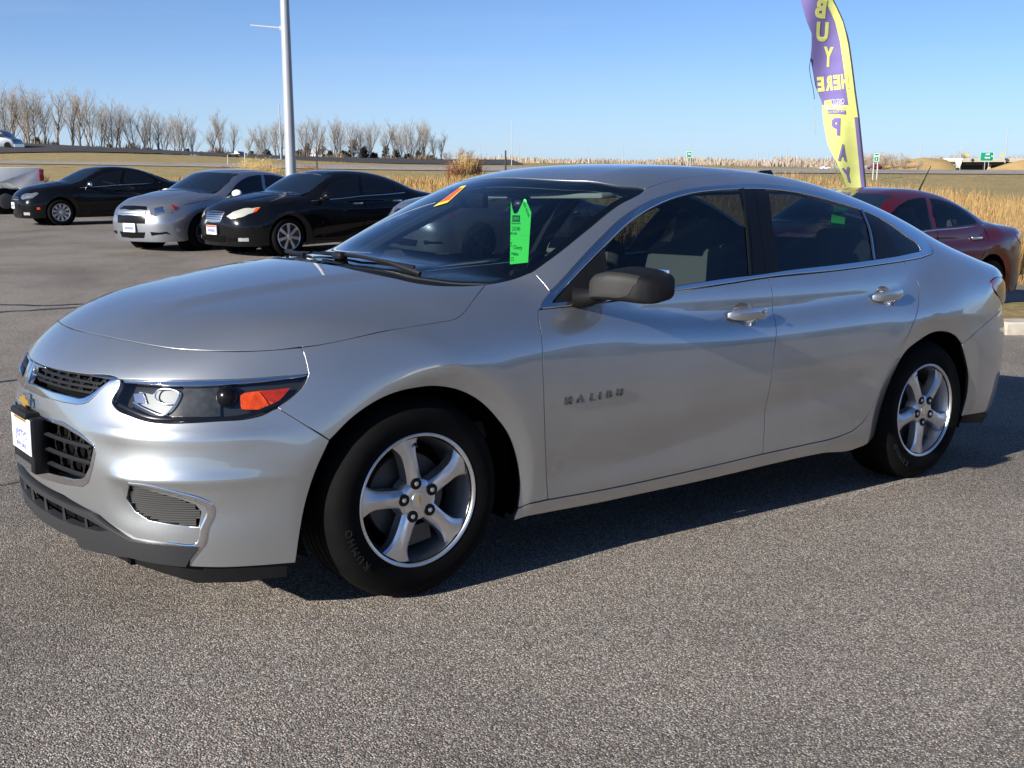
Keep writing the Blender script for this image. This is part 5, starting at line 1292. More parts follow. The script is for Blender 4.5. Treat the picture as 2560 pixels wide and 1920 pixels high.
    for sg in (1, -1):
        mb = MB(); q = onto(f, PY, [(.72, .95)])[0]*sc
        bm = bmesh.new(); bmesh.ops.create_uvsphere(bm, u_segments=16, v_segments=10, radius=1); V = [(v.co.x*.085*(1 if v.co.x < 0 else .5)+q[0]+.06, (q[1]-.12+v.co.y*.115)*sg, q[2]+.065+v.co.z*.075) for v in bm.verts]; F = [[v.index for v in fc.verts] for fc in bm.faces]; bm.free()
        mo = link('door_mirror', mesh('door_mirror', V, F if sg > 0 else [t[::-1] for t in F], True), mirror_m or pm, root)
        mb = MB(); mb.tube([(q[0]+.02, (q[1]+.01)*sg, q[2]+.01), (q[0]+.06, (q[1]-.08)*sg, q[2]+.03)], .03, 6); mb.build('mirror_arm', M['black_plastic'], mo)
        for (hx, hz) in ((1.54, .87), (2.49, .895)):
            P = onto(f, PY, [(hx, hz)])[0]*sc; mb = MB(); mb.box((P[0], (P[1]-.018)*sg, P[2]), (.21, .022, .032)); mb.build('door_handle', trims.get('handle', pm), root, bevel=.008)
    if trims.get('open'):
        for sg in (1, -1):
            mb = MB(); mb.box((1.40*sx, .36*sg, .60), (.5, .5, .16)); mb.box((1.68*sx, .36*sg, .86), (.13, .48, .56)); mb.box((1.75*sx, .36*sg, 1.17), (.09, .26, .15)); mb.build('front_seat', M['seat_dark'], root, bevel=.04)
        mb = MB(); mb.box((2.45*sx, 0, .86), (.14, 1.2, .5)); mb.box((2.2*sx, 0, .6), (.5, 1.2, .16)); mb.build('rear_seat', M['seat_dark'], root, bevel=.04)
        mb = MB(); mb.box((.60*sx, 0, .88), (.5, 1.3, .12)); mb.box((1.5*sx, 0, .45), (2.4, 1.4, .05)); mb.box((2.85*sx, 0, 1.0), (.4, 1.1, .03)); mb.build('cabin_lining', M['trim_dark'], root)
        mb = MB(); mb.lathe([(.17, 0), (.18, .012), (.19, 0), (.18, -.012), (.17, 0)], 'x', 20, (0, 0, 0)); o_ = mb.build('steering_wheel', M['trim_dark'], root, smooth=True); o_.location = (.98*sx, -.36, .92)
    # running gear
    for (wx, sg, a) in ((0, 1, .2), (2.829*sx, 1, .9), (0, -1, .4), (2.829*sx, -1, 1.3)):
        e = bpy.data.objects.new('wheel', None); COL.objects.link(e); e.parent = root; e.empty_display_size = .1
        e.location = (wx, -.885*sy*sg, .333); e.rotation_euler = (0, a, 0 if sg > 0 else math.pi)
        for nm, (mb, m) in wh.items():
            k = nm.rstrip('0123456789')
            if not isinstance(wh[nm], list): pass
            ky = (id(wh), nm)
            if ky not in _cw: o = mb.build(k, m, e, smooth=True); o.data.set_sharp_from_angle(angle=rad(35)); _cw[ky] = o.data
            else: link(k, _cw[ky], None, e)
    mb = MB(); mb.box((1.41*sx, 0, .40), (4.0*sx, 1.15*sy, .40)); mb.box((1.41*sx, 0, .24), (1.9*sx, 1.62*sy, .08))
    for cx in (0, 2.829*sx):
        for sg in (1, -1): mb.lathe([(.385, -.80*sy*sg), (.385, -.5*sg), (0, -.5*sg)], 'y', 24, (cx, 0, .335))
    mb.build('underbody', M['dark'], root)
    if antenna:
        mb = MB(); P = onto(f, PZ, [(2.45, 0)])[0]*sc; mb.tube([tuple(P), (P[0]+.10, 0, P[2]+.08), (P[0]+.30, 0, P[2]+.37)], [.022, .010, .004], 6); mb.build('roof_aerial', M['black_plastic'], root)
    return root
_cw = {}
DLO = ([(.62, .965), (.80, 1.065), (1.0, 1.185), (1.2, 1.265), (1.42, 1.322), (1.66, 1.348), (1.78, 1.350), (1.66, 1.15), (1.62, 1.012), (1.15, .985)],
       [(1.86, 1.352), (2.1, 1.343), (2.35, 1.305), (2.52, 1.262), (2.50, 1.15), (2.46, 1.055), (2.1, 1.037), (1.74, 1.022), (1.76, 1.16)],
       [(2.56, 1.248), (2.68, 1.205), (2.78, 1.15), (2.84, 1.10), (2.82, 1.078), (2.50, 1.058), (2.53, 1.15)])
DLON = (DLO[0], [(1.86, 1.345), (2.05, 1.33), (2.25, 1.29), (2.40, 1.245), (2.52, 1.18), (2.60, 1.10), (2.60, 1.055), (2.2, 1.037), (1.74, 1.022), (1.76, 1.16)], None)
TAIL = ('tail_lamp', [(66, .93), (56, .945), (40, .95), (27, .945), (27, .80), (42, .79), (56, .80), (64, .86)], M['redlens'], .005)
BLK = paint('black_car_paint', (.004, .004, .005), 0, .2, dirt=.3, coat=.45, spec=.12); BLK2 = paint('dark_car_paint', (.005, .005, .006), 0, .2, dirt=.3, coat=.55, spec=.12)
RED = paint('dark_red_paint', (.085, .005, .010), .3, .3, coat=.8); SIL = paint('light_silver_paint', (.36, .385, .42), .85, .40, coat_ior=1.8); GRY = paint('grey_car_paint', (.20, .21, .24), .7, .38)
W10 = spoked(10, 'split', .325, .225); W7 = spoked(7, 'wide', .335, .235); W5 = spoked(5, 'thick', .335, .215, M['disc'])
notch = Sedan(NOTCH, [1.075, 1.055, 1.03, 1.0, .93]); soft_ = Sedan(SOFT, [1.07, 1.05, 1.02, .99, .93], nose=[-.86, -.89, -.915, -.935, -.950, -.960, -.960, -.945, -.925, -.875, -.78, -.42])
CL = M['head_clear']; CLD = mat('smoky_headlamp', (.16, .17, .18), .12, .4, coat=1.)
lampsN = [('lamp_bowl', [(-.58, .765), (-.68, .785), (-.70, .725), (-.60, .70)], M['reflector'], .012), ('headlamp', [(-.47, .76), (-.62, .80), (-.80, .83), (-.83, .80), (-.74, .69), (-.56, .655), (-.46, .68)], CLD, .006), ('indicator', [(-.80, .46), (-.84, .46), (-.84, .41), (-.80, .41)], M['amber'], .006), ('fog_lamp', [(-.58, .34), (-.70, .34), (-.70, .27), (-.58, .27)], CL, .005), TAIL]
grN = [('grille', [(0, .74), (-.38, .73), (-.42, .67), (0, .66)], M['gloss_black'], .004), ('grille', [(0, .62), (-.36, .62), (-.40, .50), (-.34, .40), (0, .39)], M['gloss_black'], .004), ('lower_intake', [(0, .30), (-.5, .31), (-.48, .22), (0, .21)], M['black_plastic'], .003)]
CARS = 'cars parked in the row behind'
other_car('black_sedan', 'black notchback sedan with many-spoked chrome wheels, farthest left of the parked cars', (155, 564), -1, notch, BLK, (.949, .97, 1.01), W10, lampsN, grN, (.50, False), group=CARS,
          trims={'glass': DLON, 'belt': M['chrome_satin'], 'bars': [(.40, .645, .03, M['chrome']), (.36, .70, .008, M['chrome'])]}, mirror_m=M['chrome'])
lampsM = [('lamp_bowl', [(-.56, .79), (-.68, .82), (-.70, .72), (-.58, .69)], M['reflector'], .012), ('headlamp', [(-.44, .79), (-.58, .845), (-.74, .86), (-.80, .80), (-.76, .70), (-.60, .655), (-.47, .67)], CLD, .006), ('marker_lamp', [(-.765, .855), (-.845, .80), (-.80, .745), (-.785, .80)], M['redlens'], .012), ('fog_slot', [(-.46, .37), (-.70, .375), (-.74, .33), (-.48, .305)], M['gloss_black'], .005), TAIL]
grM = [('grille', [(0, .83), (-.36, .82), (-.40, .76), (0, .755)], M['gloss_black'], .004), ('grille', [(0, .66), (-.40, .66), (-.36, .52), (0, .51)], M['gloss_black'], .004), ('lower_intake', [(0, .36), (-.34, .36), (-.30, .26), (0, .25)], M['gloss_black'], .004)]
other_car('silver_sedan', 'silver sedan with split grille and white mirror cap parked between two black sedans', (512, 626), 22, soft_, SIL, (1.0, .97, .995), W5, lampsM, grM, (.44, False), group=CARS,
          trims={'glass': DLO, 'belt': None, 'bars': [(.38, .71, .055, SIL)]}, mirror_m=mat('white_mirror', (.75, .75, .78), .3))
lampsE = [('headlamp', [(-.36, .70), (-.50, .775), (-.68, .835), (-.84, .85), (-.80, .78), (-.66, .69), (-.48, .655)], mat('yellowed_headlamp', (.50, .50, .42), .2, .3, coat=1), .006), ('marker_lamp', [(-.80, .838), (-.842, .845), (-.80, .78), (-.765, .765)], M['amber'], .012), ('fog_lamp', [(-.62, .335), (-.72, .34), (-.72, .28), (-.62, .28)], CL, .006), ('fog_slot', [(-.34, .33), (-.60, .335), (-.60, .28), (-.36, .27)], M['dark'], .004), TAIL]
grE = [('grille', [(0, .79), (-.30, .77), (-.22, .60), (0, .585)], M['chrome_satin'], .004), ('lower_intake', [(0, .36), (-.32, .36), (-.30, .26), (0, .25)], M['dark'], .004)]
other_car('black_sedan', 'black sedan with seven-spoke wheels and chrome grille parked just behind the silver hood', (722, 640), 9, soft_, BLK2, (.981, .985, .99), W7, lampsE, grE, (.46, True), group=CARS,
          trims={'glass': DLO, 'belt': M['chrome_satin'], 'handle': M['chrome'], 'bars': [(.25, .75, .010, M['gloss_black']), (.27, .715, .010, M['gloss_black']), (.26, .68, .010, M['gloss_black']), (.23, .645, .010, M['gloss_black'])]}, mirror_m=BLK2)
other_car('grey_sedan', 'grey sedan almost hidden behind the windscreen of the near silver car', (1195, 662), 8, notch, GRY, (.949, .97, 1.0), W5, lampsM, grM, None, group=CARS, trims={'glass': DLON, 'belt': None})
# the red one stands behind the tail; placed by its roof
_P = wpt(2226, 476, 13.0); _h = rad(-2); _c = np.array([_P[0]-1.50, _P[1]-.50, 0.]); _c[2] = float(lot_z(_c[0], _c[1]))
other_car('red_sedan', 'dark red sedan with window visors and roof aerial behind the silver car tail', None, -2, notch, RED, (.949, .97, 1.01), W10, lampsN, grN, None, contact=_c,
          trims={'glass': DLON, 'belt': M['chrome_satin'], 'handle': M['chrome'], 'open': True}, antenna=True)

# unseen building, added behind the camera to give the doors something to mirror
bd = empty('reflection_building', 'made-up low pale building behind the camera, added for reflections in the silver doors', 'building', (34, -34, float(lot_z(34, -34))), rad(4))
mb = MB(); mb.box((0, 0, 2.1), (46, 10, 4.2)); mb.build('walls', mat('pale_cladding', (.55, .54, .50), .8, noise=.1), bd)
mb = MB(); mb.box((0, 0, 4.35), (47, 11, .5)); mb.build('fascia', mat('blue_fascia', (.05, .09, .25), .5), bd)
for i_ in range(9): mb = MB(); mb.box((-20+5*i_, 5.05, 1.5), (3.6, .1, 2.3)); mb.build('window', M['car_glass'], bd)
# ------------------------------------------------------------------ trees
M['bark'] = mat('grey_bark', (.17, .14, .115), .95, noise=.3, nscale=3)
M['twig'] = mat('bare_twigs', (.32, .28, .235), .95)
M['twig_tan'] = mat('tan_twigs', (.40, .32, .24), .95)
M['cedar'] = mat('dark_cedar', (.05, .055, .035), .95, noise=.4, nscale=2)
def bare_tree(seed, H, spread, stems=1, twm=None, fine=1.0, low=.12):
    """upright bare crown: trunk tubes and thousands of thin twig slivers"""
    rng = random.Random(seed); tr = MB(); TV = []; TF = []
    def sliver(p, q, w):
        d = q-p; s = d.cross(Vector((rng.uniform(-1, 1), rng.uniform(-1, 1), rng.uniform(-.3, .3))))
        if s.length < 1e-6: return
        s = s.normalized()*w; k = len(TV); TV.extend([tuple(p-s), tuple(p+s), tuple(q)]); TF.append((k, k+1, k+2))
    def branch(p, d, L, r, lev):
        pts = [p]; n = 5 if lev < 2 else 3
        for i in range(n):
            d = (d+Vector((rng.gauss(0, .10), rng.gauss(0, .10), .10+rng.gauss(0, .05)))).normalized(); pts.append(pts[-1]+d*L/n)
        if lev <= 1: tr.tube(pts, [r*(1-.75*i/n) for i in range(n+1)], 5, cap=False)
        else:
            for a, b in zip(pts[:-1], pts[1:]): sliver(a, b, r)
        if lev >= 4: return
        kids = {0: 12, 1: 6, 2: int(5*fine), 3: int(5*fine)}[lev]
        for c in range(kids):
            t = (low if lev == 0 else .25)+(1-(low if lev == 0 else .25))*((c+rng.random())/kids); k = min(n-1, int(t*n)); q = pts[k]+(pts[k+1]-pts[k])*(t*n-k)
            az = rng.uniform(0, 2*math.pi); out = Vector((math.cos(az), math.sin(az), 0)); tilt = (spread if lev == 0 else .55)*rng.uniform(.6, 1.2)
            dd = (d*(1-.30*tilt)+out*tilt*1.1+Vector((0, 0, .12))).normalized()
            branch(q, dd, L*({0: .52, 1: .5, 2: .52, 3: .5}[lev])*(1.1-.55*t if lev == 0 else 1)*rng.uniform(.75, 1.15), r*{0: .40, 1: .30, 2: .6, 3: .75}[lev], lev+1)
    for s in range(stems):
        az = rng.uniform(0, 6.28); lean = 0 if stems == 1 else .22
        branch(Vector((math.cos(az)*.35*(stems > 1), math.sin(az)*.35*(stems > 1), -.3)), Vector((math.cos(az)*lean, math.sin(az)*lean, 1)).normalized(), H*.82*rng.uniform(.85, 1), .022*H*(1 if stems == 1 else .7), 0)
    return mesh('trunk', tr.V, tr.F, True), mesh('crown', TV, TF)
TREES = [bare_tree(11, 10, .62, 2), bare_tree(12, 10, .52, 1), bare_tree(13, 10, .70, 3), bare_tree(14, 10, .56, 2), bare_tree(15, 10, .48, 1), bare_tree(16, 10, .60, 2)]
def plant(nm, var, px, ytop, ybase, depth, label, group, tw=None, wide=1.0, meshes=None):
    b = wpt(px, ybase, depth); z = float(ground_z(b[0], b[1])); top = wpt(px, ytop, depth)[2]; h = top-z
    e = empty(nm, label, 'tree', (b[0], b[1], z-.15), var*1.7+px*.13, group); s = h/10.0
    e.scale = (s*wide, s*wide, s)
    t, c = (meshes or TREES)[var % len(meshes or TREES)]
    o = link('trunk', t, None, e); o2 = link('crown', c, None, e)
    if not t.materials: t.materials.append(M['bark']); c.materials.append(tw or M['twig'])
    return e
def P5(x, y): return x*.5606, 180+y*.5606
tl = [(20, 66, 2), (62, 55, 0), (105, 95, 3), (148, 46, 2), (182, 82, 5), (215, 78, 3), (258, 84, 1), (330, 68, 4), (362, 110, 1), (425, 78, 5), (452, 118, 3), (505, 112, 2), (540, 150, 1), (578, 138, 3), (612, 142, 0), (648, 175, 4), (676, 152, 3), (712, 190, 1), (742, 178, 5), (795, 160, 2), (826, 196, 1), (858, 232, 3), (925, 175, 0), (952, 210, 4), (990, 172, 3), (1040, 238, 1), (1112, 228, 4), (1150, 262, 3), (1178, 216, 2), (1232, 232, 1), (1262, 210, 5), (1330, 228, 3), (1368, 214, 2), (1405, 200, 0), (1440, 250, 1), (1492, 184, 3), (1520, 196, 5), (1575, 226, 1), (1615, 240, 3), (1645, 222, 2), (1690, 206, 0), (1722, 204, 4), (1760, 214, 3), (1800, 222, 5), (1828, 196, 2), (1862, 204, 0), (1890, 236, 3), (1938, 278, 1), (1968, 262, 4)]
GT = 'bare trees along the highway'
tl = [t for q, t in enumerate(tl) if q % 9 != 4]
for i, (zx, zy, v) in enumerate(tl):
    px, py = P5(zx, zy); py += [0, 9, -6, 14, 3, -3, 11][i*5 % 7]; d = 172+px*.085+(i % 3)*5
    nl = sum(1 for t in tl if P5(t[0], t[1])[0] < 690)
    lab = '%s bare tree from the left end of the row beyond the highway' % nth(i) if px < 690 else '%s bare tree to the right of the big light pole beyond the highway' % nth(i-nl)
    plant('bare_tree', v, px, py-4, 400, d, lab, GT)
TB = [bare_tree(31, 10, .85, 4, fine=1.0, low=.05), bare_tree(32, 10, .8, 3, low=.05)]
for i, (zx, zy) in enumerate([(2000, 345), (2040, 328), (2078, 335)]):
    px, py = P5(zx, zy); plant('bare_tree', i, px, py, 410, 255+i*6, '%s of the three low spreading bare trees ending the tree row' % ('leftmost', 'middle one', 'rightmost')[i], 'spreading bare trees at the end of the row', M['twig_tan'], 1.35, TB)
for i, px in enumerate([2135, 2152, 2170, 2186, 2203, 2222, 2238, 2256, 2275, 2292]):
    plant('bare_tree', i, px, [392, 384, 378, 373, 378, 380, 376, 384, 388, 394][i], 420, 300+10*(i % 3), '%s small bare tree from the left in the clump behind the left grassy bank' % nth(i), 'bare trees behind the bank at the right', M['twig'], 1.5, TB)
for i, px in enumerate([2318, 2338, 2358, 2376, 2398, 2428, 2524, 2548]):
    plant('bare_tree', i, px, [386, 382, 388, 380, 374, 384, 384, 380][i], 414, 460+10*(i % 3), '%s far bare tree from the left showing above the bridge' % nth(i), 'bare trees above the bridge', M['twig_tan'], 1.5, TB)
# cedars and scrub under the row
def cedar(seed, r, h):
    rng = random.Random(seed); V = []; F = []
    for i in range(420):
        t = rng.random()**.8; z = t*h; rr = r*(1-t*.75)*math.sqrt(rng.random())*1.05; a = rng.uniform(0, 6.28); c = Vector((rr*math.cos(a), rr*math.sin(a), z)); s = rng.uniform(.12, .3)*r*.6
        k = len(V); 
        for j in range(3): V.append(tuple(c+Vector((rng.gauss(0, s), rng.gauss(0, s), rng.gauss(0, s*1.1)))))
        F.append((k, k+1, k+2))
    return mesh('foliage', V, F)
CED = [cedar(1, 1, 2.6), cedar(2, 1.2, 2.2), cedar(3, 1.3, 1.6)]
for c in CED: c.materials.append(M['cedar'])
stem_me = MB(); stem_me.tube([(0, 0, -.2), (0, 0, 1.2)], [.12, .05], 6)
_st = mesh('trunk', stem_me.V, stem_me.F); _st.materials.append(M['bark'])
for i, (px, w, hpx) in enumerate([(95, 26, 30), (140, 22, 24), (250, 20, 24), (275, 18, 22), (372, 16, 20), (398, 20, 24), (470, 16, 18), (505, 14, 16), (572, 18, 20), (630, 16, 18), (668, 18, 26), (752, 20, 34), (770, 18, 36), (826, 16, 26), (860, 22, 34), (884, 24, 44), (910, 20, 36), (935, 18, 30), (965, 20, 32), (990, 20, 30), (1020, 18, 28), (1046, 18, 24), (1080, 16, 18)]):
    d = 178+px*.09; b = wpt(px, 400, d); z = float(ground_z(b[0], b[1])); e = empty('cedar_bush', '%s dark shrub from the left at the foot of the bare tree row' % nth(i), 'shrub', (b[0], b[1], z), px, 'dark shrubs under the tree row')
    e.scale = (w*d/2799*.75, w*d/2799*.75, hpx*d/2799/2.2); link('foliage', CED[i % 3], None, e); link('trunk', _st, None, e)
# scrub line on the horizon: nobody could count it
def scrub():
    rng = random.Random(5); V = []; F = []
    for i in range(2600):
        px = rng.uniform(1090, 2600); d = rng.uniform(420, 760); b = wpt(px, 405, d); z = float(ground_z(b[0], b[1]))
        dens = .5+.5*math.sin(px*.021)*math.sin(px*.0057+1); h = rng.uniform(.6, 1.6)*(1+2.0*dens*rng.random())*d/500
        if 1790 < px < 2140: h *= 1.5
        for k in range(9):
            x, y = b[0]+rng.gauss(0, 2.2), b[1]+rng.gauss(0, 1.6); w = rng.uniform(.06, .22)*h; n = len(V); a = rng.uniform(0, 3.14)
            V += [(x-w*math.cos(a), y-w*math.sin(a), z-.3), (x+w*math.cos(a), y+w*math.sin(a), z-.3), (x+rng.gauss(0, .5), y+rng.gauss(0, .5), z+h*rng.uniform(.45, 1.))]; F.append((n, n+1, n+2))
    o = link('far_scrub', mesh('far_scrub', V, F), mat('far_scrub', (.33, .27, .21), .95, noise=.3, nscale=.02)); o['kind'] = 'stuff'
scrub()
def undergrowth():
    rng = random.Random(9); V = []; F = []
    for i in range(5200):
        px = rng.uniform(-60, 1120); d = 166+max(px, 0)*.085+rng.uniform(0, 14); b = wpt(px, 400, d); z = float(ground_z(b[0], b[1])); h = rng.uniform(.5, 1.5)*(1+.9*math.sin(px*.043)*math.sin(px*.017+2)); n = len(V); a = rng.uniform(0, 3.14); w = rng.uniform(.05, .3)
        V += [(b[0]-w*math.cos(a), b[1]-w*math.sin(a), z-.2), (b[0]+w*math.cos(a), b[1]+w*math.sin(a), z-.2), (b[0]+rng.gauss(0, .4), b[1]+rng.gauss(0, .4), z+h)]; F.append((n, n+1, n+2))
    o = link('undergrowth', mesh('undergrowth', V, F), mat('undergrowth', (.20, .145, .09), .95, noise=.35, nscale=.2)); o['kind'] = 'stuff'
undergrowth()
# dry grass: one stuff object of bent blades
def grass():
    rng = np.random.default_rng(4); n = 170000
    # more near the edge of the paving, right-hand tall prairie
    l1 = np.where(rng.random(n) < .55, rng.uniform(-24, 2, n), rng.uniform(0, 20, n)); s1 = rng.exponential(1, n)*np.where(l1 < 2, 20, 12)+.35; d1 = np.interp(l1, _EL, _ED)+s1
    X, Y = unpolar(l1, d1); Z = ground_z(X, Y); b = l1/np.maximum(d1, 1)
    keep = (np.abs(b) < .62) & (d1 < 75) & ~((KERBDIST(X, Y) < .4))
    X, Y, Z, l1, d1, s1 = [q[keep] for q in (X, Y, Z, l1, d1, s1)]; n = len(X)
    right = ss(2, 9, l1); patch = .5+.5*np.sin(X*.35)*np.sin(Y*.27+.6)
    h = (.34+.36*patch)*(1-right)+right*(.40+.32*patch)*ss(0, 3, s1)+.12*rng.random(n); h *= .6+.7*rng.random(n)
    w = (.004+.00030*d1)*(.7+.6*rng.random(n)); a = rng.uniform(0, 2*np.pi, n); lean = rng.normal(0, .28, n)+.18; la = rng.uniform(-1.2, 1.2, n)
    dx, dy = np.cos(a)*w, np.sin(a)*w; lx, ly = np.cos(la)*lean*h, np.sin(la)*lean*h
    V = np.empty((n, 5, 3)); z0 = Z-.05
    V[:, 0] = np.stack([X-dx, Y-dy, z0], 1); V[:, 1] = np.stack([X+dx, Y+dy, z0], 1)
    V[:, 2] = np.stack([X+lx*.35+dx*.7, Y+ly*.35+dy*.7, Z+h*.6], 1); V[:, 3] = np.stack([X+lx*.35-dx*.7, Y+ly*.35-dy*.7, Z+h*.6], 1); V[:, 4] = np.stack([X+lx, Y+ly, Z+h], 1)
    V = V.reshape(-1, 3); me = bpy.data.meshes.new('dry_grass'); nv = len(V); me.vertices.add(nv); me.vertices.foreach_set('co', V.ravel())
    base = np.arange(n)*5; loops = np.stack([base, base+1, base+2, base+3, base+3, base+2, base+4], 1).ravel(); me.loops.add(len(loops)); me.loops.foreach_set('vertex_index', loops)
    st = np.stack([np.arange(n)*7, np.arange(n)*7+4], 1).ravel(); me.polygons.add(2*n); me.polygons.foreach_set('loop_start', st); me.polygons.foreach_set('loop_total', np.tile([4, 3], n)); me.update(calc_edges=True)
    m = mat('dry_grass', (.5, .35, .15), .9, spec=.1); g = NT(m)
    ng = g.n('ShaderNodeTexNoise', Scale=.55, Detail=3.0); g.l(g.coord(), ng.inputs['Vector']); n2 = g.n('ShaderNodeTexNoise', Scale=9.0, Detail=1.0); g.l(g.coord(), n2.inputs['Vector'])
    r = g.ramp(ng.outputs[0], [(.32, (.36, .265, .125)), (.5, (.50, .35, .165)), (.62, (.45, .275, .125)), (.75, (.56, .42, .215))]); r2 = g.ramp(n2.outputs[0], [(.3, (.6, .6, .6)), (.7, (1.25, 1.2, 1.1))])
    mx = g.n('ShaderNodeMix', data_type='RGBA', blend_type='MULTIPLY'); mx.inputs[0].default_value = 1; g.l(r.outputs[0], mx.inputs[6]); g.l(r2.outputs[0], mx.inputs[7])
    df = g.n('ShaderNodeBsdfDiffuse'); tr = g.n('ShaderNodeBsdfTranslucent'); ms = g.n('ShaderNodeMixShader'); ms.inputs[0].default_value = .35
    g.l(mx.outputs[2], df.inputs[0]); g.l(mx.outputs[2], tr.inputs[0]); g.l(df.outputs[0], ms.inputs[1]); g.l(tr.outputs[0], ms.inputs[2]); g.l(ms.outputs[0], g.out.inputs[0])
    o = link('dry_grass', me, m); o['kind'] = 'stuff'
def KERBDIST(x, y):
    p0, dv, nv = KERB; r = np.stack([x-p0[0], y-p0[1]], -1); u = r@dv[:2]; v = r@nv[:2]
    return np.where((u > -.3), np.abs(v-.15), 9.)
grass()
# weeds: reddish stalks and pale plumes by the cars on the left
def weed(seed, h, n, col):
    rng = random.Random(seed); mb = MB()
    for i in range(n):
        a = rng.uniform(0, 6.28); r = rng.uniform(0, .28); b = Vector((r*math.cos(a), r*math.sin(a), -.03)); hh = h*rng.uniform(.6, 1.05); t = b+Vector((rng.gauss(0, .14), rng.gauss(0, .14), hh)); w = .012
        mb.add([(b.x-w, b.y, b.z), (b.x+w, b.y, b.z), (t.x, t.y, t.z)], [(0, 1, 2)]); mb.add([(b.x, b.y-w, b.z), (b.x, b.y+w, b.z), (t.x, t.y, t.z)], [(0, 1, 2)])
        for k in range(7):
            q = b+(t-b)*rng.uniform(.5, 1.02); s = .018*h; mb.add([tuple(q), tuple(q+Vector((rng.gauss(0, s), rng.gauss(0, s), s))), tuple(q+Vector((rng.gauss(0, s), rng.gauss(0, s), s*.4)))], [(0, 1, 2)])
    return mesh('stalks', mb.V, mb.F)
WD = [weed(1, 1.0, 130, 0), weed(2, 1.15, 130, 0)]
WD[0].materials.append(mat('red_brown_weed', (.30, .15, .075), .9, noise=.3)); WD[1].materials.append(mat('straw_plume', (.66, .50, .22), .9, noise=.2))
wl = [(545, 462, 0, 1.0, 'L'), (566, 460, 0, 1.2, 'L'), (584, 464, 0, 1.0, 'L'), (602, 458, 1, 1.2, 'P'), (622, 456, 1, 1.5, 'P'), (645, 458, 1, 1.3, 'P'), (668, 456, 1, 1.4, 'P'), (690, 460, 1, 1.1, 'P'), (752, 458, 0, 1.0, 'R'), (772, 455, 0, 1.2, 'R'), (800, 458, 0, 1.1, 'R'), (822, 462, 0, .9, 'R'), (1138, 452, 0, 1.5, 'W'), (1160, 448, 1, 1.6, 'W'), (1182, 446, 0, 1.7, 'W'), (92, 470, 1, .9, 'K'), (108, 468, 0, .9, 'K')]
_nm = {'L': 'red-brown weed clump left of the light pole', 'P': 'pale straw grass clump just left of the light pole', 'R': 'red-brown weed clump right of the light pole', 'W': 'tall orange-brown grass clump above the near windscreen', 'K': 'rusty grass clump behind the pickup tail'}
_ct = {}
for i, (px, yb, v, sc_, k) in enumerate(wl):
    b, d = on_ground(px, yb, 20, 90); n_ = _ct.get(k, 0); _ct[k] = n_+1
    o = link('weed_clump', WD[v], None); o.location = (b[0], b[1], float(ground_z(b[0], b[1]))); o.rotation_euler = (0, 0, i*1.3); o.scale = (sc_*1.5, sc_*1.5, sc_)
    tag(o, '%s %s' % (nth(n_), _nm[k])+', counted from the left', 'grass clump', _nm[k]+'s')
# ------------------------------------------------------------------ poles, posts, wires
M['galv'] = mat('galvanised_steel', (.33, .35, .38), .5, .25, noise=.06, nscale=3)
M['post_dark'] = mat('dark_post', (.03, .03, .03), .8)
M['post_steel'] = mat('sign_post_steel', (.36, .36, .35), .6, .3)
M['sign_green'] = mat('highway_sign_green', (.0, .22, .13), .5, noise=.1)
M['sign_white'] = mat('sign_white', (.8, .82, .82), .5)
M['sign_yellow'] = mat('sign_yellow', (.75, .45, .03), .5)
M['pole_far'] = mat('weathered_pole', (.34, .35, .37), .8)
b = wpt(729, 470, 26.5); z = float(ground_z(b[0], b[1])); pole = empty('light_pole', 'tall pale tapered light pole standing behind the silver parked car', 'light pole', (b[0], b[1], z))
mb = MB(); mb.tube([(0, 0, -.1), (0, 0, 2.), (0, 0, 9.5)], [.135, .122, .075], 20); mb.build('shaft', M['galv'], pole, smooth=True)
mb = MB(); mb.box((0, 0, .03), (.42, .42, .06)); mb.build('base_plate', M['galv'], pole, bevel=.01)
mb = MB(); mb.box((.0, -.125, .6), (.12, .03, .22)); mb.build('hand_hole_cover', M['post_steel'], pole, bevel=.005)
tA = wpt(704, 70, 26.5); tB = wpt(626, 63, 26.9); mb = MB(); mb.tube([tuple(tA-np.array([b[0], b[1], z])), tuple(tB-np.array([b[0], b[1], z]))], [.018, .014], 6); mb.box(tuple(tA-np.array([b[0], b[1], z])+[.02, 0, 0]), (.10, .10, .10)); mb.build('banner_arm', M['post_steel'], pole)
for q in (.15, -.15): 
    mb = MB(); mb.tube([(q, q*.9, .05), (q, q*.9, .12)], .018, 6); mb.build('anchor_bolt', M['post_steel'], pole)
def thin_pole(name, px, yt, yb, d, w, m, label, cat='pole', group=None, arm=None, cross=0):
    p = wpt(px, yb, d); zb = float(ground_z(p[0], p[1])); zt = wpt(px, yt, d)[2]; o = empty(name, label, cat, (p[0], p[1], zb), -YAW, group)
    mb = MB(); mb.tube([(0, 0, -.2), (0, 0, zt-zb)], [w, w*.6], 6); mb.build('shaft', m, o)
    if arm: mb = MB(); mb.tube([(0, 0, zt-zb), (arm*.6, 0, zt-zb+.25), (arm, 0, zt-zb+.3)], w*.5, 5); mb.box((arm*1.15, 0, zt-zb+.27), (abs(arm)*.5, .3, .14)); mb.build('lamp_head', m, o)
    for k in range(cross): mb = MB(); mb.box((0, 0, zt-zb-.5-1.1*k), (2.4, .12, .12)); mb.build('crossarm', m, o)
    return o
thin_pole('street_lamp', 703, 258, 396, 165, .11, M['galv'], 'slim highway lamp standing just left of the big light pole', 'street lamp')
thin_pole('street_lamp', 1279, 300, 412, 190, .08, M['galv'], 'tall slim white lamp mast above the near car windscreen', 'street lamp')
thin_pole('street_lamp', 1727, 324, 410, 230, .06, M['pole_far'], 'slim lamp with bent arm above the small green sign', 'street lamp', arm=.9)
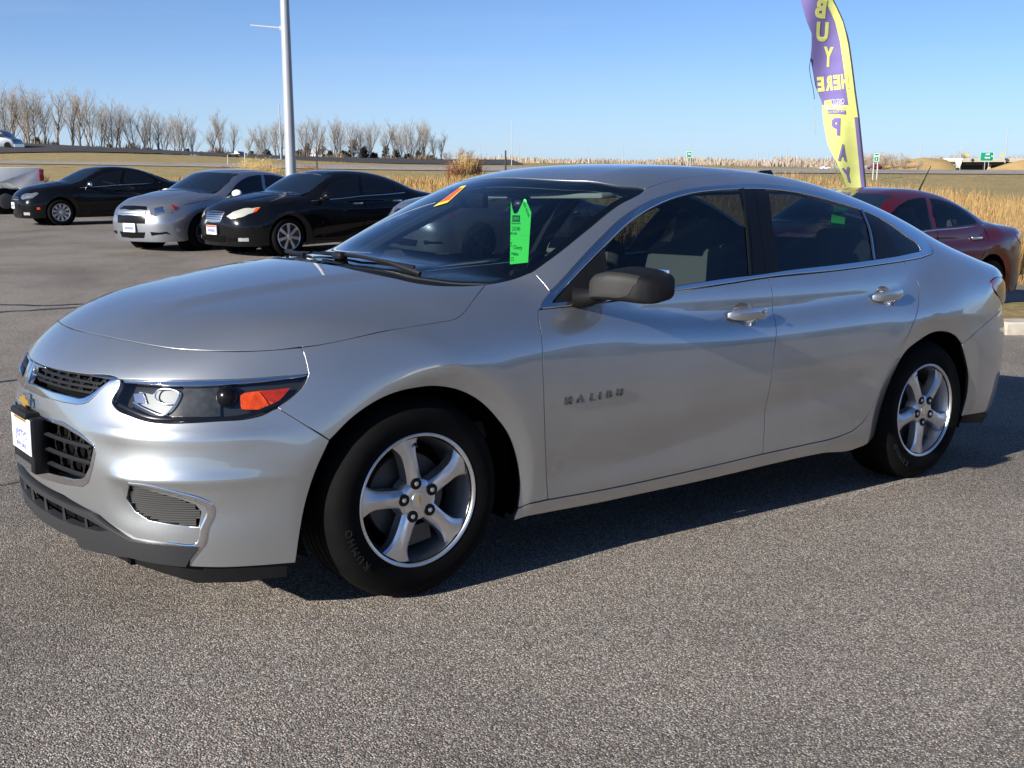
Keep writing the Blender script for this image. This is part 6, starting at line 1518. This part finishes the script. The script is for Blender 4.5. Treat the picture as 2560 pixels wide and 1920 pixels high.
for i, (px, yt) in enumerate([(1200, 364), (1298, 360), (1467, 366), (1557, 366), (1690, 370)]):
    thin_pole('utility_pole', px, yt, 408, 420+15*i, .16, M['pole_far'], '%s distant utility pole from the left on the open horizon over the roof' % nth(i), 'utility pole', 'utility poles over the roof', cross=1 if i in (1,) else 0)
for i, (px, yt) in enumerate([(1894, 376), (1918, 376), (1940, 380), (1952, 382), (1966, 370), (1985, 388)]):
    thin_pole('utility_pole', px, yt, 418, 400+12*i, .17, M['pole_far'], '%s distant utility pole from the left in the cluster left of the flag' % nth(i), 'utility pole', 'cluster of utility poles left of the flag', cross=1 if i == 4 else 0)
thin_pole('street_lamp', 2299, 360, 412, 330, .15, M['pole_far'], 'distant lamp mast left of the bridge', 'street lamp')
thin_pole('street_lamp', 2513, 322, 400, 340, .17, M['pole_far'], 'distant lamp mast above the right part of the bridge', 'street lamp')
thin_pole('street_lamp', 2399, 352, 430, 210, .07, M['galv'], 'pale slim pole in front of the bridge abutment', 'pole')
thin_pole('marker_post', 1264, 376, 432, 60, .075, M['post_dark'], 'thick dark post over the near car windscreen', 'post')
thin_pole('marker_post', 793, 372, 436, 75, .06, M['post_dark'], 'dark post right of the light pole', 'post')
thin_pole('marker_post', 570, 387, 402, 112, .07, M['post_steel'], 'short pale roadside marker left of the light pole, the farther left one', 'post')
thin_pole('marker_post', 613, 381, 405, 112, .10, M['post_steel'], 'short pale roadside marker left of the light pole, the one nearer the pole', 'post')
# signs
def signboard(name, label, px0, px1, y0, y1, yb, d, legs, bar=True, yaw_off=0.0, lettering=None, m=None, gfun=ground_z):
    c = wpt((px0+px1)/2, (y0+y1)/2, d); zb = float(gfun(c[0], c[1])); w = (px1-px0)/2799*d; h = (y1-y0)/2799*d; zc = c[2]-zb
    o = empty(name, label, 'road sign', (c[0], c[1], zb), -YAW+yaw_off)
    mb = MB(); mb.box((0, 0, zc), (w, .05, h)); mb.build('panel', m or M['sign_green'], o, bevel=.01)
    t = max(.03, h*.035)
    for (cx, cz, a, b_) in ((0, zc+h/2-t, w*.94, t), (0, zc-h/2+t, w*.94, t), (-w/2+t, zc, t, h*.92), (w/2-t, zc, t, h*.92)): mb = MB(); mb.box((cx, -.032, cz), (a, .012, b_)); mb.build('border', M['sign_white'], o)
    for t_, sz, u, v in (lettering or []):
        V, F = text_geo(t_, sz*h, .002, .01*h); link('lettering', mesh('lettering', [(q[0]+u*w, -.036-q[2], zc+q[1]+v*h) for q in V], F), M['sign_white'], o)
    for lx in legs: mb = MB(); mb.tube([(lx*w, .06, -.3), (lx*w, .06, zc+h*.3)], .05 if d < 150 else .09, 6); mb.build('leg', M['post_steel'], o)
    return o
signboard('road_sign', 'small green road sign on two posts behind the near car roof', 1716, 1730, 378, 394, 410, 92, (-.25, .25), lettering=[('72', .45, 0, -.1)])
signboard('road_sign', 'green road sign on two posts right of the flag', 2184, 2198, 383, 404, 440, 78, (-.35, .35), lettering=[('EXIT', .26, 0, .05), ('3', .3, 0, -.3)])
signboard('road_sign', 'large green highway sign hanging in front of the bridge', 2450, 2484, 380, 403, 430, 335, (-.1, .18), lettering=[('I-29', .26, .05, .16), ('North', .22, .05, -.18), ('>', .3, .38, -.05)])
# ------------------------------------------------------------------ bridge and banks at the right
def mound(name, px0, px1, ytop, d, prof, deep=26):
    V = []; F = []; n = len(prof); k = 7
    for i, (t, y) in enumerate(prof):
        px = px0+(px1-px0)*t
        for j in range(k):
            u = j/(k-1)*2-1; dd = d+u*deep; c = wpt(px, y, d); q = wpt(px, y, dd); zb = float(ground_z(q[0], q[1])); zt = c[2]; V.append((q[0], q[1], zb-.5+(zt-zb+.5)*max(0, 1-abs(u)**1.6)))
    for i in range(n-1):
        for j in range(k-1): F.append((i*k+j, (i+1)*k+j, (i+1)*k+j+1, i*k+j+1))
    o = link(name, mesh(name, V, F, True), M['bank']); o['kind'] = 'structure'
M['bank'] = grass_mat('bank_grass', [(.3, (.42, .29, .12)), (.5, (.60, .41, .17)), (.7, (.72, .50, .23))], .12)
mound('grass_bank', 2140, 2390, 385, 330, [(0, 424), (.12, 419), (.25, 411), (.4, 404), (.55, 398), (.68, 394), (.8, 396), (.9, 399), (1, 416)])
mound('grass_bank', 2452, 2760, 385, 322, [(0, 428), (.1, 420), (.2, 410), (.3, 402), (.4, 396), (.6, 392), (1, 392)])
mound('bridge_approach', 1990, 2385, 398, 372, [(0, 422), (.3, 412), (.6, 402), (.8, 399), (1, 398)], 18)
cA = wpt(2372, 398, 345); cB = wpt(2640, 394, 345); vx = (cB-cA); Lb = float(np.linalg.norm(vx[:2])); ang = math.atan2(vx[1], vx[0])
br = empty('bridge', 'concrete road bridge crossing a grassy cutting at the far right', 'bridge', (cA[0], cA[1], cA[2]), ang)
mb = MB(); mb.box((Lb/2, 0, -.55), (Lb, 9, .5)); mb.build('deck', M['concrete'], br)
for sg in (-1, 1): mb = MB(); mb.box((Lb/2, 4.4*sg, -.02), (Lb, .3, .55)); mb.build('parapet', M['concrete'], br)
for k in range(4): mb = MB(); mb.box((Lb/2, -3.3+2.2*k, -1.15), (Lb, .45, .7)); mb.build('girder', M['post_dark'], br)
mb = MB(); mb.add([(0, -4.7, .3), (2.4, -4.7, .3), (1.7, -4.7, -2.6), (0, 4.7, .3), (2.4, 4.7, .3), (1.7, 4.7, -2.6), (.4, -4.7, -.9), (.4, 4.7, -.9)], [(0, 6, 2, 1), (3, 4, 5, 7), (1, 2, 5, 4), (0, 1, 4, 3), (6, 0, 3, 7), (2, 6, 7, 5)]); mb.build('abutment', M['sign_white'], br)
mb = MB(); mb.box((11.5, -2, -2.6), (.7, .7, 2.6)); mb.build('pier', M['concrete'], br); mb = MB(); mb.box((11.5, 2, -2.6), (.7, .7, 2.6)); mb.build('pier', M['concrete'], br)
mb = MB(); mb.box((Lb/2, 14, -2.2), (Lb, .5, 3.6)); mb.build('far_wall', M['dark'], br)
for px, d in ((2417, 338), (2505, 338)):
    c = wpt(px, 387, d); o = empty('warning_sign', 'yellow diamond warning sign on the bridge, %s of the big green sign' % ('left' if px < 2450 else 'right'), 'road sign', (c[0], c[1], c[2]), -YAW)
    mb = MB(); mb.box((0, 0, 0), (.9, .05, .9), Matrix.Rotation(rad(45), 3, 'Y')); mb.build('panel', M['sign_yellow'], o); mb = MB(); mb.tube([(0, .05, -1.6), (0, .05, .3)], .05, 5); mb.build('leg', M['post_steel'], o)
# guard rail left of the bank
cA = wpt(2080, 417, 150); cB = wpt(2180, 419, 150); gr_ = empty('guard_rail', 'pale steel guard rail by the road right of the flag', 'guard rail', (cA[0], cA[1], cA[2]), math.atan2(cB[1]-cA[1], cB[0]-cA[0])); Lg = float(np.linalg.norm((cB-cA)[:2])); zg = float(ground_z(cA[0], cA[1]))-cA[2]
mb = MB(); mb.box((Lg/2, 0, 0), (Lg, .08, .35)); mb.build('rail', M['galv'], gr_)
for k in range(5): mb = MB(); mb.box((Lg*(k+.5)/5, .1, zg/2-.1), (.15, .12, abs(zg)+.3)); mb.build('post', M['post_steel'], gr_)
# ------------------------------------------------------------------ far vehicles and the white house
def far_car(name, label, px0, px1, y0, y1, d, m, heading=0.0, boxy=False, cat='car'):
    c = wpt((px0+px1)/2, y1, d); z = float(ground_z(c[0], c[1]))+.12; Lc = (px1-px0)/2799*d; H = (y1-y0)/2799*d; zb = c[2]
    z = max(z, zb-.3) if abs(z-zb) < 1.2 else z
    o = empty(name, label, cat, (c[0], c[1], z), -YAW+heading); w = 1.8 if not boxy else 2.0
    prof = [(-.5, .22), (-.5, .52), (-.46, .60), (-.24, .64), (-.10, .97), (.06, 1.0), (.22, .98), (.36, .68), (.48, .66), (.5, .52), (.5, .22)] if not boxy else [(-.5, .25), (-.5, .62), (-.30, .66), (-.22, 1), (.12, 1), (.18, .70), (.5, .70), (.5, .25)]
    mb = MB(); mb.prism([(x*Lc, zz*H) for x, zz in prof], -w/2, w/2, lambda u, v, q: (u, q, v)); mb.build('body', m, o, bevel=.06)
    for sg in (-1, 1):
        mb = MB(); g_ = [(-.20, .66), (-.09, .92), (.05, .95), (.05, .66)] if not boxy else [(-.2, .68), (-.17, .94), (.09, .94), (.12, .70)]
        mb.prism([(x*Lc, zz*H) for x, zz in g_], (w/2+.01)*sg-.005, (w/2+.01)*sg+.005, lambda u, v, q: (u, q, v)); mb.build('side_window', M['car_glass'], o)
        for wx in (-.31, .31): mb = MB(); mb.lathe([(0, -.1), (H*.22, -.1), (H*.22, .1), (0, .1)], 'y', 16, (wx*Lc, sg*(w/2-.08), H*.22)); mb.build('wheel', M['rubber'], o, smooth=True)
    return o
GD = paint('far_dark_paint', (.02, .02, .022), 0, .3); GW = paint('far_white_paint', (.7, .7, .72), 0, .3); GR = paint('far_red_paint', (.16, .01, .015), 0, .3)
far_car('black_car', 'tiny black car driving on the highway left of the light pole', 574, 612, 381, 394, 168, GD, rad(-20))
far_car('dark_van', 'tiny dark vehicle parked under the trees at the right end of the row, left one', 988, 1016, 395, 406, 262, GD, rad(-25), True, 'van')
far_car('white_van', 'tiny vehicle with pale front parked under the trees at the right end of the row', 1036, 1062, 397, 407, 268, GW, rad(-25), True, 'van')
far_car('red_car', 'tiny dark red car on the road below the grass bank', 2172, 2200, 412, 425, 140, GR)
far_car('white_pickup', 'tiny pale vehicle on the road left of the flag', 2050, 2072, 415, 423, 180, GW, 0, True, 'vehicle')
c = wpt(800, 392, 262); z = float(ground_z(c[0], c[1])); hs = empty('white_house', 'small white gabled house half hidden among the trees right of the light pole', 'house', (c[0], c[1], z), -YAW+.5)
mb = MB(); mb.prism([(-1.5, 0), (1.5, 0), (1.5, 1.9), (0, 3.3), (-1.5, 1.9)], -2.5, 2.5, lambda u, v, q: (u, q, v)); mb.build('walls', M['sign_white'], hs)
mb = MB(); mb.prism([(-1.75, 1.75), (0, 3.42), (1.75, 1.75), (1.75, 1.9), (0, 3.58), (-1.75, 1.9)], -2.7, 2.7, lambda u, v, q: (u, q, v)); mb.build('roof', M['post_steel'], hs)
mb = MB(); mb.box((0, -2.52, 1.2), (.7, .05, .9)); mb.build('window', M['car_glass'], hs); mb = MB(); mb.box((.9, -2.52, .9), (.6, .05, 1.7)); mb.build('door', M['post_dark'], hs)
# semi tractor on the highway, mostly outside the left edge
c = wpt(20, 383, 152); z = float(ground_z(c[0], c[1]))+.12
tk = empty('semi_truck', 'silver grey lorry cab on the highway at the far left edge', 'truck', (c[0], c[1], z), -YAW-.15)
k_ = 152/2799; TG = paint('truck_grey_paint', (.22, .24, .28), .2, .35)
mb = MB(); mb.prism([(-60*k_, 6*k_), (-60*k_, 52*k_), (-20*k_, 50*k_), (0, 42*k_), (10*k_, 30*k_), (26*k_, 25*k_), (31*k_, 18*k_), (31*k_, 6*k_)], -1.25, 1.25, lambda u, v, q: (u, q, v)); mb.build('cab', TG, tk, bevel=.25)
for sg in (-1, 1):
    mb = MB(); mb.prism([(-12*k_, 30*k_), (-10*k_, 41*k_), (1*k_, 38*k_), (9*k_, 29*k_)], 1.26*sg-.01, 1.26*sg+.01, lambda u, v, q: (u, q, v)); mb.build('side_window', M['car_glass'], tk)
    for wx in (15, -40): mb = MB(); mb.lathe([(0, -.16), (.5, -.16), (.52, 0), (.5, .16), (0, .16)], 'y', 20, (wx*k_, sg*1.1, .52)); mb.build('wheel', M['rubber'], tk, smooth=True)
mb = MB(); mb.box((31*k_, 0, 10*k_), (.1, 2.3, .4)); mb.build('bumper', M['chrome_satin'], tk)
# white pickup: only its tail end is in the picture
WP = paint('white_truck_paint', (.80, .79, .75), 0, .3)
C_, d_ = on_ground(18, 536, 10, 60); pk = empty('white_pickup', 'white pickup truck, only its tail showing at the left edge', 'pickup', (C_[0], C_[1], float(lot_z(C_[0], C_[1]))), 0.03)
# local x rearwards, rear wheel at x=0
mb = MB()
for sg in (-1,):
    pass
bed = [(-1.2, .62), (-.56, .62)]+[(.56*math.cos(rad(a)), .40+.56*math.sin(rad(a))) for a in np.linspace(157, 23, 12)]+[(1.05, .66), (1.16, .72), (1.18, 1.05), (1.15, 1.36), (1.10, 1.42), (-1.2, 1.42)]
mb.prism(bed, -.02, .10, lambda u, v, q: (u, q, v)); mb.prism(bed, 1.70, 1.82, lambda u, v, q: (u, q, v)); mb.box((1.13, .9, 1.04), (.08, 1.66, .70)); mb.box((0, .9, .78), (2.3, 1.5, .06)); mb.build('bed', WP, pk, bevel=.02)
cab = [(-4.3, .5), (-1.25, .5), (-1.25, 1.40), (-1.45, 1.86), (-2.6, 1.88), (-3.3, 1.40), (-4.3, 1.32)]
mb = MB(); mb.prism(cab, 0, 1.8, lambda u, v, q: (u, q, v)); mb.build('cab', WP, pk, bevel=.05)
for y in (-.03, 1.83): mb = MB(); mb.box((1.10, y, 1.18), (.14, .05, .36)); mb.build('tail_lamp', M['redlens'], pk, bevel=.015)
mb = MB(); mb.box((1.24, .9, .64), (.16, 1.7, .18)); mb.build('rear_bumper', M['chrome'], pk, bevel=.03)
for wx in (0, -3.5):
    for y in (.12, 1.68):
        mb = MB(); mb.lathe([(0, -.13), (.24, -.13), (.39, -.12), (.40, 0), (.39, .12), (0, .13)], 'y', 28, (wx, y, .40)); mb.build('wheel', M['rubber'], pk, smooth=True)
        mb = MB(); mb.lathe([(0, -.15), (.10, -.15), (.20, -.145), (.235, -.13)], 'y', 20, (wx, y, .40)); mb.build('rim', M['disc'], pk, smooth=True)
mb = MB(); mb.box((-1.4, .9, .62), (4.6, 1.3, .3)); mb.build('chassis', M['dark'], pk)
# ------------------------------------------------------------------ feather flag
FD = 14.8
def ffn(px, py, off=0.0):
    """flag cloth: upright sheet with soft folds; px,py measured on the cloth"""
    rip = .05*math.sin((py*.012)+(px-2080)*.020)+.03*math.sin(px*.055+py*.006)*min(1, max(0, (2165-px)/60))
    return wpt(px, py, FD+rip-off)
Ledge = [(470, 2117), (440, 2106), (414, 2095), (362, 2069), (304, 2058), (257, 2055), (214, 2038), (145, 2026), (116, 2029), (84, 2029), (55, 2017), (0, 2001), (-60, 1984), (-110, 1980), (-150, 1990)]
Redge = [(470, 2162), (440, 2159), (405, 2156), (292, 2144.7), (231, 2136), (159, 2127), (101, 2118.6), (55, 2107), (17, 2090), (0, 2081), (-40, 2058), (-80, 2030), (-120, 2006), (-150, 1994)]
lx = lambda y: float(np.interp(-y, [-a for a, b_ in Ledge], [b_ for a, b_ in Ledge])); rx_ = lambda y: float(np.interp(-y, [-a for a, b_ in Redge], [b_ for a, b_ in Redge]))
def cloth(name, y0, y1, t0, t1, m, off, parent, n=70, k=14, lo=None, hi=None):
    V = []; F = []
    for i in range(n+1):
        y = y0+(y1-y0)*i/n; a, b_ = lx(y), rx_(y)
        ta = t0(y) if callable(t0) else t0; tb = t1(y) if callable(t1) else t1
        for j in range(k+1): V.append(ffn(a+(b_-a)*(ta+(tb-ta)*j/k), y, off))
    for i in range(n):
        for j in range(k): F.append((i*(k+1)+j, i*(k+1)+j+1, (i+1)*(k+1)+j+1, (i+1)*(k+1)+j))
    return link(name, mesh(name, V, F, True), m, parent)
def cloth_mat(name, col):
    m = bpy.data.materials.new(name); m.use_nodes = True; g = NT(m); g.t.nodes.remove(g.p)
    n1 = g.n('ShaderNodeTexNoise', Scale=6.0, Detail=3.0); g.l(g.coord(), n1.inputs['Vector']); r = g.ramp(n1.outputs[0], [(.3, [c*.92 for c in col]), (.7, [min(1, c*1.06) for c in col])])
    df = g.n('ShaderNodeBsdfDiffuse'); tr = g.n('ShaderNodeBsdfTranslucent'); ms = g.n('ShaderNodeMixShader'); ms.inputs[0].default_value = .42
    g.l(r.outputs[0], df.inputs[0]); g.l(r.outputs[0], tr.inputs[0]); g.l(df.outputs[0], ms.inputs[1]); g.l(tr.outputs[0], ms.inputs[2]); g.l(ms.outputs[0], g.out.inputs[0]); return m
FY = cloth_mat('yellow_flag_cloth', (.93, .96, .30)); FP = cloth_mat('purple_flag_cloth', (.26, .215, .52)); FW = cloth_mat('white_flag_print', (.8, .8, .85))
q0 = wpt(2163, 470, FD); zf = float(ground_z(q0[0], q0[1]))
flag = empty('feather_flag', 'tall purple and yellow feather flag with reversed lettering behind the red car', 'flag', (0, 0, 0))
cloth('flag_cloth', 470, -150, 0, 1, FY, 0, flag)
cloth('purple_field', lambda: 0, 0, 0, 0, FP, 0, flag) if False else None
def ptop(y): return max(.62, 1-.0-(20.0/max(8, rx_(y)-lx(y))))
def field(name, pts_top, m, off):
    pass
cloth('purple_field', 262, -140, 0.0, lambda y: ptop(y), FP, .006, flag, n=60)
# lower edge of the purple field slants down to the pole side
cloth('purple_border', 470, 293, lambda y: 1-9.0/(rx_(y)-lx(y)), 1.0, FP, .006, flag, n=30, k=3)
def ftext(s, px, py, hpx, wpx, m, rot=0.0, off=.012, nm='flag_letter', bold=.05):
    v, f = text_geo(s, 1.0, 0.0, bold); xs = [q[0] for q in v]; ys = [q[1] for q in v]; x0, x1, y0, y1 = min(xs), max(xs), min(ys), max(ys); c, s_ = math.cos(rot), math.sin(rot); V = []
    # subdivide is not needed at this size; mirrored because the back of the cloth faces the camera
    for q in v:
        u = -((q[0]-(x0+x1)/2)/(x1-x0)*wpx); w = -((q[1]-(y0+y1)/2)/(y1-y0)*hpx); V.append(ffn(px+u*c-w*s_, py+u*s_+w*c, off))
    return link(nm, mesh(nm, V, [t[::-1] for t in f]), m, flag)
ftext('B', 2052, 21, 50, 27, FY, .10); ftext('U', 2056, 80, 50, 30, FY, .06); ftext('Y', 2071, 142, 50, 24, FY, .05)
for ch, px in zip('HERE', (2112, 2092, 2072, 2052)): ftext(ch, px, 209+(2082-px)*.12-2, 37, 17, FY, -.08)
cloth('logo_band', 285, 274, lambda y: .14, lambda y: .66, M['sign_white'] if False else FP, .012, flag, n=4, k=6)
ftext('CREDIT', 2096, 253, 11, 30, FW, -.06, .016, 'flag_print', .01); ftext('CONNECTION', 2086, 266, 14, 50, FW, -.08, .016, 'flag_print', .01); ftext('FOR YOUR CAR', 2090, 279, 6, 46, FY, -.1, .018, 'flag_print', 0)
for k in range(4): ftext('I', 2063+k*4.6, 257-k*.8, 11, 4, FY, 0, .016, 'flag_print', .05)
ftext('P', 2089, 316, 44, 22, FP, .04); ftext('A', 2106, 381, 42, 21, FP, .05); ftext('Y', 2118, 437, 38, 20, FP, -.25)
mb = MB(); pts = [tuple(np.array([q0[0], q0[1], zf]))]+[tuple(ffn(rx_(y)+1.5, y, -.01)) for y in range(470, -150, -20)]; mb.tube(pts, [.016]+[.014]*20+[.009]*(len(pts)-21), 8); mb.build('flag_pole', M['post_dark'], flag, smooth=True)
mb = MB(); mb.box((q0[0], q0[1], zf+.03), (.5, .5, .05)); mb.build('flag_base', M['post_dark'], flag)
def ribbon(name, pts, m, w=1.6):
    V = []; F = []
    P = spl(np.array(pts, float), 6)
    for x, y in P: V += [wpt(x-w/2, y, FD-.02), wpt(x+w/2, y, FD+.02)]
    for i in range(len(P)-1): F.append((2*i, 2*i+1, 2*i+3, 2*i+2))
    link(name, mesh(name, V, F), m, flag)
ribbon('torn_hem', [(2027, 145), (2024, 168), (2028, 200), (2034, 228), (2036, 248)], M['post_dark']); ribbon('torn_hem', [(2036, 262), (2038, 290), (2038, 318), (2040, 335)], FY, 1.2)
ribbon('torn_hem', [(2086, 415), (2096, 437), (2108, 455), (2115, 466)], FY, 4)
